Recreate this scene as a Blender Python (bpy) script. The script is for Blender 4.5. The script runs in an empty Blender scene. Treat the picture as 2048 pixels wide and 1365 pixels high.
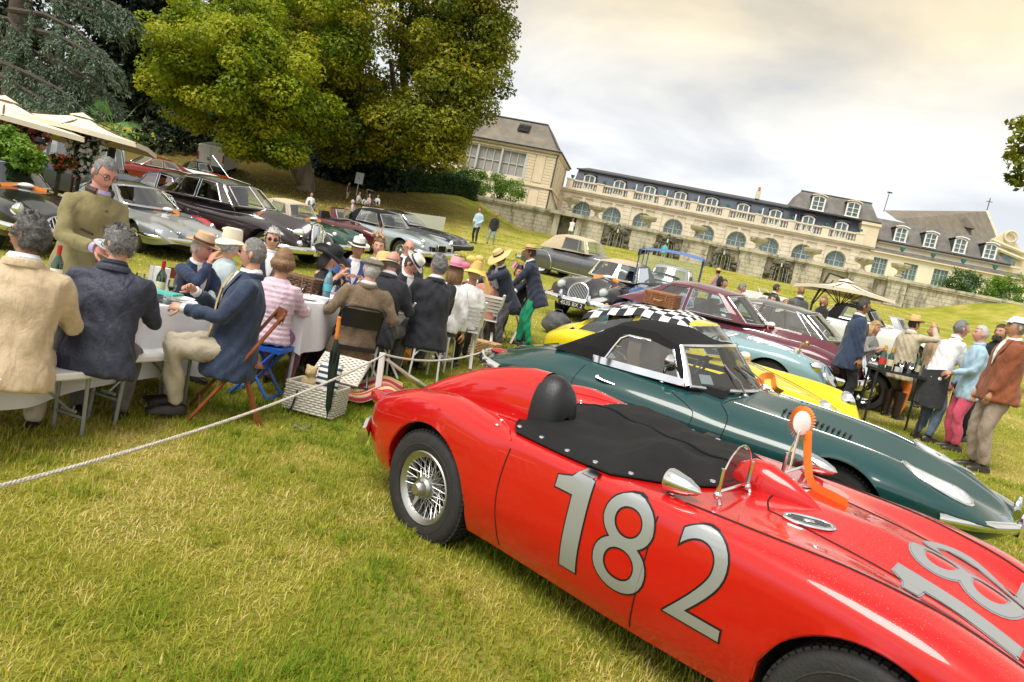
import bpy, bmesh, math, random
import numpy as np
from mathutils import Vector, Matrix, Quaternion
from mathutils.bvhtree import BVHTree
random.seed(7); RNG = np.random.default_rng(7)
R = math.radians
SC = bpy.context.scene
COL = SC.collection
# ---------------------------------------------------------------- camera
FPX = 1400.0; ROLL = R(12.3); PITCH = R(5.0); CAM = np.array([0, 0, 1.55])
cd = bpy.data.cameras.new('camera'); cd.lens = FPX/2048*36; cd.sensor_width = 36; cd.clip_end = 2000; cd.clip_start = .05
co = bpy.data.objects.new('camera', cd); COL.objects.link(co); SC.camera = co
_up = Vector((0, math.sin(PITCH), math.cos(PITCH))); _X = Vector((1, 0, 0)); _F = Vector((0, math.cos(PITCH), -math.sin(PITCH)))
_cx = _X*math.cos(ROLL)+_up*math.sin(ROLL); _cy = -_X*math.sin(ROLL)+_up*math.cos(ROLL)
co.matrix_world = Matrix(((_cx.x, _cy.x, -_F.x, 0), (_cx.y, _cy.y, -_F.y, 0), (_cx.z, _cy.z, -_F.z, 1.55), (0, 0, 0, 1)))
# ---------------------------------------------------------------- world: overcast sky
W = bpy.data.worlds.new('World'); SC.world = W; W.use_nodes = True
SUN_EL, SUN_AZ = R(58), R(215)      # azimuth of the sun measured from +Y clockwise
def build_world():
 nt = W.node_tree; nt.nodes.clear(); N = nt.nodes.new; L = nt.links.new
 out = N('ShaderNodeOutputWorld'); add = N('ShaderNodeAddShader'); b1 = N('ShaderNodeBackground'); b2 = N('ShaderNodeBackground')
 sky = N('ShaderNodeTexSky'); sky.sky_type = 'NISHITA'; sky.sun_disc = False; sky.sun_elevation = SUN_EL; sky.sun_rotation = SUN_AZ
 hsv = N('ShaderNodeHueSaturation'); hsv.inputs['Saturation'].default_value = .12; L(sky.outputs[0], hsv.inputs['Color']); L(hsv.outputs[0], b1.inputs[0]); b1.inputs[1].default_value = 0.05
 tc = N('ShaderNodeTexCoord'); sep = N('ShaderNodeSeparateXYZ'); L(tc.outputs['Generated'], sep.inputs[0])
 zc = N('ShaderNodeMath'); zc.operation = 'MAXIMUM'; L(sep.outputs[2], zc.inputs[0]); zc.inputs[1].default_value = 0.0
 za = N('ShaderNodeMath'); za.operation = 'ADD'; L(zc.outputs[0], za.inputs[0]); za.inputs[1].default_value = 0.22
 dx = N('ShaderNodeMath'); dx.operation = 'DIVIDE'; L(sep.outputs[0], dx.inputs[0]); L(za.outputs[0], dx.inputs[1])
 dy = N('ShaderNodeMath'); dy.operation = 'DIVIDE'; L(sep.outputs[1], dy.inputs[0]); L(za.outputs[0], dy.inputs[1])
 cb = N('ShaderNodeCombineXYZ'); L(dx.outputs[0], cb.inputs[0]); L(dy.outputs[0], cb.inputs[1])
 no = N('ShaderNodeTexNoise'); no.inputs['Scale'].default_value = 1.7; no.inputs['Detail'].default_value = 6; no.inputs['Roughness'].default_value = .5
 no.inputs['Distortion'].default_value = .35; L(cb.outputs[0], no.inputs['Vector'])
 n2 = N('ShaderNodeTexNoise'); n2.inputs['Scale'].default_value = .55; n2.inputs['Detail'].default_value = 2; L(cb.outputs[0], n2.inputs['Vector'])
 # colour over elevation, the clouds shift it up and down
 sh = N('ShaderNodeMath'); sh.operation = 'MULTIPLY_ADD'; L(n2.outputs[0], sh.inputs[0]); sh.inputs[1].default_value = .30; sh.inputs[2].default_value = -.15
 el = N('ShaderNodeMath'); el.operation = 'ADD'; L(sep.outputs[2], el.inputs[0]); L(sh.outputs[0], el.inputs[1])
 rp = N('ShaderNodeValToRGB'); e = rp.color_ramp.elements
 e[0].position = 0.0; e[0].color = (.58, .64, .74, 1); e[1].position = 1.0; e[1].color = (.78, .76, .72, 1)
 for p, c in ((.14, (.58, .63, .71)), (.22, (.66, .68, .70)), (.30, (.76, .71, .58)), (.39, (.88, .67, .28)), (.6, (.84, .73, .52))):
  q = rp.color_ramp.elements.new(p); q.color = (*c, 1)
 L(el.outputs[0], rp.inputs[0])
 r2 = N('ShaderNodeValToRGB'); e = r2.color_ramp.elements; e[0].position = .36; e[0].color = (.36, .39, .44, 1); e[1].position = .62; e[1].color = (1.18, 1.16, 1.10, 1)
 L(no.outputs[0], r2.inputs[0])
 mx = N('ShaderNodeMix'); mx.data_type = 'RGBA'; mx.blend_type = 'MULTIPLY'; mx.inputs[0].default_value = 1
 L(rp.outputs[0], mx.inputs[6]); L(r2.outputs[0], mx.inputs[7]); L(mx.outputs[2], b2.inputs[0]); b2.inputs[1].default_value = 0.26
 L(b1.outputs[0], add.inputs[0]); L(b2.outputs[0], add.inputs[1]); L(add.outputs[0], out.inputs[0])
build_world()
sl = bpy.data.lights.new('sun', 'SUN'); sl.energy = 1.5; sl.angle = R(34); sl.color = (1, .95, .86)
so = bpy.data.objects.new('sun', sl); COL.objects.link(so)
_sd = Vector((math.sin(SUN_AZ)*math.cos(SUN_EL), math.cos(SUN_AZ)*math.cos(SUN_EL), math.sin(SUN_EL)))
so.rotation_euler = (-_sd).to_track_quat('-Z', 'Y').to_euler()
SC.view_settings.view_transform = 'Standard'; SC.view_settings.look = 'None'; SC.view_settings.gamma = 1
SC.view_settings.use_curve_mapping = False; SC.view_settings.exposure = 1.32
SC.cycles.max_bounces = 8; SC.cycles.transparent_max_bounces = 24; SC.cycles.caustics_reflective = False; SC.cycles.caustics_refractive = False
# ---------------------------------------------------------------- pixel rays and terrain
def ray(u, v):
 x = (u-1024)/FPX; y = (v-682.5)/FPX; c, s = math.cos(ROLL), math.sin(ROLL)
 xr = x*c+y*s; yr = -x*s+y*c; cp, sp_ = math.cos(PITCH), math.sin(PITCH)
 return np.array([xr, -yr*sp_+cp, -yr*cp-sp_])
def softp(t, k=3.0):
 t = np.asarray(t, float)/k
 return k*(np.maximum(t, 0)+np.log1p(np.exp(-abs(t))))
def sstep(t):
 q = np.clip(t, 0, 1); return q*q*(3-2*q)
def hgt(x, y):
 x = np.asarray(x, float); y = np.asarray(y, float); ye = 76-softp(76-y, 2.0)
 return (.065*(ye-4)+.42*np.tanh(x/12)+.04*softp(ye-13)+2.3*sstep((-x-.5)/8)*sstep((y-46)/24)+2.6*sstep((x-32)/11)*sstep((y-44)/18))
def H(x, y): return float(hgt(x, y))
def gp(u, v, above=0.0):
 """world point on the ray of a pixel that lies `above` metres over the terrain"""
 d = ray(u, v); t = prev = 0.3
 while t < 300:
  P = CAM+d*t
  if P[2] < H(P[0], P[1])+above:
   lo, hi = prev, t
   for _ in range(40):
    m = (lo+hi)/2; P = CAM+d*m
    if P[2] < H(P[0], P[1])+above: hi = m
    else: lo = m
   return Vector(P)
  prev = t; t *= 1.03
 return Vector(CAM+d*60)
def at(u, v, depth):
 d = ray(u, v); return Vector(CAM+d*(depth/d[1]))
def gnd(x, y, dz=0): return Vector((x, y, H(x, y)+dz))
def gnormal(x, y):
 return Vector((H(x-.5, y)-H(x+.5, y), H(x, y-.5)-H(x, y+.5), 1)).normalized()
def frame(x, y, yaw, dz=0, tilt=True):
 """matrix whose x axis runs along yaw on the terrain"""
 n = gnormal(x, y) if tilt else Vector((0, 0, 1)); f = Vector((math.cos(yaw), math.sin(yaw), 0)); f = (f-n*f.dot(n)).normalized(); l = n.cross(f); o = gnd(x, y, dz)
 return Matrix(((f.x, l.x, n.x, o.x), (f.y, l.y, n.y, o.y), (f.z, l.z, n.z, o.z), (0, 0, 0, 1)))
# ---------------------------------------------------------------- materials
MATS = {}
def nodes_of(m):
 m.use_nodes = True; return m.node_tree
def P(name, col=(.5, .5, .5), rough=.6, metal=0.0, var=0.0, vs=8.0, bump=0.0, bs=60.0, coat=0.0, spec=.5, stretch=None, col2=None, sheen=0.0, trans=0.0, subs=0.0, coords='Object', detail=4, kind='noise', brough=.6, emis=None):
 """principled material with optional procedural colour variation (towards col2 or darker) and bump"""
 if name in MATS: return MATS[name]
 m = bpy.data.materials.new(name); MATS[name] = m; nt = nodes_of(m); b = nt.nodes['Principled BSDF']; N = nt.nodes.new; L = nt.links.new
 b.inputs['Base Color'].default_value = (*col, 1); b.inputs['Roughness'].default_value = rough; b.inputs['Metallic'].default_value = metal
 b.inputs['Specular IOR Level'].default_value = spec; b.inputs['Coat Weight'].default_value = coat; b.inputs['Coat Roughness'].default_value = .03
 if sheen: b.inputs['Sheen Weight'].default_value = sheen; b.inputs['Sheen Roughness'].default_value = .5
 if trans: b.inputs['Transmission Weight'].default_value = trans
 if subs: b.inputs['Subsurface Weight'].default_value = subs; b.inputs['Subsurface Radius'].default_value = (.012, .004, .002)
 if emis: b.inputs['Emission Color'].default_value = (*col, 1); b.inputs['Emission Strength'].default_value = emis
 vec = None
 if var or bump:
  tc = N('ShaderNodeTexCoord'); mp = N('ShaderNodeMapping'); L(tc.outputs[coords], mp.inputs[0])
  if stretch: mp.inputs['Scale'].default_value = stretch
  vec = mp.outputs[0]
 if var:
  t = N('ShaderNodeTexNoise'); t.inputs['Scale'].default_value = vs; t.inputs['Detail'].default_value = detail; t.inputs['Roughness'].default_value = .62; L(vec, t.inputs['Vector'])
  rp = N('ShaderNodeValToRGB'); rp.color_ramp.elements[0].position = .32; rp.color_ramp.elements[1].position = .68; L(t.outputs[0], rp.inputs[0])
  c2 = col2 if col2 else tuple(max(0, c*(1-var)) for c in col); c1 = col if col2 else tuple(min(1, c*(1+var*.6)) for c in col)
  rp.color_ramp.elements[0].color = (*c1, 1); rp.color_ramp.elements[1].color = (*c2, 1); L(rp.outputs[0], b.inputs['Base Color'])
 if bump:
  t = N('ShaderNodeTexNoise') if kind == 'noise' else N('ShaderNodeTexVoronoi'); t.inputs['Scale'].default_value = bs
  if kind == 'noise': t.inputs['Detail'].default_value = 4; t.inputs['Roughness'].default_value = brough
  L(vec, t.inputs['Vector']); bp = N('ShaderNodeBump'); bp.inputs['Strength'].default_value = bump; bp.inputs['Distance'].default_value = .01
  L(t.outputs[0], bp.inputs['Height']); L(bp.outputs[0], b.inputs['Normal'])
 return m
def paint(name, col, flake=0.0, rough=.28, wet=False):
 if name in MATS: return MATS[name]
 m = P(name, col, rough, metal=.55 if flake else 0.0, coat=1.0)
 nt = m.node_tree; b = nt.nodes['Principled BSDF']; N = nt.nodes.new; L = nt.links.new
 b.inputs['Coat Roughness'].default_value = .04; b.inputs['Coat IOR'].default_value = 1.5; b.inputs['Specular IOR Level'].default_value = .2
 tc = N('ShaderNodeTexCoord')
 if wet:     # rain drops standing on the upper faces
  v = N('ShaderNodeTexVoronoi'); v.inputs['Scale'].default_value = 95; L(tc.outputs['Object'], v.inputs['Vector'])
  r = N('ShaderNodeValToRGB'); r.color_ramp.elements[0].position = .0; r.color_ramp.elements[0].color = (1, 1, 1, 1); r.color_ramp.elements[1].position = .22; r.color_ramp.elements[1].color = (0, 0, 0, 1); L(v.outputs['Distance'], r.inputs[0])
  g = N('ShaderNodeNewGeometry'); s = N('ShaderNodeSeparateXYZ'); L(g.outputs['Normal'], s.inputs[0])
  u = N('ShaderNodeMapRange'); u.inputs[1].default_value = .72; u.inputs[2].default_value = .95; L(s.outputs[2], u.inputs[0])
  mu = N('ShaderNodeMath'); mu.operation = 'MULTIPLY'; L(r.outputs[0], mu.inputs[0]); L(u.outputs[0], mu.inputs[1])
  bp = N('ShaderNodeBump'); bp.inputs['Strength'].default_value = .55; bp.inputs['Distance'].default_value = .004; L(mu.outputs[0], bp.inputs['Height']); L(bp.outputs[0], b.inputs['Normal']); L(bp.outputs[0], b.inputs['Coat Normal'])
 return m
def glass(name, tint=(.86, .92, .92), refl=1.0):
 if name in MATS: return MATS[name]
 m = bpy.data.materials.new(name); MATS[name] = m; nt = nodes_of(m); nt.nodes.clear(); N = nt.nodes.new; L = nt.links.new
 o = N('ShaderNodeOutputMaterial'); mx = N('ShaderNodeMixShader'); t = N('ShaderNodeBsdfTransparent'); g = N('ShaderNodeBsdfGlossy'); f = N('ShaderNodeFresnel')
 t.inputs[0].default_value = (*tint, 1); g.inputs['Roughness'].default_value = .01; f.inputs[0].default_value = 1.6
 k = N('ShaderNodeMath'); k.operation = 'MULTIPLY_ADD'; k.use_clamp = True; k.inputs[1].default_value = 1.5*refl; k.inputs[2].default_value = .10*refl; L(f.outputs[0], k.inputs[0])
 L(k.outputs[0], mx.inputs[0]); L(t.outputs[0], mx.inputs[1]); L(g.outputs[0], mx.inputs[2]); L(mx.outputs[0], o.inputs[0])
 return m
def attr_mat(name, attr, c1, c2, c3=None, rough=.6, transl=.0, spec=.3):
 """colour from a per-point 'tint' attribute (0..1)"""
 if name in MATS: return MATS[name]
 m = bpy.data.materials.new(name); MATS[name] = m; nt = nodes_of(m); b = nt.nodes['Principled BSDF']; N = nt.nodes.new; L = nt.links.new
 a = N('ShaderNodeAttribute'); a.attribute_name = attr; r = N('ShaderNodeValToRGB'); e = r.color_ramp.elements; e[0].color = (*c1, 1); e[1].color = (*c2, 1)
 if c3: q = e.new(.5); q.color = (*c2, 1); e[2].color = (*c3, 1)
 L(a.outputs['Fac'], r.inputs[0]); L(r.outputs[0], b.inputs['Base Color']); b.inputs['Roughness'].default_value = rough; b.inputs['Specular IOR Level'].default_value = spec
 if transl:
  o = nt.nodes['Material Output']; t = N('ShaderNodeBsdfTranslucent'); mx = N('ShaderNodeMixShader'); mx.inputs[0].default_value = transl
  L(r.outputs[0], t.inputs[0]); L(b.outputs[0], mx.inputs[1]); L(t.outputs[0], mx.inputs[2]); L(mx.outputs[0], o.inputs[0])
 return m
CHROME = P('chrome', (.78, .79, .80), .07, 1.0); STEEL = P('steel', (.52, .53, .54), .3, 1.0); BLACK = P('black_rubber', (.016, .016, .017), .65, var=.3, vs=30, bump=.2, bs=300)
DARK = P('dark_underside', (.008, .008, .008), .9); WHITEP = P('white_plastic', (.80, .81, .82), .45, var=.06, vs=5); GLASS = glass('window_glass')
# ---------------------------------------------------------------- mesh building
class MB:
 def __init__(s): s.v = []; s.f = []; s.m = []; s.cur = 0
 def add(s, vs, fs, mat=None):
  o = len(s.v); s.v.extend([tuple(p) for p in vs]); k = s.cur if mat is None else mat
  for f in fs: s.f.append(tuple(i+o for i in f)); s.m.append(k)
  return s
 def box(s, c, d, M=None, mat=None, taper=1.0):
  x, y, z = d[0]/2, d[1]/2, d[2]/2; V = []
  for k in (-1, 1):
   t = taper if k > 0 else 1.0
   for a, b in ((-1, -1), (1, -1), (1, 1), (-1, 1)):
    p = Vector((a*x*t, b*y*t, k*z)); p = (M @ p) if M is not None else p; V.append(p+Vector(c))
  return s.add(V, [(3, 2, 1, 0), (4, 5, 6, 7), (0, 1, 5, 4), (1, 2, 6, 5), (2, 3, 7, 6), (3, 0, 4, 7)], mat)
 def rings(s, rs, cap=True, closed=True, mat=None, loop=False):
  n = len(rs[0]); V = [p for r in rs for p in r]; Fc = []
  m = len(rs); lim = n if closed else n-1
  for i in range(m if loop else m-1):
   for j in range(lim):
    a = i*n+j; b = i*n+(j+1) % n; i2 = (i+1) % m; Fc.append((a, b, i2*n+(j+1) % n, i2*n+j))
  if cap and closed and not loop:
   Fc.append(tuple(range(n-1, -1, -1))); Fc.append(tuple((m-1)*n+j for j in range(n)))
  return s.add(V, Fc, mat)
 def tube(s, pts, rad, n=8, cap=True, mat=None, loop=False, flat=1.0, up=None):
  pts = [Vector(p) for p in pts]; k = len(pts); rad = [rad]*k if not hasattr(rad, '__len__') else rad; rs = []; prev = None
  for i, p in enumerate(pts):
   if loop: t = pts[(i+1) % k]-pts[i-1]
   else: t = pts[min(i+1, k-1)]-pts[max(i-1, 0)]
   t = t.normalized() if t.length > 1e-9 else Vector((0, 0, 1))
   if prev is None:
    a = Vector(up) if up else (Vector((0, 0, 1)) if abs(t.z) < .9 else Vector((1, 0, 0)))
    u = t.cross(a).normalized()
   else: u = (prev-t*prev.dot(t)).normalized()
   prev = u; w = t.cross(u); r = rad[i]
   rs.append([p+(u*math.cos(q)*r+w*math.sin(q)*r*flat) for q in (2*math.pi*j/n for j in range(n))])
  return s.rings(rs, cap, True, mat, loop)
 def lathe(s, prof, n=20, M=None, mat=None, cap=False):
  rs = []
  for r, z in prof:
   rs.append([(M @ Vector((r*math.cos(q), r*math.sin(q), z))) if M is not None else Vector((r*math.cos(q), r*math.sin(q), z)) for q in (2*math.pi*j/n for j in range(n))])
  return s.rings(rs, cap, True, mat)
 def ball(s, c, r, nu=12, nv=8, M=None, mat=None):
  r = (r, r, r) if not hasattr(r, '__len__') else r; rs = []
  for i in range(nv+1):
   t = math.pi*i/nv; k = max(math.sin(t), .02)
   rs.append([Vector(c)+(M @ q if M is not None else q) for q in (Vector((r[0]*k*math.cos(a), r[1]*k*math.sin(a), -r[2]*math.cos(t))) for a in (2*math.pi*j/nu for j in range(nu)))])
  return s.rings(rs, True, True, mat)
 def grid(s, fn, nu, nv, mat=None, closed=False):
  V = [fn(i/nu, j/nv) for i in range(nu+1) for j in range(nv+1)]
  return s.add(V, [(i*(nv+1)+j, (i+1)*(nv+1)+j, (i+1)*(nv+1)+j+1, i*(nv+1)+j+1) for i in range(nu) for j in range(nv)], mat)
 def poly(s, pts, depth, axis=(0, 1, 0), mat=None):
  a = Vector(axis)*depth; n = len(pts); V = [Vector(p) for p in pts]+[Vector(p)+a for p in pts]
  return s.add(V, [tuple(range(n-1, -1, -1)), tuple(range(n, 2*n))]+[(i, (i+1) % n, n+(i+1) % n, n+i) for i in range(n)], mat)
 def build(s, name, mats, parent=None, smooth=True, M=None, ang=40):
  me = bpy.data.meshes.new(name); me.from_pydata(s.v, [], s.f)
  for m in (mats if isinstance(mats, (list, tuple)) else [mats]): me.materials.append(m)
  if any(s.m): me.polygons.foreach_set('material_index', s.m)
  if smooth:
   me.polygons.foreach_set('use_smooth', [True]*len(s.f))
   if ang: me.set_sharp_from_angle(angle=R(ang))
  me.update()
  o = bpy.data.objects.new(name, me); COL.objects.link(o)
  if parent is not None: o.parent = parent
  if M is not None: o.matrix_local = M
  return o
def inst(src, name, parent, M):
 o = bpy.data.objects.new(name, src.data if hasattr(src, 'data') else src); COL.objects.link(o); o.parent = parent; o.matrix_local = M; return o
def tag(o, label=None, cat=None, group=None, kind=None):
 if label: o['label'] = label
 if cat: o['category'] = cat
 if group: o['group'] = group
 if kind: o['kind'] = kind
 return o
def thing(name, label, cat, M=None, group=None):
 o = bpy.data.objects.new(name, None); COL.objects.link(o); o.empty_display_size = .2
 if M is not None: o.matrix_world = M
 return tag(o, label, cat, group)
def copy_tree(o, parent=None):
 c = o.copy(); COL.objects.link(c); c.parent = parent
 for ch in o.children: copy_tree(ch, c)
 return c
def T(x, y=0, z=0): return Matrix.Translation((x, y, z))
def RZ(a): return Matrix.Rotation(a, 4, 'Z')
def RX(a): return Matrix.Rotation(a, 4, 'X')
def RY(a): return Matrix.Rotation(a, 4, 'Y')
def SCL(x, y, z): return Matrix.Diagonal((x, y, z, 1))
def npmesh(name, V, Fq, mats, attrs=None, parent=None, ft=None, fm=None, smooth=False):
 """numpy mesh: V (n,3), Fq (m,4) or None, ft (k,3) triangles; attrs: point float attributes"""
 me = bpy.data.meshes.new(name); nq = 0 if Fq is None else len(Fq); ntr = 0 if ft is None else len(ft)
 me.vertices.add(len(V)); me.vertices.foreach_set('co', np.ascontiguousarray(V, np.float32).ravel())
 loops = np.concatenate([x.ravel() for x in (Fq, ft) if x is not None]).astype(np.int32)
 me.loops.add(len(loops)); me.loops.foreach_set('vertex_index', loops)
 ls = np.concatenate([np.arange(nq)*4, nq*4+np.arange(ntr)*3]).astype(np.int32)
 me.polygons.add(nq+ntr); me.polygons.foreach_set('loop_start', ls)
 if smooth: me.polygons.foreach_set('use_smooth', np.ones(nq+ntr, bool))
 for m in (mats if isinstance(mats, (list, tuple)) else [mats]): me.materials.append(m)
 if fm is not None: me.polygons.foreach_set('material_index', np.asarray(fm, np.int32))
 for k, a in (attrs or {}).items():
  at_ = me.attributes.new(k, 'FLOAT', 'POINT'); at_.data.foreach_set('value', np.asarray(a, np.float32))
 me.update(calc_edges=True); me.validate()
 o = bpy.data.objects.new(name, me); COL.objects.link(o)
 if parent is not None: o.parent = parent
 return o
def vnoise(x, y, seed=0):
 """cheap smooth 2-D value noise in numpy"""
 xi = np.floor(x).astype(int); yi = np.floor(y).astype(int); fx = x-xi; fy = y-yi; fx = fx*fx*(3-2*fx); fy = fy*fy*(3-2*fy)
 def hh(a, b):
  n = (a*374761393+b*668265263+seed*974634777) & 0x7fffffff; n = ((n ^ (n >> 13))*1274126177) & 0x7fffffff
  return ((n ^ (n >> 16)) & 0xffff)/65535.0
 return (hh(xi, yi)*(1-fx)+hh(xi+1, yi)*fx)*(1-fy)+(hh(xi, yi+1)*(1-fx)+hh(xi+1, yi+1)*fx)*fy
def fbm(x, y, seed=0, o=4):
 s = 0; a = .5
 for i in range(o): s = s+a*vnoise(x*2**i, y*2**i, seed+i*17); a *= .5
 return s
# ================================================================ ground and grass
def build_ground():
 ys = np.concatenate([np.linspace(-6, 20, 90), np.linspace(20.5, 80, 90), np.linspace(84, 700, 24)])
 xs = np.concatenate([np.linspace(-600, -62, 14), np.linspace(-60, -16, 45), np.linspace(-15, 15, 100), np.linspace(16, 70, 50), np.linspace(75, 600, 14)])
 X, Y = np.meshgrid(xs, ys, indexing='ij'); Z = hgt(X, Y)+(fbm(X*.9, Y*.9, 3)-.47)*.05
 V = np.stack([X, Y, Z], -1).reshape(-1, 3); n, m = len(xs), len(ys)
 i, j = np.meshgrid(np.arange(n-1), np.arange(m-1), indexing='ij'); a = (i*m+j).ravel()
 m_ = bpy.data.materials.new('lawn'); MATS['lawn'] = m_; nt = nodes_of(m_); b = nt.nodes['Principled BSDF']; N = nt.nodes.new; L = nt.links.new
 tc = N('ShaderNodeTexCoord')
 def noise(s, d=5, r=.6):
  q = N('ShaderNodeTexNoise'); q.inputs['Scale'].default_value = s; q.inputs['Detail'].default_value = d; q.inputs['Roughness'].default_value = r; L(tc.outputs['Object'], q.inputs[0]); return q.outputs[0]
 r1 = N('ShaderNodeValToRGB'); e = r1.color_ramp.elements; e[0].position = .3; e[0].color = (.21, .26, .028, 1); e[1].position = .7; e[1].color = (.56, .47, .16, 1); q = e.new(.5); q.color = (.37, .37, .06, 1); L(noise(.55), r1.inputs[0])
 r2 = N('ShaderNodeValToRGB'); e = r2.color_ramp.elements; e[0].position = .25; e[0].color = (.55, .55, .5, 1); e[1].position = .75; e[1].color = (1.25, 1.2, 1.15, 1); L(noise(22, 6, .75), r2.inputs[0])
 mx = N('ShaderNodeMix'); mx.data_type = 'RGBA'; mx.blend_type = 'MULTIPLY'; mx.inputs[0].default_value = 1; L(r1.outputs[0], mx.inputs[6]); L(r2.outputs[0], mx.inputs[7])
 # bare, leaf-strewn soil under the big trees
 sx = N('ShaderNodeSeparateXYZ'); L(tc.outputs['Object'], sx.inputs[0])
 vd = N('ShaderNodeVectorMath'); vd.operation = 'DISTANCE'; L(tc.outputs['Object'], vd.inputs[0]); vd.inputs[1].default_value = (-20, 50, 5)
 ma = N('ShaderNodeMath'); ma.operation = 'MULTIPLY_ADD'; L(noise(.35, 4), ma.inputs[0]); ma.inputs[1].default_value = 9; L(vd.outputs['Value'], ma.inputs[2])
 mr = N('ShaderNodeMapRange'); mr.inputs[1].default_value = 17; mr.inputs[2].default_value = 23; mr.inputs[3].default_value = .85; mr.inputs[4].default_value = 0; L(ma.outputs[0], mr.inputs[0])
 m2 = N('ShaderNodeMix'); m2.data_type = 'RGBA'; L(mr.outputs[0], m2.inputs[0]); L(mx.outputs[2], m2.inputs[6]); m2.inputs[7].default_value = (.13, .085, .03, 1)
 L(m2.outputs[2], b.inputs['Base Color']); b.inputs['Roughness'].default_value = .95; b.inputs['Specular IOR Level'].default_value = .1
 bp = N('ShaderNodeBump'); bp.inputs['Strength'].default_value = .9; bp.inputs['Distance'].default_value = .05; L(noise(30, 6, .75), bp.inputs['Height']); L(bp.outputs[0], b.inputs['Normal'])
 o = npmesh('lawn', V, np.stack([a, a+m, a+m+1, a+1], -1), m_, smooth=True); tag(o, kind='structure')
 return o
build_ground()
def dryness(x, y):
 d = fbm(x*.55, y*.55, 11)*1.25+fbm(x*2.3, y*2.3, 21)*.75
 return np.clip((d-.66)/.42, 0, 1)
def blades(name, x, y, ln, wd, label, shift=0.0):
 n = len(x); z = hgt(x, y)+(fbm(x*.9, y*.9, 3)-.47)*.05-.012
 az = RNG.uniform(0, 2*np.pi, n); lean = RNG.uniform(.15, 1.25, n); dr = dryness(x, y)
 lean = np.where(RNG.random(n) < dr*.5, RNG.uniform(.9, 1.45, n), lean)
 ln = ln*RNG.uniform(.45, 1.2, n)*(1-.25*dr)
 base = np.stack([x, y, z], -1); d = np.stack([np.cos(az), np.sin(az)], -1); side = np.stack([-d[:, 1], d[:, 0], np.zeros(n)], -1)*(wd*.5*RNG.uniform(.6, 1.3, n))[:, None]
 def p(t):
  a = lean*(.35+.65*t); return base+np.stack([d[:, 0]*np.sin(a)*ln*t, d[:, 1]*np.sin(a)*ln*t, np.cos(a)*ln*t], -1)
 m = p(.55); tp = p(1.0); V = np.stack([base-side, base+side, m+side*.8, m-side*.8, tp], 1).reshape(-1, 3); i = np.arange(n)*5
 tint = np.clip(.80*dr+RNG.normal(.08, .17, n)+shift, 0, 1)
 npm = npmesh(name, V, np.stack([i, i+1, i+2, i+3], -1), attr_mat('grass_blades', 'tint', (.18, .29, .014), (.50, .46, .060), (.82, .66, .30), .7, .35, .25), {'tint': np.repeat(tint, 5)}, ft=np.stack([i+3, i+2, i+4], -1))
 tag(npm, label, 'grass', kind='stuff')
def tufts(n, k, y0, y1, ln, wd):
 cy = y0+(y1-y0)*RNG.random(n)**.8; cx = RNG.uniform(-1, 1, n)*.84*(cy+.6); keep = fbm(cx*1.3, cy*1.3, 41) > .46; cx, cy = cx[keep], cy[keep]; m = len(cx)
 blades('grass', (cx[:, None]+RNG.normal(0, .028, (m, k))).ravel(), (cy[:, None]+RNG.normal(0, .028, (m, k))).ravel(), ln, wd, 'longer lush tufts standing in the mown grass', -.35)
def build_grass():
 tufts(4200, 22, 1.1, 8, .105, .005)
 def band(n, y0, y1, spread, pw=1.0):
  t = RNG.random(n)**pw; y = y0+(y1-y0)*t; u = RNG.uniform(-1, 1, n)*spread*(np.abs(y)+.8)
  return u, y
 x, y = band(150000, 1.0, 5.2, .86, .9); blades('grass', x, y, .075, .0052, 'short mown grass in the foreground, green mixed with dry straw')
 x, y = band(110000, 5.2, 11, .84); blades('grass', x, y, .07, .009, 'mown grass around the tables, benches and parked cars')
 x, y = band(70000, 11, 26, .82); blades('grass', x, y, .075, .018, 'lawn grass between the rows of parked cars')
 x, y = band(60000, 26, 70, .55); blades('grass', x, y, .09, .05, 'grass on the bank rising to the stone terrace wall')
build_grass()
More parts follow.
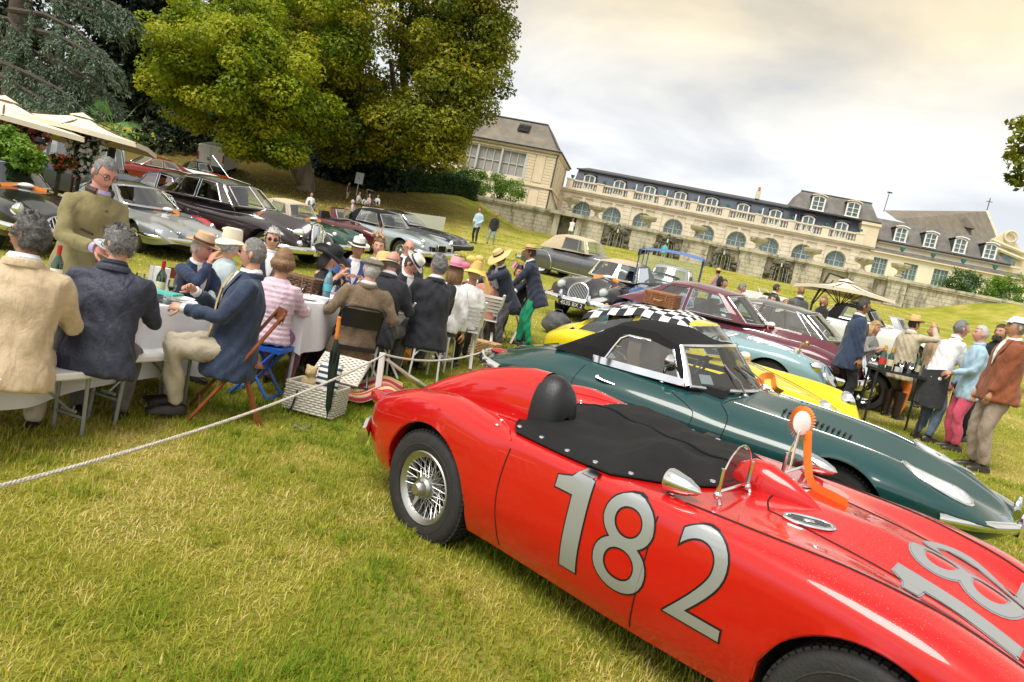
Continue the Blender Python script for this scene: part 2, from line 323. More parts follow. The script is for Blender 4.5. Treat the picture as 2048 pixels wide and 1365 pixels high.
# ================================================================ chateau and terrace
def stone_mat(name, c1, c2, stain=.5, sc=.6):
 m = bpy.data.materials.new(name); MATS[name] = m; nt = nodes_of(m); b = nt.nodes['Principled BSDF']; N = nt.nodes.new; L = nt.links.new
 tc = N('ShaderNodeTexCoord'); mp = N('ShaderNodeMapping'); g = N('ShaderNodeNewGeometry'); L(g.outputs['Position'], mp.inputs[0])
 n1 = N('ShaderNodeTexNoise'); n1.inputs['Scale'].default_value = sc; n1.inputs['Detail'].default_value = 6; n1.inputs['Roughness'].default_value = .65; L(mp.outputs[0], n1.inputs[0])
 r1 = N('ShaderNodeValToRGB'); r1.color_ramp.elements[0].position = .35; r1.color_ramp.elements[1].position = .65; r1.color_ramp.elements[0].color = (*c1, 1); r1.color_ramp.elements[1].color = (*c2, 1); L(n1.outputs[0], r1.inputs[0])
 m2 = N('ShaderNodeMapping'); m2.inputs['Scale'].default_value = (1, 1, .28); L(g.outputs['Position'], m2.inputs[0])
 n2 = N('ShaderNodeTexNoise'); n2.inputs['Scale'].default_value = 1.5; n2.inputs['Detail'].default_value = 7; n2.inputs['Roughness'].default_value = .7; L(m2.outputs[0], n2.inputs[0])
 r2 = N('ShaderNodeValToRGB'); r2.color_ramp.elements[0].position = .50; r2.color_ramp.elements[1].position = .66; r2.color_ramp.elements[0].color = (0, 0, 0, 1); r2.color_ramp.elements[1].color = (stain, stain, stain, 1); L(n2.outputs[0], r2.inputs[0])
 mx = N('ShaderNodeMix'); mx.data_type = 'RGBA'; L(r2.outputs[0], mx.inputs[0]); L(r1.outputs[0], mx.inputs[6]); mx.inputs[7].default_value = (.05, .047, .038, 1); L(mx.outputs[2], b.inputs['Base Color'])
 b.inputs['Roughness'].default_value = .9; b.inputs['Specular IOR Level'].default_value = .2
 n3 = N('ShaderNodeTexNoise'); n3.inputs['Scale'].default_value = 9; n3.inputs['Detail'].default_value = 5; L(g.outputs['Position'], n3.inputs[0]); bp = N('ShaderNodeBump'); bp.inputs['Strength'].default_value = .5; bp.inputs['Distance'].default_value = .04; L(n3.outputs[0], bp.inputs['Height']); L(bp.outputs[0], b.inputs['Normal'])
 return m
STONE = stone_mat('facade_stone', (.72, .65, .50), (.62, .55, .42), .22)
STONE2 = stone_mat('pale_stone', (.74, .64, .46), (.66, .55, .38), .10)
STONE3 = stone_mat('weathered_stone', (.56, .51, .40), (.42, .38, .29), .72)
STONED = stone_mat('mossy_stone', (.20, .18, .12), (.07, .07, .04), .9, 1.5)
PLASTER = stone_mat('cream_plaster', (.78, .72, .56), (.72, .66, .50), .08)
SLATE = P('blue_slate', (.085, .10, .135), .5, var=.3, vs=3, bump=.4, bs=25, stretch=(1, 1, 3), coords='Object')
SLATEG = P('grey_slate', (.17, .165, .16), .6, var=.5, vs=1.2, bump=.5, bs=14, col2=(.10, .085, .06))
TILE = P('old_tile', (.24, .20, .15), .75, var=.5, vs=.8, bump=.5, bs=14, col2=(.13, .12, .10))
LEAD = P('lead', (.05, .052, .058), .5, var=.3); WHITEF = P('white_joinery', (.80, .80, .78), .5); TEAL = P('teal_iron', (.02, .16, .15), .45); PANE = P('dark_pane', (.10, .15, .15), .08, spec=.8, var=.5, vs=1.5)
PANEB = P('pale_blind_pane', (.42, .40, .37), .35, var=.25, vs=5, stretch=(6, 6, .5)); GREENF = P('pale_green_joinery', (.36, .44, .40), .5)
CH = Matrix(((.98481, .17365, 0, 1.912), (-.17365, .98481, 0, 85), (0, 0, 1, 0), (0, 0, 0, 1)))      # chateau frame: x along the facade, y away, z absolute
WA = Matrix(((.98481, .17365, 0, 1.600), (-.17365, .98481, 0, 69), (0, 0, 1, 0), (0, 0, 0, 1)))
LP = Matrix(((.98481, .17365, 0, .405), (-.17365, .98481, 0, 78), (0, 0, 1, 0), (0, 0, 0, 1)))
def bevbox(name, d, bev, mat, shared={}):
 k = (name, d, bev)
 if k in shared: return shared[k]
 x, y, z = d[0]/2, d[1]/2, d[2]/2; b = bev; mb = MB()
 rs = []
 for yy, q in ((-y, b), (-y+b, 0), (y, 0)):
  rs.append([(-x+q, yy, -z+q), (x-q, yy, -z+q), (x-q, yy, z-q), (-x+q, yy, z-q)])
 mb.rings(rs); me = mb.build(name, mat, smooth=False); me_d = me.data; bpy.data.objects.remove(me); shared[k] = me_d; return me_d
def put(name, me, parent, M):
 o = bpy.data.objects.new(name, me); COL.objects.link(o); o.parent = parent; o.matrix_local = M; return o
def wall_with_holes(mb, s0, s1, z0, z1, d, holes, depth=.45, mat=None, n=12):
 """front wall in the x-z plane with rectangular or arched holes: (cx, halfw, zbottom, zspring, arched)"""
 holes = sorted(holes); x = s0
 for cx, hw, zb, zs, ar in holes:
  mb.add([(x, d, z0), (cx-hw, d, z0), (cx-hw, d, z1), (x, d, z1)], [(0, 1, 2, 3)], mat)
  if zb > z0: mb.add([(cx-hw, d, z0), (cx+hw, d, z0), (cx+hw, d, zb), (cx-hw, d, zb)], [(0, 1, 2, 3)], mat)
  top = [(cx-hw*math.cos(math.pi*i/n), zs+(hw*math.sin(math.pi*i/n) if ar else 0)) for i in range(n+1)] if ar else [(cx-hw, zs), (cx+hw, zs)]
  V = []; Fc = []
  for a, b in top: V += [(a, d, b), (a, d, z1)]
  for i in range(len(top)-1): Fc.append((2*i, 2*i+2, 2*i+3, 2*i+1))
  mb.add(V, Fc, mat)
  out = [(cx-hw, zb)]+top+[(cx+hw, zb)]; V = []
  for a, b in out: V += [(a, d, b), (a, d+depth, b)]
  mb.add(V, [(2*i, 2*i+1, 2*i+3, 2*i+2) for i in range(len(out)-1)], mat)
  x = cx+hw
 mb.add([(x, d, z0), (s1, d, z0), (s1, d, z1), (x, d, z1)], [(0, 1, 2, 3)], mat)
def arched_window(parent, cx, hw, zb, zs, d, frame, pane, nx=4, bars=(.25, .5, .75), fan=True, name='window'):
 w = MB(); n = 12; top = [(cx-hw*math.cos(math.pi*i/n), zs+hw*math.sin(math.pi*i/n)) for i in range(n+1)]
 out = [(cx-hw, zb)]+top+[(cx+hw, zb)]
 w.add([(a, d, b) for a, b in out], [tuple(range(len(out)))])
 win = w.build(name, pane, parent, smooth=False)
 f = MB(); f.tube([(a, d-.02, b) for a, b in out], .07, 6)
 for i in range(1, nx):
  x = cx-hw+2*hw*i/nx; zt = zs+(math.sqrt(max(0, hw*hw-(x-cx)**2)) if not fan or abs(x-cx) < .01 else 0)
  f.box((x, d-.03, (zb+zt)/2), (.06 if abs(x-cx) > .01 else .12, .05, zt-zb))
 for q in bars: f.box((cx, d-.03, zb+(zs-zb)*q), (2*hw, .05, .05))
 f.box((cx, d-.03, zs), (2*hw, .05, .07))
 if fan:
  for k in range(1, 6):
   a = math.pi*k/6; f.tube([(cx+.35*hw*math.cos(a), d-.03, zs+.35*hw*math.sin(a)), (cx+hw*math.cos(a), d-.03, zs+hw*math.sin(a))], .025, 4)
  f.tube([(cx+.37*hw*math.cos(math.pi*k/8), d-.03, zs+.37*hw*math.sin(math.pi*k/8)) for k in range(9)], .025, 4)
  f.tube([(cx+.7*hw*math.cos(math.pi*k/8), d-.03, zs+.7*hw*math.sin(math.pi*k/8)) for k in range(9)], .022, 4)
 f.build('frame', frame, win, smooth=False)
 return win
def dormer(parent, cx, hw, zb, zt, d, hood, wall=WHITEF, cheek=SLATE, cols=2, rows=3, deep=1.2, paned=PANE):
 """dormer window with segmental head: casing and hood as one part, panes as sub-part"""
 n = 8; rise = .3*hw; head = [(cx-hw+2*hw*i/n, zt-rise+rise*math.sin(math.pi*i/n)) for i in range(n+1)]
 w = MB(); out = [(cx-hw, zb)]+head+[(cx+hw, zb)]
 w.tube([(a, d, b) for a, b in out], .10, 6, mat=0)
 w.box((cx, d, zb), (2*hw+.24, .2, .12), mat=0)
 for i in range(1, cols): w.box((cx-hw+2*hw*i/cols, d, (zb+zt)/2), (.09, .08, zt-zb-.05), mat=0)
 for i in range(1, rows): w.box((cx, d, zb+(zt-rise-zb)*i/rows+.0), (2*hw, .07, .05), mat=0)
 for sx in (-1, 1): w.add([(cx+sx*(hw+.1), d+.02, zb), (cx+sx*(hw+.1), d+deep, zb), (cx+sx*(hw+.1), d+deep, zt-rise), (cx+sx*(hw+.1), d+.02, zt-rise)], [(0, 1, 2, 3)], mat=1)
 V = []
 for a, b in head:
  a2 = cx+(a-cx)*1.28; V += [(a2, d-.22, b+.12), (a2, d+deep, b+.12), (a2, d-.22, b+.24), (a2, d+deep, b+.24)]
 w.add(V, [(4*i+2, 4*i+6, 4*i+7, 4*i+3) for i in range(n)]+[(4*i, 4*i+1, 4*i+5, 4*i+4) for i in range(n)]+[(4*i, 4*i+4, 4*i+6, 4*i+2) for i in range(n)], mat=2)
 o = w.build('dormer_window', [wall, cheek, hood], parent, smooth=False)
 g = MB(); g.add([(a, d+.06, b) for a, b in out], [tuple(range(len(out)))]); g.build('pane', paned, o, smooth=False)
 return o
BAL = None
def balustrade(parent, s0, s1, z0, z1, d, step=.30):
 global BAL
 if BAL is None:
  mb = MB(); mb.lathe([(.07, 0), (.07, .05), (.04, .08), (.085, .28), (.07, .42), (.035, .62), (.05, .7), (.07, .72), (.07, .78)], 8, cap=True); t = mb.build('baluster', STONE); BAL = t.data; bpy.data.objects.remove(t)
 r = MB(); r.box(((s0+s1)/2, d, z1-.08), (s1-s0, .42, .16)); r.box(((s0+s1)/2, d, z0+.08), (s1-s0, .42, .16)); r.build('balustrade_rail', STONE, parent, smooth=False)
 n = max(1, int((s1-s0)/step)); sc = (z1-z0-.32)/.78
 for i in range(n): put('baluster', BAL, parent, T(s0+(i+.5)*(s1-s0)/n, d, z0+.16) @ SCL(1, 1, sc))
def build_orangery():
 c = thing('orangery', 'long stone orangery with arched windows, balustrade and blue slate mansard roof', 'building', CH)
 arches = [2.9+3.635*k for k in range(9)]; hw = 1.09; zs = 11.18; Z0 = 8.2
 w = MB(); wall_with_holes(w, -.3, 35.3, Z0, 13.1, 0, [(a, hw, 8.9, zs, True) for a in arches], .5)
 w.add([(-.3, 0, Z0), (-.3, 0, 13.1), (-.3, 9, 13.1), (-.3, 9, Z0)], [(0, 1, 2, 3)]); w.add([(35.3, 0, Z0), (35.3, 9, Z0), (35.3, 9, 13.1), (35.3, 0, 13.1)], [(0, 1, 2, 3)])
 w.build('wall', STONE, c, smooth=False)
 k = MB(); k.box((17.5, -.12, 13.22), (35.9, .5, .2)); k.box((17.5, -.2, 13.38), (36.1, .7, .14)); k.box((17.5, -.05, 12.75), (35.7, .22, .14)); k.box((17.5, .55, 13.36), (35.2, 1.2, .08)); k.build('cornice', STONE, c, smooth=False)
 for a in arches:
  arched_window(c, a, hw-.02, 8.9, zs, .4, GREENF, PANE)
  v = MB(); n = 16; rs = []
  for i in range(n+1):
   q = math.pi*i/n; ci, si = math.cos(q), math.sin(q); rs.append([(a-ci*r, y, zs+si*r) for r, y in ((hw+.02, -.06), (hw+.26, -.06), (hw+.26, .0), (hw+.02, .0))])
  v.rings(rs); v.box((a, -.08, zs+hw+.2), (.32, .2, .5), taper=1.2); v.build('archivolt', STONE, c, smooth=False)
 piers = [.85+3.66*i for i in range(10)]
 blk = bevbox('stone_block', (.95, .16, .44), .03, STONE); blk2 = bevbox('stone_block', (1.30, .10, .40), .03, STONE)
 for p in piers:
  for j in range(10): put('stone_block', blk, c, T(p, -.06, 8.55+j*.46))
  m = MB(); m.box((p, -.1, 13.98), (.78, .56, 1.06)); m.box((p, -.1, 14.54), (.9, .68, .13)); m.build('pier', STONE, c, smooth=False)
 for a, b in zip(piers[:-1], piers[1:]):
  balustrade(c, a+.4, b-.4, 13.45, 14.56, -.12)
 roof = MB(); roof.add([(0.9, 1.2, 13.35), (34.1, 1.2, 13.35), (33.8, 1.75, 16.15), (1.3, 1.75, 16.15)], [(0, 1, 2, 3)]); roof.add([(.9, 1.2, 13.35), (1.3, 1.75, 16.15), (1.3, 8, 16.15), (.9, 9, 13.35)], [(0, 1, 2, 3)])
 r = roof.build('mansard_roof', SLATE, c, smooth=False)
 t = MB(); t.add([(1.15, 1.5, 16.2), (33.9, 1.5, 16.2), (33.9, 4.4, 17.0), (2.2, 4.4, 17.0)], [(0, 1, 2, 3)]); t.add([(1.15, 1.5, 16.2), (2.2, 4.4, 17.0), (2.2, 8, 17.0), (1.15, 8.6, 16.2)], [(0, 1, 2, 3)]); t.box((17.5, 1.58, 16.17), (32.9, .24, .14)); t.build('upper_roof', LEAD, c, smooth=False)
 for a in arches: dormer(c, a+.02, .62, 13.9, 15.62, 1.15, LEAD, rows=2)
 hop = MB(); hop.box((0, 0, .1), (.34, .3, .25), taper=1.25); hop.box((0, 0, -.1), (.2, .2, .2)); hop.tube([(0, 0, -.15), (0, 0, -.9)], .07, 6); hm = hop.build('rain_hopper', TEAL, c, M=T(piers[0], 1.05, 15.0))
 for p in piers[1:]: inst(hm, 'rain_hopper', c, T(p+.25, 1.05, 14.98))
 pol = MB(); pol.tube([(0, 0, 0), (0, 0, .95)], .07, 6); pm = pol.build('white_vent_pipe', WHITEF, c, M=T(piers[2]+.42, .85, 14.55))
 for i in (3, 4, 6, 7): inst(pm, 'white_vent_pipe', c, T(piers[i]+.42, .85, 14.55))
 ch = MB(); ch.box((22.6, 3.6, 17.3), (.5, .5, .9)); ch.lathe([(.14, 0), (.17, .1), (.13, .45), (.15, .5)], 8, T(22.6, 3.6, 17.75), mat=1); ch.build('chimney', [STONE, P('terracotta', (.45, .17, .08), .8)], r, smooth=False)
 # pavilion roof over the right end
 pv = MB(); pv.rings([[(26.1, .9, 16.3), (35.7, .9, 16.3), (35.7, 8, 16.3), (26.1, 8, 16.3)], [(27.05, 2.1, 18.42), (34.7, 2.1, 18.42), (34.7, 7, 18.42), (27.05, 7, 18.42)]]); pv.build('pavilion_roof', SLATEG, c, smooth=False)
 e = MB(); e.box((30.9, .95, 16.22), (9.9, .3, .16)); e.box((35.75, 4.4, 16.22), (.3, 7.2, .16)); e.box((30.9, 2.15, 18.46), (7.8, .22, .12)); e.build('gutter', LEAD, c, smooth=False)
 q = MB(); q.box((34.95, 4.6, 13.2), (1.9, 7.4, 5.9)); q.box((34.95, 4.5, 15.95), (2.1, 7.5, .3)); q.build('pavilion_wall', STONE2, c, smooth=False)
 for a in (28.9, 32.65): dormer(c, a, .66, 16.35, 17.98, .8, STONE2, cheek=LEAD, rows=3)
 return c
build_orangery()
def build_left_pavilion():
 c = thing('stone_pavilion', 'tall cream stone pavilion with wide glazed windows and hipped tile roof', 'building', LP)
 w = MB(); holes = [(-4.6, 1.34, 12.62, 15.22, False), (-7.35, 1.34, 12.62, 15.22, False), (-10.1, 1.34, 12.62, 15.22, False), (-12.85, 1.34, 12.62, 15.22, False), (-15.6, 1.34, 12.62, 15.22, False)]
 wall_with_holes(w, -22, .12, 8.3, 15.75, 0, holes, .35)
 w.add([(.12, 0, 8.3), (.12, 9, 8.3), (.12, 9, 15.75), (.12, 0, 15.75)], [(0, 1, 2, 3)]); w.build('wall', PLASTER, c, smooth=False)
 for cx, hw, zb, zt, _ in holes:
  g = MB(); g.add([(cx-hw, .28, zb), (cx+hw, .28, zb), (cx+hw, .28, zt), (cx-hw, .28, zt)], [(0, 1, 2, 3)]); win = g.build('window', PANEB, c, smooth=False)
  f = MB()
  for i in range(4): f.box((cx-hw+2*hw*i/3, .2, (zb+zt)/2), (.16 if i in (0, 3) else .1, .12, zt-zb))
  for q in (0, .5, 1): f.box((cx, .22, zb+(zt-zb)*q), (2*hw, .1, .09))
  f.build('frame', P('grey_joinery', (.52, .54, .52), .6), win, smooth=False)
 for cx in (-3.1, -5.97, -8.72, -11.47, -14.2):
  p = MB(); p.box((cx, -.05, 13.9), (.22, .2, 2.9)); p.build('window_post', P('grey_joinery'), c, smooth=False)
 blk = bevbox('stone_block', (1.05, .12, .31), .03, STONE2); side = bevbox('stone_block', (.9, .12, .31), .03, STONE2)
 for j in range(21):
  z = 8.95+j*.325
  if 11.75 < z < 12.15: continue
  put('stone_block', blk, c, T(-.42, -.05, z)); put('stone_block', blk, c, T(-2.68, -.05, z)); put('stone_block', side, c, T(.17, .42, z) @ RZ(R(90)))
 pn = MB(); pn.box((-1.55, -.04, 13.9), (1.05, .1, 3.0)); pn.box((-1.55, -.04, 10.5), (1.05, .1, 2.2)); pn.build('stone_panel', STONE2, c, smooth=False)
 for y in (2.2, 4.4, 6.4):
  m = MB(); m.box((.17, y, 13.9), (.12, 1.1, 2.8)); m.build('blind_panel', STONE2, c, smooth=False)
 k = MB(); k.box((-11, -.08, 11.97), (22.3, .3, .16)); k.box((-11, -.12, 15.82), (22.4, .5, .2)); k.box((-11, -.05, 15.45), (22.3, .25, .12)); k.box((.2, 4.4, 11.97), (.3, 9.2, .16)); k.box((.24, 4.4, 15.82), (.5, 9.2, .2)); k.build('cornice', STONE2, c, smooth=False)
 r = MB(); zr = 19.15
 rows = [(16.0, .45, 0), (16.5, .02, .62), (zr, -2.0, 2.6)]
 V = [[(-22.5, -.45+o, z), (.55-(o if z > 16 else 0)*.95, -.45+o, z), (.55-(o if z > 16 else 0)*.95, 9.4-o, z), (-22.5, 9.4-o, z)] for z, _, o in rows]
 r.rings(V); r.build('roof', TILE, c, smooth=False)
 rd = MB(); rd.tube([(-22, 2.1, zr+.02), (-2.0, 2.1, zr+.02)], .1, 6); rd.tube([(-2.0, 2.1, zr), (0, -.1, 16.5), (.5, -.4, 16.05)], .07, 6); rd.tube([(-22, -.5, 16.0), (.6, -.5, 16.0), (.6, 9, 16.0)], .09, 6); rd.build('ridge_and_gutter', LEAD, c)
 s = MB(); s.add([(-5.1, .88, 17.75), (-3.75, .88, 17.75), (-3.75, 1.66, 18.6), (-5.1, 1.66, 18.6)], [(0, 1, 2, 3)])
 for i in range(5): s.box((-4.42, .88+.18*i, 17.83+.21*i), (1.4, .1, .06))
 s.build('skylight', LEAD, c, smooth=False)
 p = MB(); p.tube([(.28, -.12, 15.7), (.2, -.12, 15.2), (.2, -.12, 8.6)], .07, 6); p.tube([(.28, .1, 11.8), (.26, 8, 10.6)], .06, 6); p.build('downpipe', LEAD, c)
build_left_pavilion()
def build_right_wing():
 c = thing('side_wing', 'low cream wing with slate roof, white dormers and tall French windows', 'building', CH)
 holes = [(36.6, .75, 8.9, 12.4, False), (39.75, .75, 8.9, 12.4, False), (42.88, .75, 8.9, 12.4, False), (46.0, .75, 8.9, 12.4, False), (49.1, .75, 8.9, 12.4, False)]
 w = MB(); wall_with_holes(w, 35.3, 52.5, 8.2, 12.9, .02, holes, .35); w.add([(52.5, 0, 8.2), (52.5, 8, 8.2), (52.5, 8, 12.9), (52.5, 0, 12.9)], [(0, 1, 2, 3)]); w.box((42.6, 3.3, 13.9), (14.6, 1.8, 1.6)); w.build('wall', PLASTER, c, smooth=False)
 for cx, hw, zb, zt, _ in holes:
  g = MB(); g.add([(cx-hw, .3, zb), (cx+hw, .3, zb), (cx+hw, .3, zt), (cx-hw, .3, zt)], [(0, 1, 2, 3)]); win = g.build('window', PANE, c, smooth=False); f = MB()
  for i in range(5): f.box((cx-hw+2*hw*i/4, .24, (zb+zt)/2), (.12 if i in (0, 2, 4) else .05, .08, zt-zb))
  for q in range(7): f.box((cx, .25, zb+(zt-zb)*q/6), (2*hw, .06, .06))
  f.build('frame', GREENF, win, smooth=False)
 k = MB(); k.box((43.9, -.1, 12.98), (17.4, .4, .14)); k.box((43.9, 2.3, 14.45), (14.9, .4, .22)); k.build('cornice', STONE2, c, smooth=False)
 r = MB(); r.add([(35.1, -.25, 13.05), (52.8, -.25, 13.05), (52.4, 2.4, 13.85), (35.1, 2.4, 13.85)], [(0, 1, 2, 3)]); r.build('lean_to_roof', SLATEG, c, smooth=False)
 r = MB(); r.rings([[(35.2, 2.1, 14.6), (50.1, 2.1, 14.6), (50.1, 9, 14.6), (35.2, 9, 14.6)], [(35.2, 5.0, 17.5), (47.6, 5.0, 17.5), (47.6, 7, 17.5), (35.2, 7, 17.5)]]); r.build('roof', SLATEG, c, smooth=False)
 g = MB(); g.tube([(35.2, 2.0, 14.6), (50.2, 2.0, 14.6)], .1, 6); g.build('gutter', LEAD, c)
 for a in (38.6, 41.75, 44.85, 47.95): dormer(c, a, .58, 14.85, 16.45, 2.25, WHITEF, cheek=LEAD, rows=3, deep=2)
 hop = MB(); hop.box((0, 0, .1), (.34, .3, .3), taper=1.3); hop.box((0, 0, -.1), (.2, .2, .2)); hm = hop.build('rain_hopper', TEAL, c, M=T(38.6, .4, 13.75))
 for x in (41.8, 44.9, 48.1): inst(hm, 'rain_hopper', c, T(x, .4, 13.75))
build_right_wing()
def build_chapel():
 o = at(1973, 423, 118); M = Matrix(((.98481, .17365, 0, o.x), (-.17365, .98481, 0, o.y), (0, 0, 1, 0), (0, 0, 0, 1)))
 c = thing('chapel', 'old chapel with steep brown tile roof, cross and scrolled stone gable', 'building', M); zr = o.z
 a = at(1768, 421, 95); La = M.inverted() @ a
 r = MB(); ex = 7.5; ze = zr-8.5
 V = [(0, 0, zr), tuple(La), (La.x, La.y-6, ze-1.5), (2.2, -6.5, ze), (7.0, 2, ze), (3, 8, ze)]
 r.add(V, [(0, 1, 2, 3), (0, 3, 4), (0, 4, 5)]); r.build('roof', TILE, c, smooth=False)
 s = MB(); s.tube([(0, 0, zr), (1.05, -3.1, zr-4.0), (2.2, -6.5, ze)], .22, 6); s.build('hip_ridge', STONE, c)
 x = MB(); x.tube([(0, 0, zr-.1), (.05, 0, zr+2.2)], .07, 6); x.box((.05, 0, zr+1.6), (.9, .08, .1)); x.build('cross', LEAD, c)
 x = MB(); x.tube([(La.x, La.y, La.z-.2), (La.x+.1, La.y, La.z+2.4)], .05, 6); x.box((La.x+.15, La.y, La.z+2.4), (.6, .1, .18)); x.build('weather_vane', LEAD, c)
 d = MB(); q = M.inverted() @ at(1925, 455, 106); d.rings([[(q.x-1.3, q.y, q.z-1.2), (q.x+1.3, q.y, q.z-1.2), (q.x+1.3, q.y+3, q.z-1.2), (q.x-1.3, q.y+3, q.z-1.2)], [(q.x-1.3, q.y, q.z+.1), (q.x+1.3, q.y, q.z+.1), (q.x+1.3, q.y+3, q.z+.1), (q.x-1.3, q.y+3, q.z+.1)]], mat=0); d.rings([[(q.x-1.7, q.y-.3, q.z+.05), (q.x+1.7, q.y-.3, q.z+.05), (q.x+1.7, q.y+4, q.z+.05), (q.x-1.7, q.y+4, q.z+.05)], [(q.x-.05, q.y-.3, q.z+1.5), (q.x+.05, q.y-.3, q.z+1.5), (q.x+.05, q.y+4, q.z+1.5), (q.x-.05, q.y+4, q.z+1.5)]], mat=1); d.build('roof_dormer', [LEAD, TILE], c, smooth=False)
 # scrolled gable and body
 def lp(u, v, dd): return M.inverted() @ at(u, v, dd)
 pts = [lp(*p, 104) for p in ((1988, 480), (2004, 470), (2014, 463), (2020, 461), (2026, 462), (2029, 470), (2031, 484), (2040, 496), (2046, 503), (2052, 510), (2046, 640), (1990, 640))]
 g = MB(); g.poly(pts, 1.2); g.build('gable', STONE2, c, smooth=False)
 k = MB(); A = lp(1982, 480, 103.6); B = lp(2050, 508, 103.6)
 for dz in (0, -.9): k.tube([A+Vector((0, 0, dz)), B+Vector((0, 0, dz))], .28, 6)
 cc = lp(2022, 474, 103.7); k.tube([(cc.x+.8*math.cos(t), cc.y, cc.z+.8*math.sin(t)) for t in np.linspace(0, 6.28, 13)], .16, 6); k.build('moulding', STONE, c)
 h = MB(); cc = lp(2012, 519, 103.7); h.poly([(cc.x-1.3, cc.y, cc.z-1)]+[(cc.x-1.3*math.cos(t), cc.y, cc.z+1.0*math.sin(t)) for t in np.linspace(0, math.pi, 9)]+[(cc.x+1.3, cc.y, cc.z-1)], .3); h.build('window', PANE, c, smooth=False)
build_chapel()
# ---- terrace wall with piers, recessed bays and capping
def build_terrace():
 t = MB(); a = WA @ Vector((-60, .2, 8.62)); b = WA @ Vector((120, .2, 8.62)); c = WA @ Vector((120, 160, 8.62)); d = WA @ Vector((-60, 160, 8.62))
 t.add([a, b, c, d], [(0, 1, 2, 3)]); o = t.build('gravel_terrace', P('gravel', (.46, .41, .32), .95, var=.2, vs=3), smooth=False); tag(o, kind='structure')
 w = thing('terrace_wall', 'weathered stone terrace wall with projecting piers along the top of the lawn', 'wall', WA)
 m = MB(); m.box((16.5, .35, 7.2), (50.4, .5, 2.9)); m.build('wall', STONE3, w, smooth=False)
 cap = MB(); cap.box((16.5, .2, 8.74), (50.6, .95, .22)); cap.box((16.5, .12, 8.56), (50.4, .7, .14)); cap.build('coping', STONE3, w, smooth=False)
 bl = [bevbox('stone_block', (l, .2, .36), .025, STONE3) for l in (1.05, .78, .62)]
 piers = [(.0, .9), (3.7, 2.2), (8.65, 2.4), (13.55, 2.4), (18.8, 2.4), (23.75, 2.4), (28.3, 2.2), (31.4, 1.6)]
 for cx, wd in piers:
  p = MB(); p.box((cx, -.15, 7.2), (wd, .6, 2.9)); p.box((cx, -.22, 8.71), (wd+.35, .95, .3)); p.box((cx, -.2, 8.5), (wd+.18, .8, .14)); p.build('pier', STONE3, w, smooth=False)
  for j in range(6):
   x = cx-wd/2+(.0 if j % 2 else -.25); k = 0
   while x < cx+wd/2-.2:
    L = (1.05, .78, .62)[(k+j) % 3]; x0 = max(x, cx-wd/2); x1 = min(x+L, cx+wd/2)
    if x1-x0 > .2: put('stone_block', bl[(k+j) % 3], w, T((x0+x1)/2, -.42, 6.55+j*.37) @ SCL((x1-x0-.02)/L, 1, 1))
    x += L; k += 1
 for j in range(6):      # plain left and right runs of coursed stone
  for (x, x1) in ((-8.6, -.6), (32.4, 41.6)):
   x -= .5*(j % 2); k = j
   while x < x1:
    L = (1.05, .78, .62)[k % 3]; put('stone_block', bl[k % 3], w, T(x+L/2, .06, 6.6+j*.37) @ SCL(.98, 1, 1)); x += L; k += 1
 # grotto opening at the left end
 g = MB(); g.box((1.35, -.1, 7.4), (1.5, .7, 2.2), mat=0); g.box((1.35, -.5, 8.65), (3.6, 1.5, .35), mat=1); g.box((.25, -.5, 7.4), (.55, 1.0, 2.3), mat=1); g.box((2.45, -.5, 7.4), (.55, 1.0, 2.3), mat=1); g.build('grotto', [STONED, STONE3], w, smooth=False)
 # fountains
 def fountain(x, lab):
  f = thing('wall_fountain', lab, 'fountain', WA @ T(x, -.25, 0), 'fountains set into the terrace wall'); z0 = H(*(WA @ Vector((x, -1, 0)))[:2])-.1
  rk = MB();
  for i in range(46):
   q = random.random(); xx = random.uniform(-1, 1)*(1.5-.9*q); rk.ball((xx, .05-random.random()*.25, z0+.2+q*1.75), (random.uniform(.16, .4), .2, random.uniform(.14, .34)), 7, 5)
  rk.build('mossy_rockwork', STONED, f)
  b = MB(); b.lathe([(.05, 0), (.3, .04), (.62, .2), (.7, .3), (.6, .3)], 14, T(0, -.35, z0+1.15)); b.lathe([(.24, 0), (.16, .2), (.2, 1.2)], 10, T(0, -.35, z0)); b.build('basin', STONED, f)
  s = MB(); s.ball((0, -.15, z0+1.95), (.2, .2, .3), 8, 6); s.ball((0, -.15, z0+2.25), .15, 8, 6); s.tube([(-.3, -.1, z0+1.75), (0, -.1, z0+2.05), (.3, -.1, z0+1.75)], .09, 6); s.build('stone_mask', STONED, f)
  wt = MB()
  for i in range(14):
   a = 2*math.pi*i/14; wt.tube([(.62*math.cos(a), -.35+.62*math.sin(a), z0+1.44), (.74*math.cos(a), -.35+.74*math.sin(a), z0+1.1), (.76*math.cos(a), -.35+.76*math.sin(a), z0+.1)], .011, 4)
  wt.tube([(0, -.3, z0+1.85), (0, -.4, z0+1.5)], .07, 6)
  wt.build('falling_water', P('water_white', (.8, .84, .86), .15, trans=.3), f)
 for x, lb in ((6.2, 'mossy wall fountain with shell basin, next to the grotto'), (10.95, 'mossy wall fountain behind the visitor in turquoise'), (16.2, 'mossy wall fountain with white jet beside the blue canopy car'), (21.4, 'mossy wall fountain next to the two people seated at the wall')): fountain(x, lb)
 # stone tazza basins on the piers
 tz = MB(); tz.lathe([(.42, 0), (.42, .12), (.26, .2), (.17, .45), (.22, .55), (.5, .68), (.88, .86), (.98, 1.0), (.98, 1.12), (.88, 1.1), (.3, .98)], 24, cap=True)
 for i in range(24):
  a = 2*math.pi*i/24; tz.ball((.84*math.cos(a), .84*math.sin(a), .84), (.09, .09, .07), 5, 4)
 tm = tz.build('stone_tazza', STONE3); me = tm.data; bpy.data.objects.remove(tm)
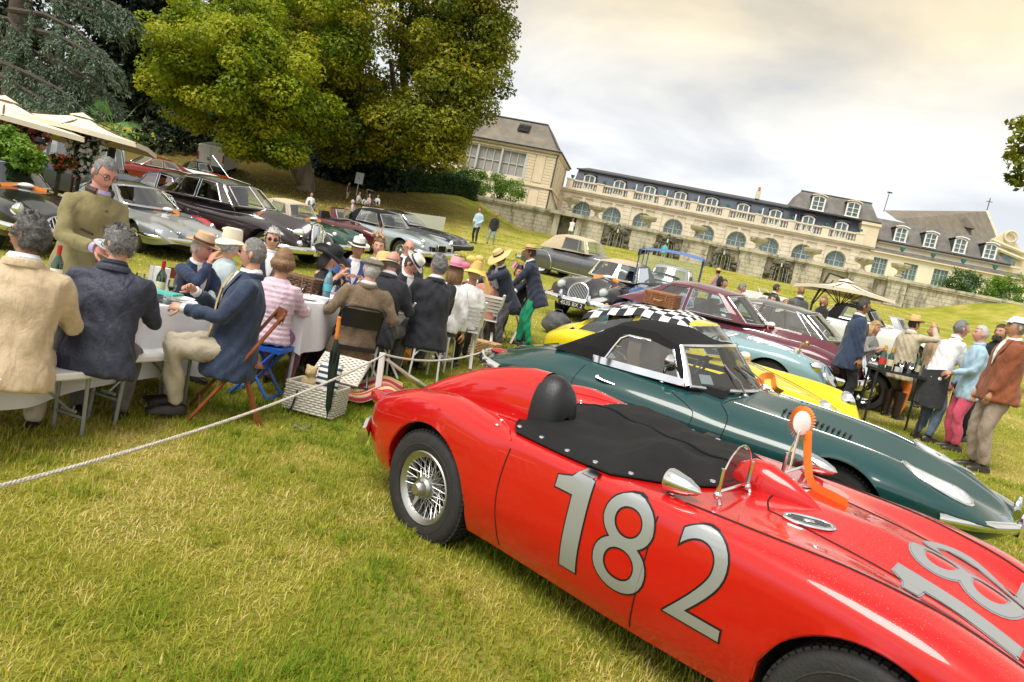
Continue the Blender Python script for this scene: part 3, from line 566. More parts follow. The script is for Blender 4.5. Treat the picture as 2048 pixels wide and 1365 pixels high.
 for i, (x, z) in enumerate(((1.1, 9.15), (3.8, 8.85), (8.7, 8.85), (13.5, 8.85), (19.0, 8.85), (23.8, 8.85), (28.3, 8.85), (31.4, 9.0))):
  o = bpy.data.objects.new('stone_tazza', me); COL.objects.link(o); o.matrix_world = WA @ T(x, -.1, z) @ SCL(.84, .84, 1.0); tag(o, 'wide stone tazza bowl '+('directly above the grotto', 'between the grotto and the first wall fountain', 'on the pier behind the turquoise child', 'on the pier next to the blue canvas canopy', 'on the pier beside the jetting fountain', 'on the pier above the two sitters', 'before the first French window', 'at the end of the piers before the second French window')[i], 'urn', 'stone bowls on the terrace wall')
build_terrace()
# ================================================================ trees, hedge and plants
def leaves(name, C, Rr, n, size, mat, parent=None, tint=(.5, .2), shell=.55, aspect=.6, droop=0.0, ctint=.18, nup=.5):
 """n leaves per clump spread through each clump's ellipsoid; C (k,3), Rr (k,3)"""
 C = np.asarray(C, float); Rr = np.asarray(Rr, float); k = len(C); idx = np.repeat(np.arange(k), n); N = len(idx)
 d = RNG.normal(size=(N, 3)); d /= np.linalg.norm(d, axis=1)[:, None]
 r = shell+(1.05-shell)*RNG.random(N)**.6
 p = C[idx]+d*r[:, None]*Rr[idx]; p[:, 2] -= droop*RNG.random(N)
 nrm = d*.8+RNG.normal(size=(N, 3))*.55+np.array([0, -.15, nup]); nrm /= np.linalg.norm(nrm, axis=1)[:, None]
 a = RNG.normal(size=(N, 3)); a[:, 2] -= .4; a -= nrm*(a*nrm).sum(1)[:, None]; a /= np.linalg.norm(a, axis=1)[:, None]; b = np.cross(nrm, a)
 s = size*RNG.uniform(.55, 1.3, N)[:, None]; L_ = a*s; W_ = b*s*aspect*.5; bend = -nrm*s*.18
 V = np.stack([p-L_*.5+bend, p+W_, p+L_*.5+bend, p-W_], 1).reshape(-1, 3); i = np.arange(N)*4
 ct = RNG.normal(0, ctint, k)
 t = np.clip(tint[0]+ct[idx]+RNG.normal(0, tint[1], N), 0, 1)
 return npmesh(name, V, None, mat, {'tint': np.repeat(t, 4)}, parent, ft=np.concatenate([np.stack([i, i+1, i+2], -1), np.stack([i, i+2, i+3], -1)]))
def shell_pts(c, rad, n, lo=-1.0):
 out = []
 while len(out) < n:
  d = RNG.normal(size=3); d /= np.linalg.norm(d)
  if d[2] < lo: continue
  out.append(np.array(c)+d*np.array(rad)*RNG.uniform(.66, 1.16))
 return out
def lobe(u, v, ru, rv, depth, n, thick=.8):
 c = at(u, v, depth); k = depth/FPX; return shell_pts(c, (ru*k, ru*k*thick, rv*k), n)
BARK = P('bark', (.21, .165, .115), .9, var=.45, vs=3, bump=1.0, bs=10, stretch=(1, 1, .25)); BARKD = P('dark_bark', (.06, .045, .035), .9, var=.4, bump=.8, bs=12)
LEAF = attr_mat('plane_leaves', 'tint', (.05, .12, .006), (.27, .345, .012), (.54, .50, .03), .55, .4)
LEAF2 = attr_mat('plane_leaves_olive', 'tint', (.045, .085, .008), (.235, .255, .010), (.44, .37, .02), .55, .35)
LEAFD = attr_mat('dark_evergreen', 'tint', (.006, .013, .006), (.018, .032, .011), (.035, .055, .016), .6, .1)
LEAFH = attr_mat('hedge_leaves', 'tint', (.008, .03, .006), (.028, .085, .012), (.07, .15, .02), .5, .2)
LEAFS = attr_mat('shrub_leaves', 'tint', (.04, .12, .01), (.12, .27, .02), (.26, .36, .04), .5, .35)
CEDAR = attr_mat('cedar_needles', 'tint', (.04, .065, .042), (.12, .17, .115), (.25, .31, .22), .6, .2)
def limb(mb, pts, r0, r1, n=8):
 k = len(pts); mb.tube(pts, [r0+(r1-r0)*i/(k-1) for i in range(k)], n)
def trunk_obj(parent, base, tops, r=.6, mat=BARK, extra=()):
 mb = MB(); b = Vector(base)
 for t in tops:
  t = Vector(t); m = b.lerp(t, .5)+Vector((random.uniform(-.6, .6), random.uniform(-.4, .4), .6))
  mb.tube([b-Vector((0, 0, .4)), b+Vector((0, 0, .35)), b.lerp(m, .5), m, t], [r*1.7, r*1.15, r, r*.72, r*.25], 12)
 for e in extra: mb.tube(e, [.28-.2*i/(len(e)-1) for i in range(len(e))], 7)
 return mb.build('trunk', mat, parent)
def tree(name, label, base, tops, clumps, rad, n, size, mat, r=.6, bark=BARK, group=None, extra=(), M=None, **kw):
 t = thing(name, label, 'tree', None, group); trunk_obj(t, base, tops, r, bark, extra)
 C = np.array(clumps); Rr = np.array([[rad*RNG.uniform(.7, 1.3), rad*RNG.uniform(.7, 1.3), rad*RNG.uniform(.45, .8)] for _ in C])
 leaves('crown', C, Rr, n, size, mat, t, **kw); return t
def build_trees():
 b1 = gp(612, 380); k = b1.y/FPX
 cl = lobe(455, 150, 150, 95, 45, 76)+lobe(400, 110, 90, 70, 46, 40)+lobe(540, 60, 170, 110, 50, 75)+lobe(520, -90, 220, 120, 52, 50)+lobe(530, 288, 55, 28, 45, 18)+lobe(560, 170, 60, 80, 46, 26)+lobe(620, 235, 55, 40, 48, 18)
 tops = [at(470, 150, 47), at(600, 80, 50), at(520, -60, 52)]
 tree('plane_tree', 'huge plane tree with twin ivy-clad trunks and yellow-green low spreading crown', b1, tops, cl, 1.25, 330, .28, LEAF, .5, group=None, tint=(.5, .17), extra=[[at(560, 290, 49), at(525, 240, 47), at(500, 300, 45), at(480, 325, 44.5)]], nup=.8)
 b2 = gp(835, 352); b2 = at(835, 348, 66); b2.z = H(b2.x, b2.y)
 cl = lobe(780, 110, 190, 165, 54, 104)+lobe(905, 60, 105, 120, 56, 60)+lobe(800, -80, 220, 110, 56, 50)+lobe(815, 262, 100, 50, 52, 46)+lobe(690, 230, 80, 80, 52, 40)+lobe(890, 200, 75, 85, 53, 34)+lobe(960, 90, 55, 75, 57, 22)
 t = tree('plane_tree', 'dense olive-green plane tree with dark rounded crown standing beside the pavilion', b2, [at(780, 120, 55), at(900, 100, 56), at(800, -40, 56)], cl, 1.45, 320, .30, LEAF2, .5, tint=(.45, .18), nup=.8)
 for i, (u, v, ru, rv, d, nn, lab) in enumerate(((265, 120, 70, 230, 68, 60, 'dark narrow evergreen between the cedar and the plane tree'), (360, 230, 110, 170, 72, 70, 'dark evergreen behind the white van'), (560, 200, 140, 230, 70, 80, 'dark evergreen mass behind the twin-trunked plane tree'), (715, 290, 65, 95, 60, 50, 'dark yew overhanging the group of picnickers'), (120, 120, 190, 260, 66, 80, 'dark evergreen behind the blue cedar'))):
  cl = lobe(u, v, ru, rv, d, nn, .5)+lobe(u, v, ru*.6, rv*.75, d, nn//2, .5); b = at(u, v, d); b.z = H(b.x, b.y)
  tree('evergreen_tree', lab, b, [at(u, v-rv*.6, d)], cl, 2.1, 170, .6, LEAFD, .45, BARKD, 'dark evergreens behind the lawn', tint=(.4, .2))
 # low dark undergrowth filling the wood's edge
 C = []
 for u in range(170, 770, 16): C.append(gp(u, 300+(u-170)*.105, .0)+Vector((random.uniform(-1, 1), 6, 1.4)))
 for u in range(170, 770, 22): C.append(gp(u, 300+(u-170)*.105, .0)+Vector((random.uniform(-1, 1), 9, 4.5)))
 o = leaves('undergrowth', C, np.array([[1.9, 1.2, 2.2]]*len(C)), 130, .5, LEAFD, tint=(.5, .22)); tag(o, 'dark undergrowth along the edge of the wood', 'undergrowth', kind='stuff')
 # cedar
 c = thing('cedar_tree', 'large blue-grey cedar with drooping layered boughs above the cream parasols', 'tree'); D = 38
 mb = MB(); b = at(30, 300, D); b.z = H(b.x, b.y); mb.tube([b, at(32, 150, D), at(42, 0, D), at(60, -160, D)], [.75, .62, .5, .3], 12)
 boughs = [[(20, 20), (90, 30), (150, 60), (205, 105), (226, 130)], [(40, -20), (120, 5), (190, 22), (235, 42)], [(0, 95), (60, 100), (130, 130), (190, 165), (224, 196)], [(-10, 120), (60, 150), (110, 175), (150, 200)], [(-20, 30), (20, 40), (40, 70), (48, 95)], [(30, -60), (130, -30), (220, 5), (262, 30)], [(0, 150), (40, 175), (85, 200), (120, 215)], [(90, 110), (150, 150), (200, 180), (222, 205)], [(-30, 60), (20, 85), (70, 120), (95, 140)], [(60, 60), (110, 70), (160, 95), (200, 120)]]
 NV = [];
 for bi, bg in enumerate(boughs):
  dd = D-4+random.uniform(-2.5, 2.5); pts = [at(u, v, dd+(D-dd)*(1-i/4)*.6) for i, (u, v) in enumerate(bg)]
  mb.tube(pts, [.16-.035*i for i in range(len(pts))], 6)
  P3 = np.array(pts); nb = 62; t = RNG.random(nb)**.75*(len(pts)-1); i0 = np.minimum(t.astype(int), len(pts)-2); f = (t-i0)[:, None]; q = P3[i0]*(1-f)+P3[i0+1]*f; ax = P3[i0+1]-P3[i0]; ax /= np.linalg.norm(ax, axis=1)[:, None]
  sd = np.cross(ax, [0, 0, 1.0])*RNG.choice([-1, 1], nb)[:, None]; bd = ax*.75+sd*.55+np.stack([np.zeros(nb), np.zeros(nb), RNG.uniform(-.75, -.15, nb)], -1); bd /= np.linalg.norm(bd, axis=1)[:, None]; bl = RNG.uniform(.7, 1.9, nb)*(1-.35*t/len(pts))
  w = RNG.random((nb, 42)); pp = q[:, None]+bd[:, None]*(bl[:, None]*w)[..., None]; pp[..., 2] -= .28*(bl[:, None]*w)**2; pp += RNG.normal(size=pp.shape)*np.array([.07, .07, .05]); NV.append((pp.reshape(-1, 3), np.repeat(bd, 42, 0)))
 mb.build('trunk', BARKD, c)
 p = np.concatenate([a for a, _ in NV]); o = np.concatenate([b for _, b in NV]); n = len(p); d = o*.9+RNG.normal(size=(n, 3))*.42+np.array([0, 0, -.12]); d /= np.linalg.norm(d, axis=1)[:, None]
 s = np.cross(d, RNG.normal(size=(n, 3))); s /= np.linalg.norm(s, axis=1)[:, None]; L_ = d*RNG.uniform(.16, .36, n)[:, None]; s *= .032
 V = np.stack([p, p+L_*.5+s, p+L_, p+L_*.5-s], 1).reshape(-1, 3); i = np.arange(n)*4
 npmesh('crown', V, np.stack([i, i+1, i+2, i+3], -1), CEDAR, {'tint': np.repeat(np.clip(RNG.normal(.5, .22, n)+RNG.normal(0, .1, n), 0, 1), 4)}, c)
 # tree whose branch tips reach in at the right edge
 bt = at(2140, 330, 17); base = Vector((bt.x+1.5, bt.y, H(bt.x+1.5, bt.y)))
 cl = [np.array(at(u, v, 16.5+random.uniform(-.5, .5))) for u, v in ((2040, 250), (2046, 275), (2030, 308), (2044, 330), (2050, 300), (2040, 355), (2060, 370), (2070, 240), (2075, 310), (2085, 345), (2080, 270), (2100, 200), (2110, 300), (2130, 250), (2125, 360), (2150, 300))]
 tree('maple_tree', 'branch tips of a tree reaching in over the lawn beside the chapel roof', base, [at(2150, 260, 17), at(2085, 300, 16.7)], cl, .32, 70, .17, LEAF2, .2, tint=(.35, .2), shell=.1)
build_trees()
def build_hedges():
 h = thing('clipped_hedge', 'long clipped dark green hedge at the top of the lawn before the pavilion', 'hedge')
 A = gp(752, 380); B = gp(946, 402); n = 46; C = [];
 for i in range(n):
  p = A.lerp(B, i/(n-1)); g = H(p.x, p.y)
  for z in (.35, .95, 1.5):
   for y in (0, .8, 1.5): C.append((p.x, p.y+y, g+z))
 leaves('foliage', C, np.array([[.34, .45, .42]]*len(C)), 75, .16, LEAFH, h, tint=(.42, .2), shell=.8)
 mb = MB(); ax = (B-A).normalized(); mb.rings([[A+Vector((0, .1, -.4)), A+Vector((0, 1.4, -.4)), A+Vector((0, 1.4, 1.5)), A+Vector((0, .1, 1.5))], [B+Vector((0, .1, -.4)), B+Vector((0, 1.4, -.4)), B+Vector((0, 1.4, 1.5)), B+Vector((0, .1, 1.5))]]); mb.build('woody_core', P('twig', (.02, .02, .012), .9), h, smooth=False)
 def shrub(name, lab, pts, rad, n, size, mat, tint=(.5, .2)):
  s = thing(name, lab, 'shrub'); C = [];
  for (p, r) in pts: C += shell_pts(p, (r, r*.8, r*.95), 22, -.95)+shell_pts(p, (r*.6, r*.5, r*.6), 8)
  leaves('foliage', C, np.array([[rad, rad, rad*.9]]*len(C)), n, size, mat, s, tint=tint, shell=.3)
  mb = MB(); p0 = Vector(pts[0][0]);
  for k in range(4): mb.tube([p0-Vector((0, 0, pts[0][1]*1.05)), p0-Vector((random.uniform(-.3, .3), 0, .3*pts[0][1]))], .03, 5)
  mb.build('stem', BARKD, s)
 shrub('round_shrub', 'bright green rounded shrub above the wall, before the pavilion', [(at(990, 377, 74), 2.0), (at(1015, 385, 74), 1.6), (at(965, 375, 74), 1.7)], .5, 70, .2, LEAFS)
 shrub('round_shrub', 'green shrub growing behind the clipped hedge', [(at(935, 362, 74), 1.5), (at(900, 355, 75), 1.3)], .5, 70, .2, LEAFH, (.8, .15))
 shrub('terrace_shrub', 'dark green shrub above the wall against the French windows', [(at(1928, 566, 67), 1.6), (at(1905, 574, 67), 1.2)], .5, 70, .19, LEAFH, (.85, .2))
 shrub('terrace_shrub', 'yellow-green shrubs above the end of the terrace wall', [(at(1975, 582, 66), 1.3), (at(2010, 588, 66), 1.5), (at(2045, 585, 65), 1.8), (at(2080, 590, 65), 1.8)], .45, 70, .18, LEAFS, (.62, .2))
 shrub('leafy_bush', 'light green feathery bush behind the black car at the terrace', [(at(30, 303, 12.5), .26), (at(52, 318, 12.4), .22), (at(8, 290, 12.6), .26)], .14, 60, .09, LEAFS, (.7, .2))
 # flowering column, pink blossoms, palm
 WF = attr_mat('white_flowers', 'tint', (.75, .72, .62), (.8, .78, .74), (.75, .42, .5), .7, .2); PF = attr_mat('pink_flowers', 'tint', (.55, .06, .30), (.70, .16, .45), (.75, .4, .6), .7, .2)
 def flowers(name, lab, pts, r, matf, n, fs=.07, leafm=LEAFH):
  s = thing(name, lab, 'plant'); C = np.array([p for p in pts]); leaves('foliage', C, np.array([[r, r, r]]*len(C)), 90, .10, leafm, s, tint=(.5, .2), shell=.2); leaves('blossom', C, np.array([[r*1.1]*3]*len(C)), n, fs, matf, s, tint=(.3, .3), shell=.8, aspect=1.0)
  mb = MB(); p = Vector(pts[-1]); mb.tube([p, (p.x, p.y, H(p.x, p.y))], .04, 6); mb.build('stem', BARKD, s)
 flowers('flower_column', 'tall white rose column beside the blue limousine under the parasols', [at(u, v, 15) for u, v in ((150, 275), (165, 285), (180, 280), (155, 300), (172, 305), (190, 295), (150, 320), (168, 325), (182, 318), (160, 338))], .22, WF, 45, .09)
 flowers('pink_blossom', 'pink flowering plant under the left cream parasol', [at(u, v, 15) for u, v in ((30, 258), (45, 265), (60, 270), (78, 272), (20, 268), (50, 280), (35, 290))], .2, PF, 60, .09)
 flowers('red_flowers', 'low red and orange flower display in front of the blue limousine', [at(u, v, 14.5) for u, v in ((110, 318), (125, 322), (140, 326), (120, 334))], .12, attr_mat('red_flowers_mat', 'tint', (.6, .05, .03), (.75, .2, .04), (.8, .4, .3), .7, .2), 50, .06)
 p = thing('fan_palm', 'potted fan palm behind the cream parasol', 'palm'); o = at(230, 262, 17); mb = MB(); mb.tube([(o.x, o.y, H(o.x, o.y)), o], .09, 8); mb.build('trunk', BARKD, p)
 for k in range(15):
  a = random.uniform(0, 6.28); el = random.uniform(-.5, 1.1); d = Vector((math.cos(a)*math.cos(el), math.sin(a)*math.cos(el)*.6, math.sin(el))); c0 = o+d*.4; s = d.cross(Vector((0, 0, 1))).normalized(); u = s.cross(d); m = MB()
  m.tube([o, c0], .012, 4)
  for j in range(15):
   q = (j-7)/7*1.25; dd = (d*math.cos(q)+s*math.sin(q)); e = c0+dd*.5-Vector((0, 0, .06*abs(q))); w = dd.cross(u).normalized()*.02; mid = c0+dd*.3; m.add([c0, mid+w, e, mid-w], [(0, 1, 2, 3)])
  m.build('frond', P('palm_green', (.08, .20, .03), .5, var=.3), p, smooth=False)
build_hedges()
# ================================================================ cars
def pchip(xk, yk, x):
 xk = np.asarray(xk, float); yk = np.asarray(yk, float); h = np.diff(xk); d = np.diff(yk)/h; m = np.zeros_like(yk)
 for i in range(1, len(xk)-1):
  if d[i-1]*d[i] > 0: w1 = 2*h[i]+h[i-1]; w2 = h[i]+2*h[i-1]; m[i] = (w1+w2)/(w1/d[i-1]+w2/d[i])
 m[0] = d[0]; m[-1] = d[-1]; i = np.clip(np.searchsorted(xk, x)-1, 0, len(h)-1); t = (x-xk[i])/h[i]
 return (2*t**3-3*t**2+1)*yk[i]+(t**3-2*t**2+t)*h[i]*m[i]+(-2*t**3+3*t**2)*yk[i+1]+(t**3-t**2)*h[i]*m[i+1]
def catmull(pts, per):
 p = [np.array(q, float) for q in pts]; p = [2*p[0]-p[1]]+p+[2*p[-1]-p[-2]]; out = []
 for i in range(1, len(p)-2):
  for k in range(per):
   t = k/per; out.append(.5*((2*p[i])+(-p[i-1]+p[i+1])*t+(2*p[i-1]-5*p[i]+4*p[i+1]-p[i+2])*t*t+(-p[i-1]+3*p[i]-3*p[i+1]+p[i+2])*t**3))
 out.append(p[-2]); return out
class Car: pass
def loft_body(root, st, wheels, pm, tuck=.93, dark=None, fine=.05, per=5, sh=.16, mid=.45, name='body'):
 """lofted body from stations (x, w, zb, zf, yf, zv, yv, zc); wheels (x, z, R) open the arches; dark=(x0,x1,w) blackens the cabin floor"""
 A = np.array(st, float); xs = list(np.arange(A[0, 0], A[-1, 0], fine))+[A[-1, 0]]
 for wx, wz, wr in wheels: xs += [wx+wr*math.cos(math.pi*k/20)*(1 if 0 < k < 20 else 1.004) for k in range(21)]
 xs = np.array(sorted(set(round(float(x), 4) for x in xs if A[0, 0] <= x <= A[-1, 0]))); pr = [pchip(A[:, 0], A[:, i], xs) for i in range(1, 8)]; rs = []
 for k, x in enumerate(xs):
  w, zb, zf, yf, zv, yv, zc = [q[k] for q in pr]; zb0 = zb
  for wx, wz, wr in wheels:
   if abs(x-wx) < wr: zb = max(zb, wz+math.sqrt(wr*wr-(x-wx)**2))
  zb = min(zb, zf-.03); hh = zf-zb0
  def side(z): return z if z > zb else zb+(z-zb0)*.0
  c = [(0, zc), (yv*w, zv), (yf*w, zf), (w*.975, zf-hh*sh), (w, zb0+hh*mid), (w*(1+tuck)/2*1.01, zb0+hh*.17), (w*tuck, zb0)]
  q = catmull(c, per); q = [(y, max(z, zb)) for y, z in q]
  half = [(y, z) for y, z in q]; ring = [Vector((x, -y, z)) for y, z in half]+[Vector((x, 0, zb))]+[Vector((x, y, z)) for y, z in reversed(half[1:])]; rs.append(ring)
 n = len(rs[0]); mb = MB(); V = [p for r in rs for p in r]; nh = n//2; Fc = []; ms = []
 for i in range(len(rs)-1):
  for j in range(n):
   a, b = i*n+j, i*n+(j+1) % n; f = (a, b, b+n, a+n); u = [V[q] for q in f]
   if (u[0]-u[2]).length < 1e-5: continue
   bot = j in (nh-1, nh) or (j+1) % n in ()
   cxx = sum(q.x for q in u)/4; cyy = sum(q.y for q in u)/4; czz = sum(q.z for q in u)/4
   k = 0
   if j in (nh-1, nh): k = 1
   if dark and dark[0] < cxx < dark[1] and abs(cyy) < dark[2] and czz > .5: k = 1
   Fc.append(f); ms.append(k)
 Fc.append(tuple(range(n))); ms.append(0); Fc.append(tuple((len(rs)-1)*n+j for j in range(n-1, -1, -1))); ms.append(0)
 mb.v = [tuple(p) for p in V]; mb.f = Fc; mb.m = ms
 o = mb.build(name, [pm, DARK], root, ang=55)
 c = Car(); c.root = root; c.body = o; c.V = [Vector(v) for v in mb.v]; c.bvh = BVHTree.FromPolygons(c.V, mb.f); c.M = root.matrix_world.copy(); c.Mi = c.M.inverted(); c.paint = pm
 # added unseen dark box so that no light passes under the body
 x0, x1 = A[0, 0]+.25, A[-1, 0]-.25; q = MB(); q.box(((x0+x1)/2, 0, .42), (x1-x0, .9, .3)); q.build('light_blocker', DARK, root, smooth=False)
 return c
def top(c, x, y, off=.003):
 h, n, i, d = c.bvh.ray_cast(Vector((x, y, 3)), Vector((0, 0, -1)))
 return (h+n*off) if h else Vector((x, y, .8))
def side(c, x, z, s=-1, off=.003):
 h, n, i, d = c.bvh.ray_cast(Vector((x, s*3, z)), Vector((0, -s, 0)))
 return (h+n*off) if h else Vector((x, s*.7, z))
def onpix(c, u, v, off=.004):
 o = c.Mi @ Vector(CAM); d = (c.Mi.to_3x3() @ Vector(ray(u, v))).normalized(); h, n, i, dd = c.bvh.ray_cast(o, d)
 return (h+n*off, n) if h else (None, None)
def snapline(c, pts, r, mat, name='panel_gap', how='top', s=-1, loop=False, off=.001, n=5, steps=6):
 """thin tube that follows the body surface through the given points: (x,y) on top or (x,z) on the side"""
 P_ = catmull(pts, steps) if len(pts) > 2 else [np.array(pts[0])*(1-t)+np.array(pts[1])*t for t in np.linspace(0, 1, 12)]
 q = [top(c, p[0], p[1], off) if how == 'top' else side(c, p[0], p[1], s, off) for p in P_]
 mb = MB(); mb.tube(q, r, n, loop=loop); return mb.build(name, mat, c.root)
GAP = P('panel_gap_black', (.004, .004, .004), .8)
TYRE = P('tyre', (.022, .022, .023), .7, var=.25, vs=25, bump=.35, bs=90)
def tyre_mesh(r, w, rim):
 mb = MB(); pr = [(rim, -w*.42), (rim+.02, -w*.5), (r*.90, -w*.52), (r*.97, -w*.44), (r, -w*.3), (r, w*.3), (r*.97, w*.44), (r*.90, w*.52), (rim+.02, w*.5), (rim, w*.42)]
 mb.lathe(pr, 40); mb.lathe([(rim+.045, w*.512), (rim+.05, w*.525), (rim+.055, w*.512)], 40)
 for i in range(64):       # tread blocks
  a = 2*math.pi*i/64
  for y in (-.3, -.1, .1, .3): mb.box((math.cos(a)*(r+.001), math.sin(a)*(r+.001), y*w), (.012, r*.07, w*.15), M=Matrix.Rotation(a, 3, 'Z'))
 return mb.build('wheel', TYRE)
def tyre_plain(r, w, rim):
 mb = MB(); mb.lathe([(rim*.6, -w*.4), (rim, -w*.42), (rim+.02, -w*.5), (r*.92, -w*.5), (r, -w*.36), (r, w*.36), (r*.92, w*.5), (rim+.02, w*.5), (rim, w*.42)], 26); return mb.build('wheel', TYRE)
WH = {}
def wheel_set(kind, r=.33, w=.16):
 k = (kind, r, w)
 if k in WH: return WH[k]
 rim = r*.62
 if kind == 'wire':
  t = tyre_mesh(r, w, rim); m = MB(); m.lathe([(rim+.005, w*.50), (rim+.012, w*.46), (rim-.012, w*.40), (rim-.03, w*.30), (rim-.035, -.02), (rim-.03, -w*.3), (rim+.005, -w*.5)], 40)
  hub = .058
  m.lathe([(hub*.9, w*.45), (hub, w*.40), (hub, -.02), (hub*1.2, -.05)], 20, cap=True)
  for i in range(36):
   a = 2*math.pi*i/36
   for sgn, zz, rr in ((1, w*.34, rim-.02), (-1, .0, rim-.03)):
    b = a+sgn*.42*(1 if i % 2 else -1); m.tube([(hub*math.cos(b), hub*math.sin(b), w*.28 if sgn < 0 else -.01), (rr*math.cos(a), rr*math.sin(a), zz)], .0021, 4, cap=False)
  m.lathe([(.0, w*.78), (.030, w*.78), (.040, w*.70), (.044, w*.5), (.06, w*.42)], 20)
  for s in (-1, 1): m.tube([(0, s*.03, w*.60), (0, s*.07, w*.68), (0, s*.105, w*.80)], [.016, .013, .006], 6, flat=.6)
  d = MB(); d.lathe([(.0, -.03), (rim-.05, -.03), (rim-.04, -.06)], 24); dk = d.build('brake_drum', DARK)
  rm = m.build('rim', P('alloy_spoke', (.50, .50, .48), .38, 1.0)); parts = (t, rm, dk)
 else:
  t = tyre_plain(r, w, rim); m = MB()
  if kind == 'disc': m.lathe([(.0, w*.5), (rim*.35, w*.49), (rim*.55, w*.40), (rim*.6, w*.34), (rim*.85, w*.36), (rim, w*.46), (rim+.01, w*.5)], 26)
  else:
   m.lathe([(.0, w*.45), (rim*.22, w*.45), (rim*.3, w*.3)], 20); m.lathe([(rim*.82, w*.36), (rim, w*.46), (rim+.01, w*.5)], 26)
   for i in range(10): a = 2*math.pi*i/10; m.tube([(rim*.2*math.cos(a), rim*.2*math.sin(a), w*.36), (rim*.9*math.cos(a), rim*.9*math.sin(a), w*.38)], .018, 5)
   m.lathe([(0, .0), (rim*.95, .0)], 20, mat=1)
  rm = m.build('rim', [CHROME if kind == 'disc' else STEEL, DARK]); parts = (t, rm)
 me = tuple((p.name.split('.')[0], p.data) for p in parts)
 for p in parts: bpy.data.objects.remove(p)
 WH[k] = me; return me
def wheels(c, xs, track, r, w, kind, sides=(-1, 1)):
 me = wheel_set(kind, r, w)
 for x in xs:
  for s in sides:
   M = T(x, s*track/2, r-.015) @ RX(R(90) if s < 0 else R(-90)); o = put('wheel', me[0][1], c.root, M)
   for nm, d in me[1:]: put(nm, d, o, Matrix())
def ring_lamp(c, pos, d, r, name='headlight', lens=None, deep=.1, bowl=CHROME):
 """round lamp: bezel, glass and bowl facing d"""
 q = Vector(d).normalized().to_track_quat('Z', 'Y').to_matrix().to_4x4() @ RY(R(48)); M = T(*pos) @ q; mb = MB(); mb.lathe([(r*.5, -deep), (r*.95, -deep*.5), (r*1.08, -.005), (r*1.1, .012), (r, .016), (r*.95, .005)], 20)
 o = mb.build(name, bowl, c.root, M=M); g = MB(); g.lathe([(r*.97, .006), (r*.8, .022), (r*.45, .036), (.001, .042)], 20); g.build('lens', lens or P('lamp_lens', (.72, .76, .78), .06, spec=.9, var=.25, vs=30, stretch=(4, 1, 1)), o); return o
def chrome_bar(c, pts, r=.035, flat=1.9, name='bumper', mat=None, per=6, n=10):
 q = [Vector(p) for p in catmull(pts, per)]; mb = MB(); mb.tube(q, r, n, flat=flat, up=(0, 0, 1)); return mb.build(name, mat or CHROME, c.root)
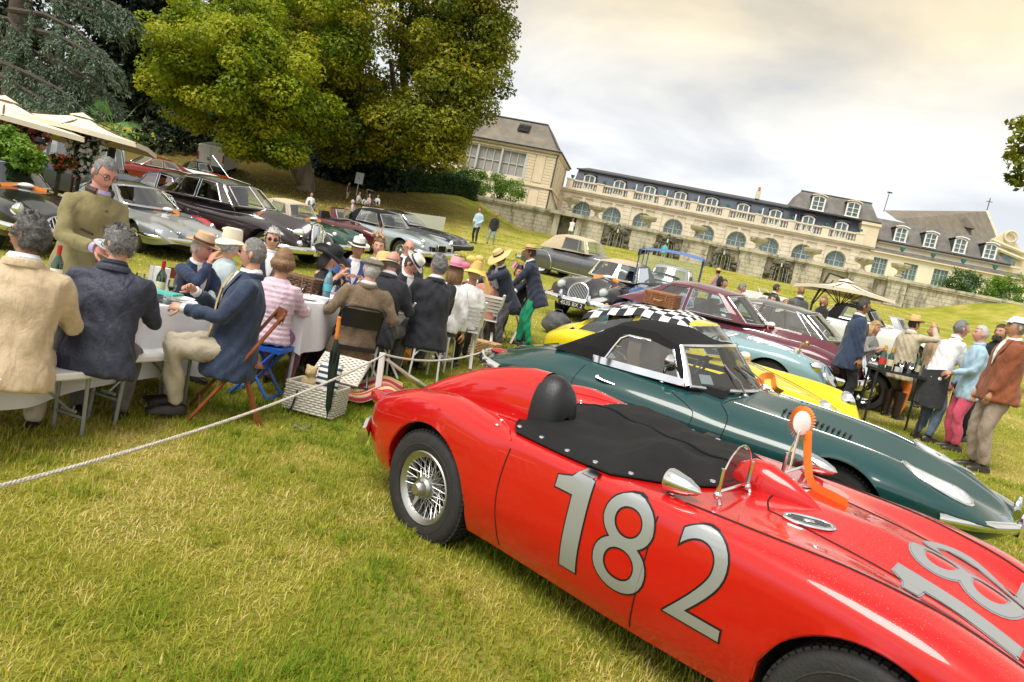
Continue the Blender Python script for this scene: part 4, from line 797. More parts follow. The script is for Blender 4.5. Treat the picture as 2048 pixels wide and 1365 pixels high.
def greenhouse(c, kn, belt, wb, wt, zt, crown=.05, v=(.07, .9), bowf=(.22, .16), bowr=(.12, .1), roofm=None, rear=True, glassm=None, trim=None, wsfr=.05, screen=True, name='roof', rglass=(.12, .88, .12, .85), sidey=1.25):
 """knots rear->front: (x belt, x roof, flag of the segment ahead: g glass, p panel); zt roof edge height per knot"""
 gm = glassm or GLASS; rm = roofm or c.paint; n = len(kn); bz = lambda x: belt[0]+(belt[1]-belt[0])*(x-kn[0][0])/(kn[-1][0]-kn[0][0])
 wbf = wb if hasattr(wb, '__len__') else [wb]*n; wtf = wt if hasattr(wt, '__len__') else [wt]*n
 def S(i, q, s):
  k = kn[i]; x = k[0]+(k[1]-k[0])*q; z0 = bz(k[0]); y = wbf[i]+(wtf[i]-wbf[i])*q**sidey; return Vector((x, s*y, z0+(zt[i]-z0)*q))
 mb = MB(); wins = []
 for s in (-1, 1):
  for i in range(n-1):
   lv = [0, .5, 1] if kn[i][2] == 'p' else [0, v[0]]
   if kn[i][2] == 'g':
    lv2 = [v[1], 1];
    for a, b in ((0, v[0]), (v[1], 1)): mb.add([S(i, a, s), S(i+1, a, s), S(i+1, b, s), S(i, b, s)], [(0, 1, 2, 3)])
    wins.append((i, s))
   else:
    for a, b in ((0, .33), (.33, .66), (.66, 1)): mb.add([S(i, a, s), S(i+1, a, s), S(i+1, b, s), S(i, b, s)], [(0, 1, 2, 3)])
 def R_(i, s):      # roof across
  p = S(i, 1, 1); bow = bowf[1] if i == n-1 else (bowr[1]*-1 if i == 0 else 0); w = 1-s*s
  return Vector((p.x+bow*w, s*p.y, p.z+crown*(1-abs(s)**2.6)))
 m = 10; V = [R_(i, -1+2*j/m) for i in range(n) for j in range(m+1)]
 mb.add(V, [(i*(m+1)+j, (i+1)*(m+1)+j, (i+1)*(m+1)+j+1, i*(m+1)+j+1) for i in range(n-1) for j in range(m)])
 def scr(i, bow, sgn, a, b, c_, d, nu=10, nv=5):
  def f(p, q):
   s = -1+2*p; e0 = S(i, 0, 1); e1 = S(i, 1, 1); w = 1-s*s; lo = Vector((e0.x+sgn*bow[0]*w, s*e0.y, e0.z)); hi = Vector((e1.x+sgn*bow[1]*w, s*e1.y, e1.z+crown*(1-abs(s)**2.6))); return lo.lerp(hi, q)
  return lambda p, q: f(a+(b-a)*p, c_+(d-c_)*q)
 # windscreen and rear window
 if screen:
  g = MB(); f = scr(n-1, bowf, 1, wsfr, 1-wsfr, .06, .93); g.grid(f, 12, 5); w = g.build('windscreen', gm, c.root)
  e = [f(p, 0) for p in np.linspace(0, 1, 11)]+[f(1, q) for q in (.33, .66)]+[f(p, 1) for p in np.linspace(1, 0, 11)]+[f(0, q) for q in (.66, .33)]
  t = MB(); t.tube(e, .013, 6, loop=True); t.build('screen_frame', trim or CHROME, w)
  fr = scr(n-1, bowf, 1, 0, 1, 0, 1)
  for (a, b, c2, d2) in ((0, wsfr, 0, 1), (1-wsfr, 1, 0, 1), (0, 1, .93, 1), (0, 1, 0, .06)):
   g2 = scr(n-1, bowf, 1, a, b, c2, d2); mb.grid(lambda p, q: g2(p, q), 8, 2)
 if rear:
  a0, a1, b0, b1 = rglass; f = scr(0, bowr, -1, a0, a1, b0, b1); g = MB(); g.grid(f, 8, 4); w = g.build('rear_window', gm, c.root)
  for (a, b, c2, d2) in ((0, a0, 0, 1), (a1, 1, 0, 1), (a0, a1, b1, 1), (a0, a1, 0, b0)):
   g2 = scr(0, bowr, -1, a, b, c2, d2); mb.grid(lambda p, q: g2(p, q), 6, 4)
 o = mb.build(name, rm, c.root, ang=50)
 for i, s in wins:
  g = MB(); q = [S(i, v[0], s), S(i+1, v[0], s), S(i+1, v[1], s), S(i, v[1], s)]; g.add(q, [(0, 1, 2, 3)]); w = g.build('side_window', gm, c.root, smooth=False)
  if trim != 0: t = MB(); t.tube(q, .010, 5, loop=True); t.build('window_trim', trim or CHROME, w)
 c.S = S; return o
def seats(c, xs, y=.33, z=.62, h=.5, mat=None, w=.46):
 m = mat or P('seat_leather', (.05, .035, .025), .5, var=.3)
 for x in xs:
  for s in (-1, 1):
   mb = MB(); mb.rings([[(x+.0+dx, s*y+a*w/2*k, z+dz) for a, b in ((-1, 0), (1, 0))]+[(x+dx+.12, s*y+a*w/2*k, z+dz) for a in (1, -1)] for dx, dz, k in ((0, -.3, 1), (-.03, 0, 1), (-.08, h*.7, .95), (-.1, h, .75))]); mb.build('seat', m, c.root)
def steer(c, pos, r=.19):
 mb = MB(); M = T(*pos) @ RY(R(-65)); mb.tube([M @ Vector((r*math.cos(a), r*math.sin(a), 0)) for a in np.linspace(0, 6.283, 17)[:-1]], .012, 6, loop=True)
 for a in (.5, 2.6, 4.7): mb.tube([M @ Vector((0, 0, 0)), M @ Vector((r*math.cos(a), r*math.sin(a), 0))], .008, 4)
 mb.build('steering_wheel', P('wheel_rim', (.03, .02, .015), .4), c.root)
def text_mesh(txt, size, offset=0.0, sub=3, bold=True):
 cu = bpy.data.curves.new('t', 'FONT'); cu.body = txt; cu.size = size; cu.align_x = 'CENTER'; cu.align_y = 'CENTER'; cu.offset = offset; cu.resolution_u = 6
 o = bpy.data.objects.new('t', cu); COL.objects.link(o); dg = bpy.context.evaluated_depsgraph_get(); me = bpy.data.meshes.new_from_object(o.evaluated_get(dg)); bpy.data.objects.remove(o); bpy.data.curves.remove(cu)
 bm = bmesh.new(); bm.from_mesh(me); bmesh.ops.triangulate(bm, faces=bm.faces)
 for _ in range(sub):
  L_ = [e for e in bm.edges if e.calc_length() > size*.05]
  if L_: bmesh.ops.subdivide_edges(bm, edges=L_, cuts=1); bmesh.ops.triangulate(bm, faces=bm.faces)
 V = [v.co.copy() for v in bm.verts]; bm.verts.index_update(); Fc = [[v.index for v in f.verts] for f in bm.faces]; bm.free(); bpy.data.meshes.remove(me); return V, Fc
def digit_one(size, off):
 h = size*.727; o = off; p = [(.17*h+o, .5*h+o), (.17*h+o, -.5*h-o), (-.035*h-o, -.5*h-o), (-.035*h-o, .215*h-o), (-.25*h-o, .215*h-o), (-.25*h-o, .34*h+o*.6), (-.09*h-o*.4, .385*h+o*.8), (.01*h-o*.5, .5*h+o)]
 bm = bmesh.new(); bm.faces.new([bm.verts.new((x, y, 0)) for x, y in p]); bmesh.ops.triangulate(bm, faces=bm.faces)
 for _ in range(4): bmesh.ops.subdivide_edges(bm, edges=[e for e in bm.edges if e.calc_length() > size*.05], cuts=1); bmesh.ops.triangulate(bm, faces=bm.faces)
 bm.verts.index_update(); V = [v.co.copy() for v in bm.verts]; F_ = [[v.index for v in f.verts] for f in bm.faces]; bm.free(); return V, F_
def decal(c, txt, size, fn, name, mat, offset=0.0, sub=3):
 V, Fc = digit_one(size, offset) if txt == '1' else text_mesh(txt, size, offset, sub); mb = MB(); mb.add([fn(v.x, v.y) for v in V], Fc); return mb.build(name, mat, c.root)
CARG = 'classic cars parked on the lawn'
def ribbon(root, pts, w, mat, name='ribbon', up=(0, 0, 1)):
 q = [Vector(p) for p in catmull(pts, 5)]; mb = MB(); V = []
 for i, p in enumerate(q):
  t = (q[min(i+1, len(q)-1)]-q[max(i-1, 0)]).normalized(); s = t.cross(Vector(up)).normalized()*w/2; V += [p-s, p+s]
 mb.add(V, [(2*i, 2*i+1, 2*i+3, 2*i+2) for i in range(len(q)-1)]); return mb.build(name, mat, root)
ORANGE = P('orange_satin', (.85, .24, .02), .35, sheen=.3); WSATIN = P('white_satin', (.82, .80, .76), .4)
def build_red():
 RED = paint('red_paint', (.52, .006, .005), wet=True)
 r = thing('roadster', 'red open roadster with silver race number 182, wire wheels and black tonneau', 'car', frame(.168, 4.455, -.752, -.035), CARG)
 st = [(-.82, .40, .38, .50, .6, .50, .3, .49), (-.77, .55, .31, .60, .70, .58, .35, .56), (-.5, .69, .25, .75, .74, .69, .40, .68), (-.2, .725, .24, .84, .80, .765, .58, .79), (.08, .74, .23, .88, .80, .80, .58, .845), (.34, .745, .22, .86, .82, .825, .60, .865), (.58, .735, .22, .825, .90, .835, .6, .855), (.9, .735, .22, .82, .91, .83, .6, .84), (1.3, .735, .22, .835, .90, .845, .58, .855), (1.7, .735, .23, .85, .86, .862, .52, .885), (2.1, .735, .25, .86, .76, .84, .44, .89), (2.45, .73, .27, .835, .72, .79, .42, .84), (2.8, .68, .3, .74, .68, .68, .4, .74), (3.05, .58, .34, .60, .64, .58, .36, .60), (3.15, .42, .38, .50, .55, .5, .3, .50)]
 c = loft_body(r, st, [(0, .33, .375), (2.39, .33, .375)], RED, tuck=.90, fine=.035, per=7, sh=.11)
 wheels(c, (0, 2.39), 1.26, .33, .165, 'wire')
 for wx in (0, 2.39):
  for s in (-1, 1):
   mb = MB(); mb.tube([side(c, wx+.378*math.cos(a), .33+.378*math.sin(a), s, -.012) for a in np.linspace(.05, math.pi-.05, 26)], .011, 6); mb.build('arch_lip', RED, r)
 # head fairing behind the driver, black pad
 fm = MB(); rs = []
 for x, hh, w in ((-.66, .0, .05), (-.54, .06, .085), (-.3, .15, .105), (-.05, .22, .117), (.18, .263, .124), (.36, .283, .128), (.48, .285, .129)):
  z0 = top(c, x, -.33, 0).z-.03; rs.append([Vector((x, -.33-w*math.cos(a), z0+(hh+.03)*max(0, math.sin(a))**.72)) for a in np.linspace(0, math.pi, 19)])
 fm.rings(rs, closed=False, cap=False); fm.build('head_fairing', RED, r)
 fl = MB(); fl.tube([rs[i][0]+Vector((0, -.004, .028)) for i in range(7)], .010, 5); fl.tube([rs[i][-1]+Vector((0, .004, .028)) for i in range(7)], .010, 5); fl.build('fairing_flange', RED, r)
 pd = MB(); ps = []
 for x, k in ((.47, 1.0), (.52, 1.02), (.57, .98), (.61, .86), (.632, .62), (.637, .3)):
  ps.append([Vector((x, -.33-.13*k*math.cos(a), top(c, .46, -.33, 0).z-.01+(.288*k)*max(0, math.sin(a))**.7)) for a in np.linspace(0, math.pi, 19)])
 pd.rings(ps, closed=False, cap=False); pd.build('headrest_pad', P('black_leather', (.012, .013, .016), .32, bump=.3, bs=150), r)
 # tonneau cover
 TON = P('tonneau_cloth', (.0065, .0068, .0075), .7, var=.35, vs=14, bump=.5, bs=420, spec=.35)
 def tz(p, q):
  y = -.635+1.27*q; e = .10*(1-(2*q-1)**2)
  x0 = .37-.02*math.cos(3*y)+.20*(abs(y)/.635)**4; x1 = 1.60-.42*(abs(y)/.635)**2.2; x = x0+(x1-x0)*p; b = top(c, x, y, .006)
  edge = min(p, 1-p, q, 1-q)*7; edge = min(1, edge); z = .006+edge*(.045+.035*math.exp(-((y-.02)/.07)**2)*(1-p)+.075*math.exp(-((x-1.22)/.10)**2-((y+.33)/.15)**2)+.05*math.exp(-((x-.62)/.16)**2-((y-.3)/.22)**2)+.02*math.sin(7*x+4*y)*.5+.008*math.sin(16*y+9*x)+.006*math.sin(23*x-13*y))
  return b+Vector((0, 0, z))
 tm = MB(); tm.grid(tz, 40, 40); ton = tm.build('tonneau_cover', TON, r, ang=0)
 ed = [tz(p, 0) for p in np.linspace(0, 1, 20)]+[tz(1, q) for q in np.linspace(0, 1, 24)]+[tz(p, 1) for p in np.linspace(1, 0, 20)]+[tz(0, q) for q in np.linspace(1, 0, 24)]
 e = MB(); e.tube(ed, .008, 6, loop=True); e.build('piping', TON, ton)
 z = MB(); z.tube([tz(p, .52+.03*math.sin(5*p))+Vector((0, 0, .004)) for p in np.linspace(.02, .98, 24)], .007, 5); z.build('zip', TON, ton)
 sm = MB(); sm.lathe([(.0, .007), (.008, .007), (.015, .003), (.016, -.002)], 12); s0 = sm.build('press_stud', CHROME, ton, M=T(*tz(.03, .03)))
 for p, q in ((.03, .3), (.25, .035), (.5, .03), (.75, .03), (.97, .05), (.97, .28), (.97, .5), (.97, .72), (.97, .95), (.75, .97), (.5, .97), (.25, .965), (.03, .97), (.03, .7)): inst(s0, 'press_stud', ton, T(*tz(p, q)))
 # panel lines
 for pts in ([(.62, .775), (.60, .55), (.63, .25)], [(1.50, .79), (1.49, .5), (1.46, .25)]):
  for s in (-1, 1): snapline(c, pts, .0035, GAP, 'door_gap', 'side', s)
 for s in (-1, 1): snapline(c, [(1.55, s*.60), (1.9, s*.575), (2.3, s*.52), (2.75, s*.44), (3.0, s*.36)], .005, GAP, 'wing_piping', 'top'); snapline(c, [(-.72, s*.48), (-.3, s*.52), (.1, s*.53), (.45, s*.60), (.60, s*.70)], .0055, RED, 'wing_beading', 'top')
 snapline(c, [(1.78, -.30), (1.72, -.15), (1.72, .15), (1.78, .30)], .004, GAP, 'bonnet_gap', 'top');
 for s in (-1, 1): snapline(c, [(1.78, s*.30), (2.3, s*.30), (2.8, s*.26)], .0035, GAP, 'bonnet_gap', 'top')
 # race number on both sides and on the bonnet
 SIL = P('silver_vinyl', (.40, .42, .43), .34, .5); BLK = P('black_vinyl', (.006, .006, .006), .4)
 def dig(ch, u, v, u1, v1, u2, v2):
  a, _ = onpix(c, u, v); t_, _ = onpix(c, u1, v1); b_, _ = onpix(c, u2, v2)
  if a is None: return
  hh = abs((t_ or a).z-(b_ or a).z); return a.x, a.z, hh
 spec = [('1', 1139, 1036, .68), ('8', 1243, 1099, .64), ('2', 1396, 1172, .60)]
 pos = [onpix(c, u, v)[0] for _, u, v, _ in spec]
 for s in (-1, 1):
  for (ch, u, v, sz), p in zip(spec, pos):
   if p is None: continue
   xx = p.x if s < 0 else 2.1-p.x
   for nm, m_, of, lift in (('number_outline', BLK, .005, .002), ('race_number', SIL, -.003, .004)):
    decal(c, ch, sz, lambda a, b: side(c, xx+(a if s < 0 else -a), p.z+b*.98, s, lift), nm, m_, of)
 p8, _ = onpix(c, 1925, 1110); p1, _ = onpix(c, 1890, 1170)
 for ch, yy in (('1', -.27), ('8', .0), ('2', .27)):
  for nm, m_, of, lift in (('number_outline', P('grey_edge', (.25, .26, .28), .4), .004, .002), ('race_number', SIL, -.004, .004)):
   decal(c, ch, .60, lambda a, b: top(c, 2.50-b, yy+a, lift), nm, m_, of)
 # bonnet vent
 q, n_ = onpix(c, 1617, 1047)
 M = T(*q) @ n_.to_track_quat('Z', 'X').to_matrix().to_4x4() @ RZ(R(90)) @ SCL(1.15, .85, 1); v = MB(); v.tube([(.088*math.cos(a), .05*math.sin(a), .004) for a in np.linspace(0, 6.283, 29)[:-1]], .008, 6, loop=True, mat=0); v.lathe([(0, .001), (.085, .001)], 28, M=SCL(1, .55, 1), mat=1)
 for k in (-.03, -.015, .0, .015, .03): ww = .08*math.sqrt(max(.05, 1-(k/.05)**2)); v.box((0, k, .005), (2*ww, .005, .008), mat=0)
 v.ball((0, 0, .006), (.022, .016, .008), 10, 6, mat=0); v.build('bonnet_vent', [CHROME, GAP], r, M=M)
 # bullet mirrors
 for (u, vv, s) in ((1345, 990, -1), (1600, 935, 1)):
  b = top(c, 1.62, s*.58, 0) if s > 0 else (onpix(c, u, vv)[0] or top(c, 1.55, -.6)); m = MB(); m.lathe([(.001, .13), (.02, .11), (.04, .06), (.052, 0), (.055, -.02), (.05, -.035), (.001, -.035)], 18, M=T(b.x, b.y, b.z+.055) @ RY(R(90))); m.tube([b, b+Vector((0, 0, .04))], .014, 8); m.build('bullet_mirror', CHROME, r)
 # aero screens
 for s in (-1, 1):
  b = top(c, 1.64, s*.33, 0); m = MB(); arc = [Vector((b.x-.02, b.y+.14*math.cos(a), b.z+.05+.19*math.sin(a))) for a in np.linspace(0, math.pi, 17)]
  m.tube(arc, .004, 6)
  for k in (-1, 1):
   m.tube([(b.x-.02, b.y+k*.14, b.z+.15), (b.x-.02, b.y+k*.14, b.z+.04), (b.x+.0, b.y+k*.14, top(c, b.x, b.y+k*.14, 0).z)], .010, 6); m.ball((b.x-.02, b.y+k*.14, b.z+.03), .02, 8, 6)
  m.tube([(b.x-.02, b.y-.14, b.z+.045), (b.x-.02, b.y+.14, b.z+.045)], .007, 6); o = m.build('aero_screen', CHROME, r)
  g = MB(); g.add([arc[0]]+arc, [tuple(range(len(arc)+1))]); g.build('perspex', glass('perspex', (.93, .94, .93), .5), o, smooth=False)
 m = MB(); rs = []
 for x, k in ((1.50, .5), (1.52, .8), (1.58, 1), (1.66, .95), (1.76, .7), (1.86, .35), (1.92, .06)):
  b = top(c, x, -.06, 0); rs.append([Vector((x, -.06-.085*k*math.cos(a), b.z-.01+.135*k*max(0, math.sin(a))**.8)) for a in np.linspace(0, math.pi, 13)])
 m.rings(rs, closed=False, cap=False); m.add(rs[0], [tuple(range(13))]); m.build('mirror_cowl', RED, r)
 # rosette with ribbon tails, entry card
 b = top(c, 1.68, .28, 0); ro = MB(); M = T(b.x-.05, b.y-.03, b.z+.30) @ (c.Mi @ Vector(CAM)-b).normalized().to_track_quat('Z', 'Y').to_matrix().to_4x4() @ RY(R(48));
 for i in range(30):
  a = 2*math.pi*i/30; a2 = a+.21; ro.add([M @ Vector((.055*math.cos(a), .055*math.sin(a), 0)), M @ Vector((.085*math.cos(a), .085*math.sin(a), .012)), M @ Vector((.085*math.cos(a2), .085*math.sin(a2), -.012)), M @ Vector((.055*math.cos(a2), .055*math.sin(a2), 0))], [(0, 1, 2, 3)], mat=0)
 ro.lathe([(0, .012), (.045, .010), (.06, .004), (.06, -.006), (0, -.006)], 20, M=M, mat=1); o = thing('rosette', 'orange and white rosette with long ribbon on the aero screen of the red roadster', 'rosette', c.M); ro.build('pleated_disc', [ORANGE, WSATIN], o)
 ribbon(o, [(b.x-.02, b.y-.01, b.z+.27), (b.x+.02, b.y-.02, b.z+.12), (b.x+.08, b.y-.05, b.z+.03), (b.x+.2, b.y-.09, b.z+.02), (b.x+.27, b.y-.11, b.z+.015)], .05, ORANGE, up=(.3, 1, .2)); ribbon(o, [(b.x+.12, b.y-.03, b.z+.03), (b.x+.2, b.y-.05, b.z+.03), (b.x+.25, b.y-.06, b.z+.02)], .05, WSATIN, up=(.3, 1, .2))
 k = MB(); Q = T(b.x-.03, b.y-.03, b.z+.17) @ RZ(R(15)); k.box((0, 0, 0), (.004, .075, .20), M=Q.to_3x3(), mat=0); k.box((-.003, 0, .0), (.004, .074, .07), M=Q.to_3x3(), mat=1); k = k.build('entry_card', [P('card_white', (.75, .75, .72), .7), P('card_yellow', (.8, .55, .02), .6)], o, smooth=False, M=T(b.x-.03, b.y-.09, b.z+.17))
 # lamps, grille, bumper, fasteners
 for s in (-1, 1):
  q = side(c, -.66, .62, s, -.02); m = MB(); m.lathe([(.001, .11), (.03, .10), (.05, .05), (.055, 0), (.05, -.05)], 14, M=T(q.x-.02, q.y-s*.04, q.z+.02) @ RY(R(-80)) @ SCL(1, .9, 1)); m.build('tail_light', P('ruby_lens', (.35, .005, .005), .1, coat=1), r)
  ring_lamp(c, (2.98, s*.5, .66), (1, 0, .08), .088)
  f = MB(); f.ball((0, 0, 0), (.012, .012, .008), 8, 6); f0 = f.build('fastener', CHROME, r, M=T(*top(c, .12, s*.46)))
  for x, y in ((.3, .52), (.42, .6), (.45, .66)): inst(f0, 'fastener', r, T(*top(c, x, s*y)))
 g = MB()
 for i in range(17): yy = (i-8)*.034; g.tube([(3.02+.13*(1-abs(yy)/.4), yy, .66-.12*(abs(yy)/.3)**2), (3.10+.10*(1-abs(yy)/.4), yy, .5), (3.12+.06*(1-abs(yy)/.4), yy, .34)], .006, 5)
 g.tube([(3.0, -.30, .5), (3.03, -.16, .66), (3.05, 0, .70), (3.03, .16, .66), (3.0, .30, .5), (3.12, .14, .36), (3.16, 0, .33), (3.12, -.14, .36)], .016, 8, loop=True); g.build('grille', CHROME, r)
 chrome_bar(c, [(2.95, -.70, .40), (3.15, -.55, .42), (3.25, 0, .43), (3.15, .55, .42), (2.95, .70, .40)])
 chrome_bar(c, [(-.65, -.70, .40), (-.82, -.5, .42), (-.88, 0, .43), (-.82, .5, .42), (-.65, .70, .40)])
 return c
RC = build_red()
def build_etype():
 GRN = paint('green_paint', (.006, .050, .050), wet=True, rough=.3)
 r = thing('sports_car', 'dark green long-bonnet sports car with black soft top and covered headlamps', 'car', frame(.80, 6.63, -.57) @ SCL(.955, 1, 1), CARG)
 st = [(-1.0, .30, .46, .56, .6, .57, .3, .58), (-.93, .46, .40, .62, .62, .635, .3, .645), (-.6, .68, .32, .73, .64, .755, .32, .765), (-.2, .79, .26, .825, .66, .845, .34, .855), (.2, .825, .23, .87, .68, .875, .34, .88), (.7, .815, .21, .85, .76, .86, .4, .86), (1.2, .81, .20, .83, .76, .865, .42, .875), (1.6, .81, .21, .815, .72, .85, .44, .885), (2.1, .81, .24, .80, .70, .795, .46, .88), (2.6, .79, .26, .77, .68, .74, .44, .835), (3.0, .72, .30, .70, .66, .665, .42, .755), (3.3, .60, .36, .61, .62, .58, .38, .65), (3.48, .44, .42, .53, .56, .52, .3, .555), (3.55, .28, .44, .49, .5, .485, .3, .49)]
 c = loft_body(r, st, [(0, .33, .345), (2.44, .33, .37)], GRN, tuck=.80, fine=.04, per=7, sh=.22, mid=.5, dark=(.45, 1.34, .60))
 wheels(c, (0, 2.44), 1.30, .325, .165, 'wire')
 CL = P('black_hood_cloth', (.0065, .0065, .007), .85, var=.2, vs=20, bump=.4, bs=350, spec=.3)
 kn = [(-.12, .30, 'p'), (.12, .38, 'p'), (.32, .48, 'p'), (.42, .56, 'g'), (.74, .80, 'g'), (1.15, .96, 'p'), (1.20, 1.02, 'p'), (1.22, 1.04, 'p')]
 zt = [1.10, 1.165, 1.195, 1.20, 1.205, 1.16, 1.145, 1.14]
 wb = [.55, .58, .61, .625, .63, .625, .615, .61]; wt = [.40, .44, .47, .48, .49, .50, .505, .50]
 greenhouse(c, kn, (.86, .87), wb, wt, zt, .045, v=(.10, .80), bowf=(.34, .28), bowr=(.12, .05), roofm=CL, name='soft_top', wsfr=.0, sidey=1.6, screen=False, trim=0)
 S = c.S
 g = MB();
 def ws(p, q):
  s = -1+2*p; w = 1-abs(s)**2.2; lo = Vector((1.24+.38*w, s*.615, .875+.012*w)); hi = Vector((1.05+.27*w, s*.50, 1.15+.045*(1-s*s))); return lo.lerp(hi, q)
 g.grid(ws, 14, 5); w = g.build('windscreen', glass('clear_screen', (.80, .86, .85), .8), r)
 t = MB(); t.tube([ws(p, 0) for p in np.linspace(0, 1, 15)]+[ws(1, q) for q in (.33, .66)]+[ws(p, 1) for p in np.linspace(1, 0, 15)]+[ws(0, q) for q in (.66, .33)], .017, 7, loop=True); t.build('screen_frame', CHROME, w)
 for s in (0, 1):
  m = MB(); m.tube([ws(s, 0)+Vector((-.03, 0, -.01)), ws(s, .5)+Vector((-.02, 0, 0)), ws(s, 1)+Vector((-.01, 0, 0))], [.03, .022, .018], 7); m.build('screen_pillar', CHROME, w)
 for s in (-1, 1):
  m = MB(); q = [S(2, .0, s), S(3, 0, s), S(4, 0, s), S(5, 0, s), S(6, 0, s)]; V = []
  for p in q: V += [p+Vector((0, s*.012, -.008)), p+Vector((0, s*.004, .048))]
  m.add(V, [(2*i, 2*i+2, 2*i+3, 2*i+1) for i in range(len(q)-1)]); m.build('door_top_trim', CHROME, r)
  m = MB(); m.tube([S(3, .06, s), S(3, .45, s), S(3, .68, s), S(3, .78, s)+Vector((.05, 0, .005)), S(4, .80, s)], .011, 6); m.tube([S(5, .05, s), S(5, .82, s)], .011, 6); m.build('window_trim', CHROME, r)
  snapline(c, [(.30, .82), (.27, .6), (.30, .38), (.36, .28)], .0035, GAP, 'door_gap', 'side', s); snapline(c, [(1.12, .80), (1.30, .74), (1.36, .68), (1.33, .48), (1.30, .27)], .0035, GAP, 'door_gap', 'side', s)
  snapline(c, [(1.50, .815), (1.62, .72), (1.60, .50), (1.56, .28)], .004, GAP, 'bonnet_gap', 'side', s)
  snapline(c, [(1.58, s*.53), (2.0, s*.52), (2.5, s*.49), (3.0, s*.42)], .002, STEEL, 'bonnet_strip', 'top')  # bright steel tube stands in for the highlight along the bonnet crease
  h = MB(); b = side(c, .48, .76, s, 0); h.tube([b+Vector((0, s*.025, .01)), b+Vector((.07, s*.028, .0)), b+Vector((.17, s*.006, -.012))], [.016, .013, .006], 7, flat=.7); h.ball(b+Vector((0, s*.015, .01)), (.02, .018, .018), 8, 6); h.build('door_handle', CHROME, r)
 snapline(c, [(1.52, -.60), (1.60, -.3), (1.62, 0), (1.60, .3), (1.52, .60)], .004, GAP, 'bonnet_gap', 'top')
 # louvres
 lv = MB(); lv.box((0, 0, 0), (.013, .13, .010), M=Matrix.Rotation(R(20), 3, 'Y')); l0 = None
 for s in (-1, 1):
  for i in range(13):
   p = top(c, 1.92+i*.042, s*.27, .003); n_ = Vector((.05, 0, 1)).normalized()
   if l0 is None: l0 = lv.build('louvre', GAP, r, smooth=False, M=T(*p))
   else: inst(l0, 'louvre', r, T(*p))
 # covered headlamp, bumpers, mirror, wipers
 for s in (-1, 1):
  def cov(a, b): return top(c, 3.04+.23*a, s*(.485+.105*b), .006)
  e = [cov(math.cos(t)*(1 if math.cos(t) > 0 else 1.0), math.sin(t)) for t in np.linspace(0, 6.283, 25)[:-1]]; m = MB(); m.tube(e, .013, 6, loop=True); o = m.build('headlight', CHROME, r)
  g = MB(); cc = cov(0, 0)+Vector((0, 0, .008)); g.add([cc]+[p+Vector((0, 0, .002)) for p in e], [(0, i+1, (i+1) % len(e)+1) for i in range(len(e))]); g.build('lens', P('headlamp_cover', (.55, .60, .62), .06, spec=.9, var=.2, vs=6), o)
  chrome_bar(c, [(-.55, s*.74, .56), (-.8, s*.66, .585), (-.97, s*.46, .595), (-1.02, s*.30, .59)], .032, 1.7)
  chrome_bar(c, [(3.1, s*.70, .50), (3.38, s*.52, .50), (3.56, s*.28, .49), (3.58, s*.18, .48)], .028, 1.5)
  m = MB(); m.lathe([(.03, 0), (.028, .1), (.012, .16)], 8, M=T(3.58, s*.27, .44)); m.build('overrider', CHROME, r)
  q = side(c, -.78, .66, s, 0); m = MB(); m.ball((q.x, q.y-s*.03, q.z), (.13, .05, .035), 10, 6); m.build('tail_light', P('ruby_lens'), r)
 m = MB(); b, _ = onpix(c, 1325, 765); b = b or side(c, 1.06, .82); m.tube([b, b+Vector((0, -.02, .09)), b+Vector((0, -.02, .15))], .009, 7); m.lathe([(.001, .05), (.03, .045), (.052, .02), (.06, -.005), (.055, -.012), (.001, -.012)], 18, M=T(b.x+.02, b.y-.02, b.z+.18) @ RY(R(100))); m.lathe([(.03, 0), (.025, .012), (.01, .02)], 12, M=T(*b)); m.build('door_mirror', CHROME, r)
 for y0 in (-.28, .02, .3):
  b = top(c, 1.63-.14*abs(y0), y0, 0); m = MB(); e = ws(.5+y0/1.0*.45-.14, .45); m.ball(b, (.025, .025, .02), 8, 6); m.tube([b+Vector((0, 0, .01)), b.lerp(e, .5)+Vector((.03, 0, .02)), e+Vector((.012, 0, .008))], .005, 5); m.tube([e+Vector((.012, .0, .006))-(e-b)*.35, e+Vector((.012, 0, .006))+(e-b)*.25], .006, 4); m.build('wiper', STEEL, r)
 k = MB(); f = ws(.07, .10); k.add([ws(.05, .10)+Vector((-.004, 0, 0)), ws(.11, .10)+Vector((-.004, 0, 0)), ws(.11, .32)+Vector((-.004, 0, 0)), ws(.05, .32)+Vector((-.004, 0, 0))], [(0, 1, 2, 3)]); k.build('tax_sticker', P('pale_sticker', (.6, .68, .7), .6), w, smooth=False)
 m = MB(); m.tube([(-.5, -.12, top(c, -.5, -.12).z), (-.4, .0, top(c, -.4, 0).z)], .003, 4); m.build('boot_gap', GAP, r)
 seats(c, (.67,), .32, .80, .30, P('tan_leather', (.20, .12, .07), .5, var=.2)); steer(c, (1.14, -.33, .93), .18)
 m = MB(); m.box((1.34, 0, .87), (.3, 1.1, .06)); m.box((1.36, 0, .98), (.03, .22, .06)); m.build('dashboard', P('black_trim', (.01, .01, .01), .6), r, smooth=False)
 q = top(c, 1.56, .33, 0); ribbon(r, [(q.x, q.y, q.z+.01), (q.x-.03, q.y+.03, q.z+.09), (q.x+.05, q.y+.05, q.z+.12), (q.x+.11, q.y-.02, q.z+.04), (q.x+.17, q.y+.03, q.z+.01)], .06, ORANGE, up=(.2, 1, .3)); m = MB(); m.ball((q.x+.02, q.y, q.z+.02), (.06, .04, .025), 8, 6); m.build('ribbon_bow', WSATIN, r)
 return c
EC = build_etype()
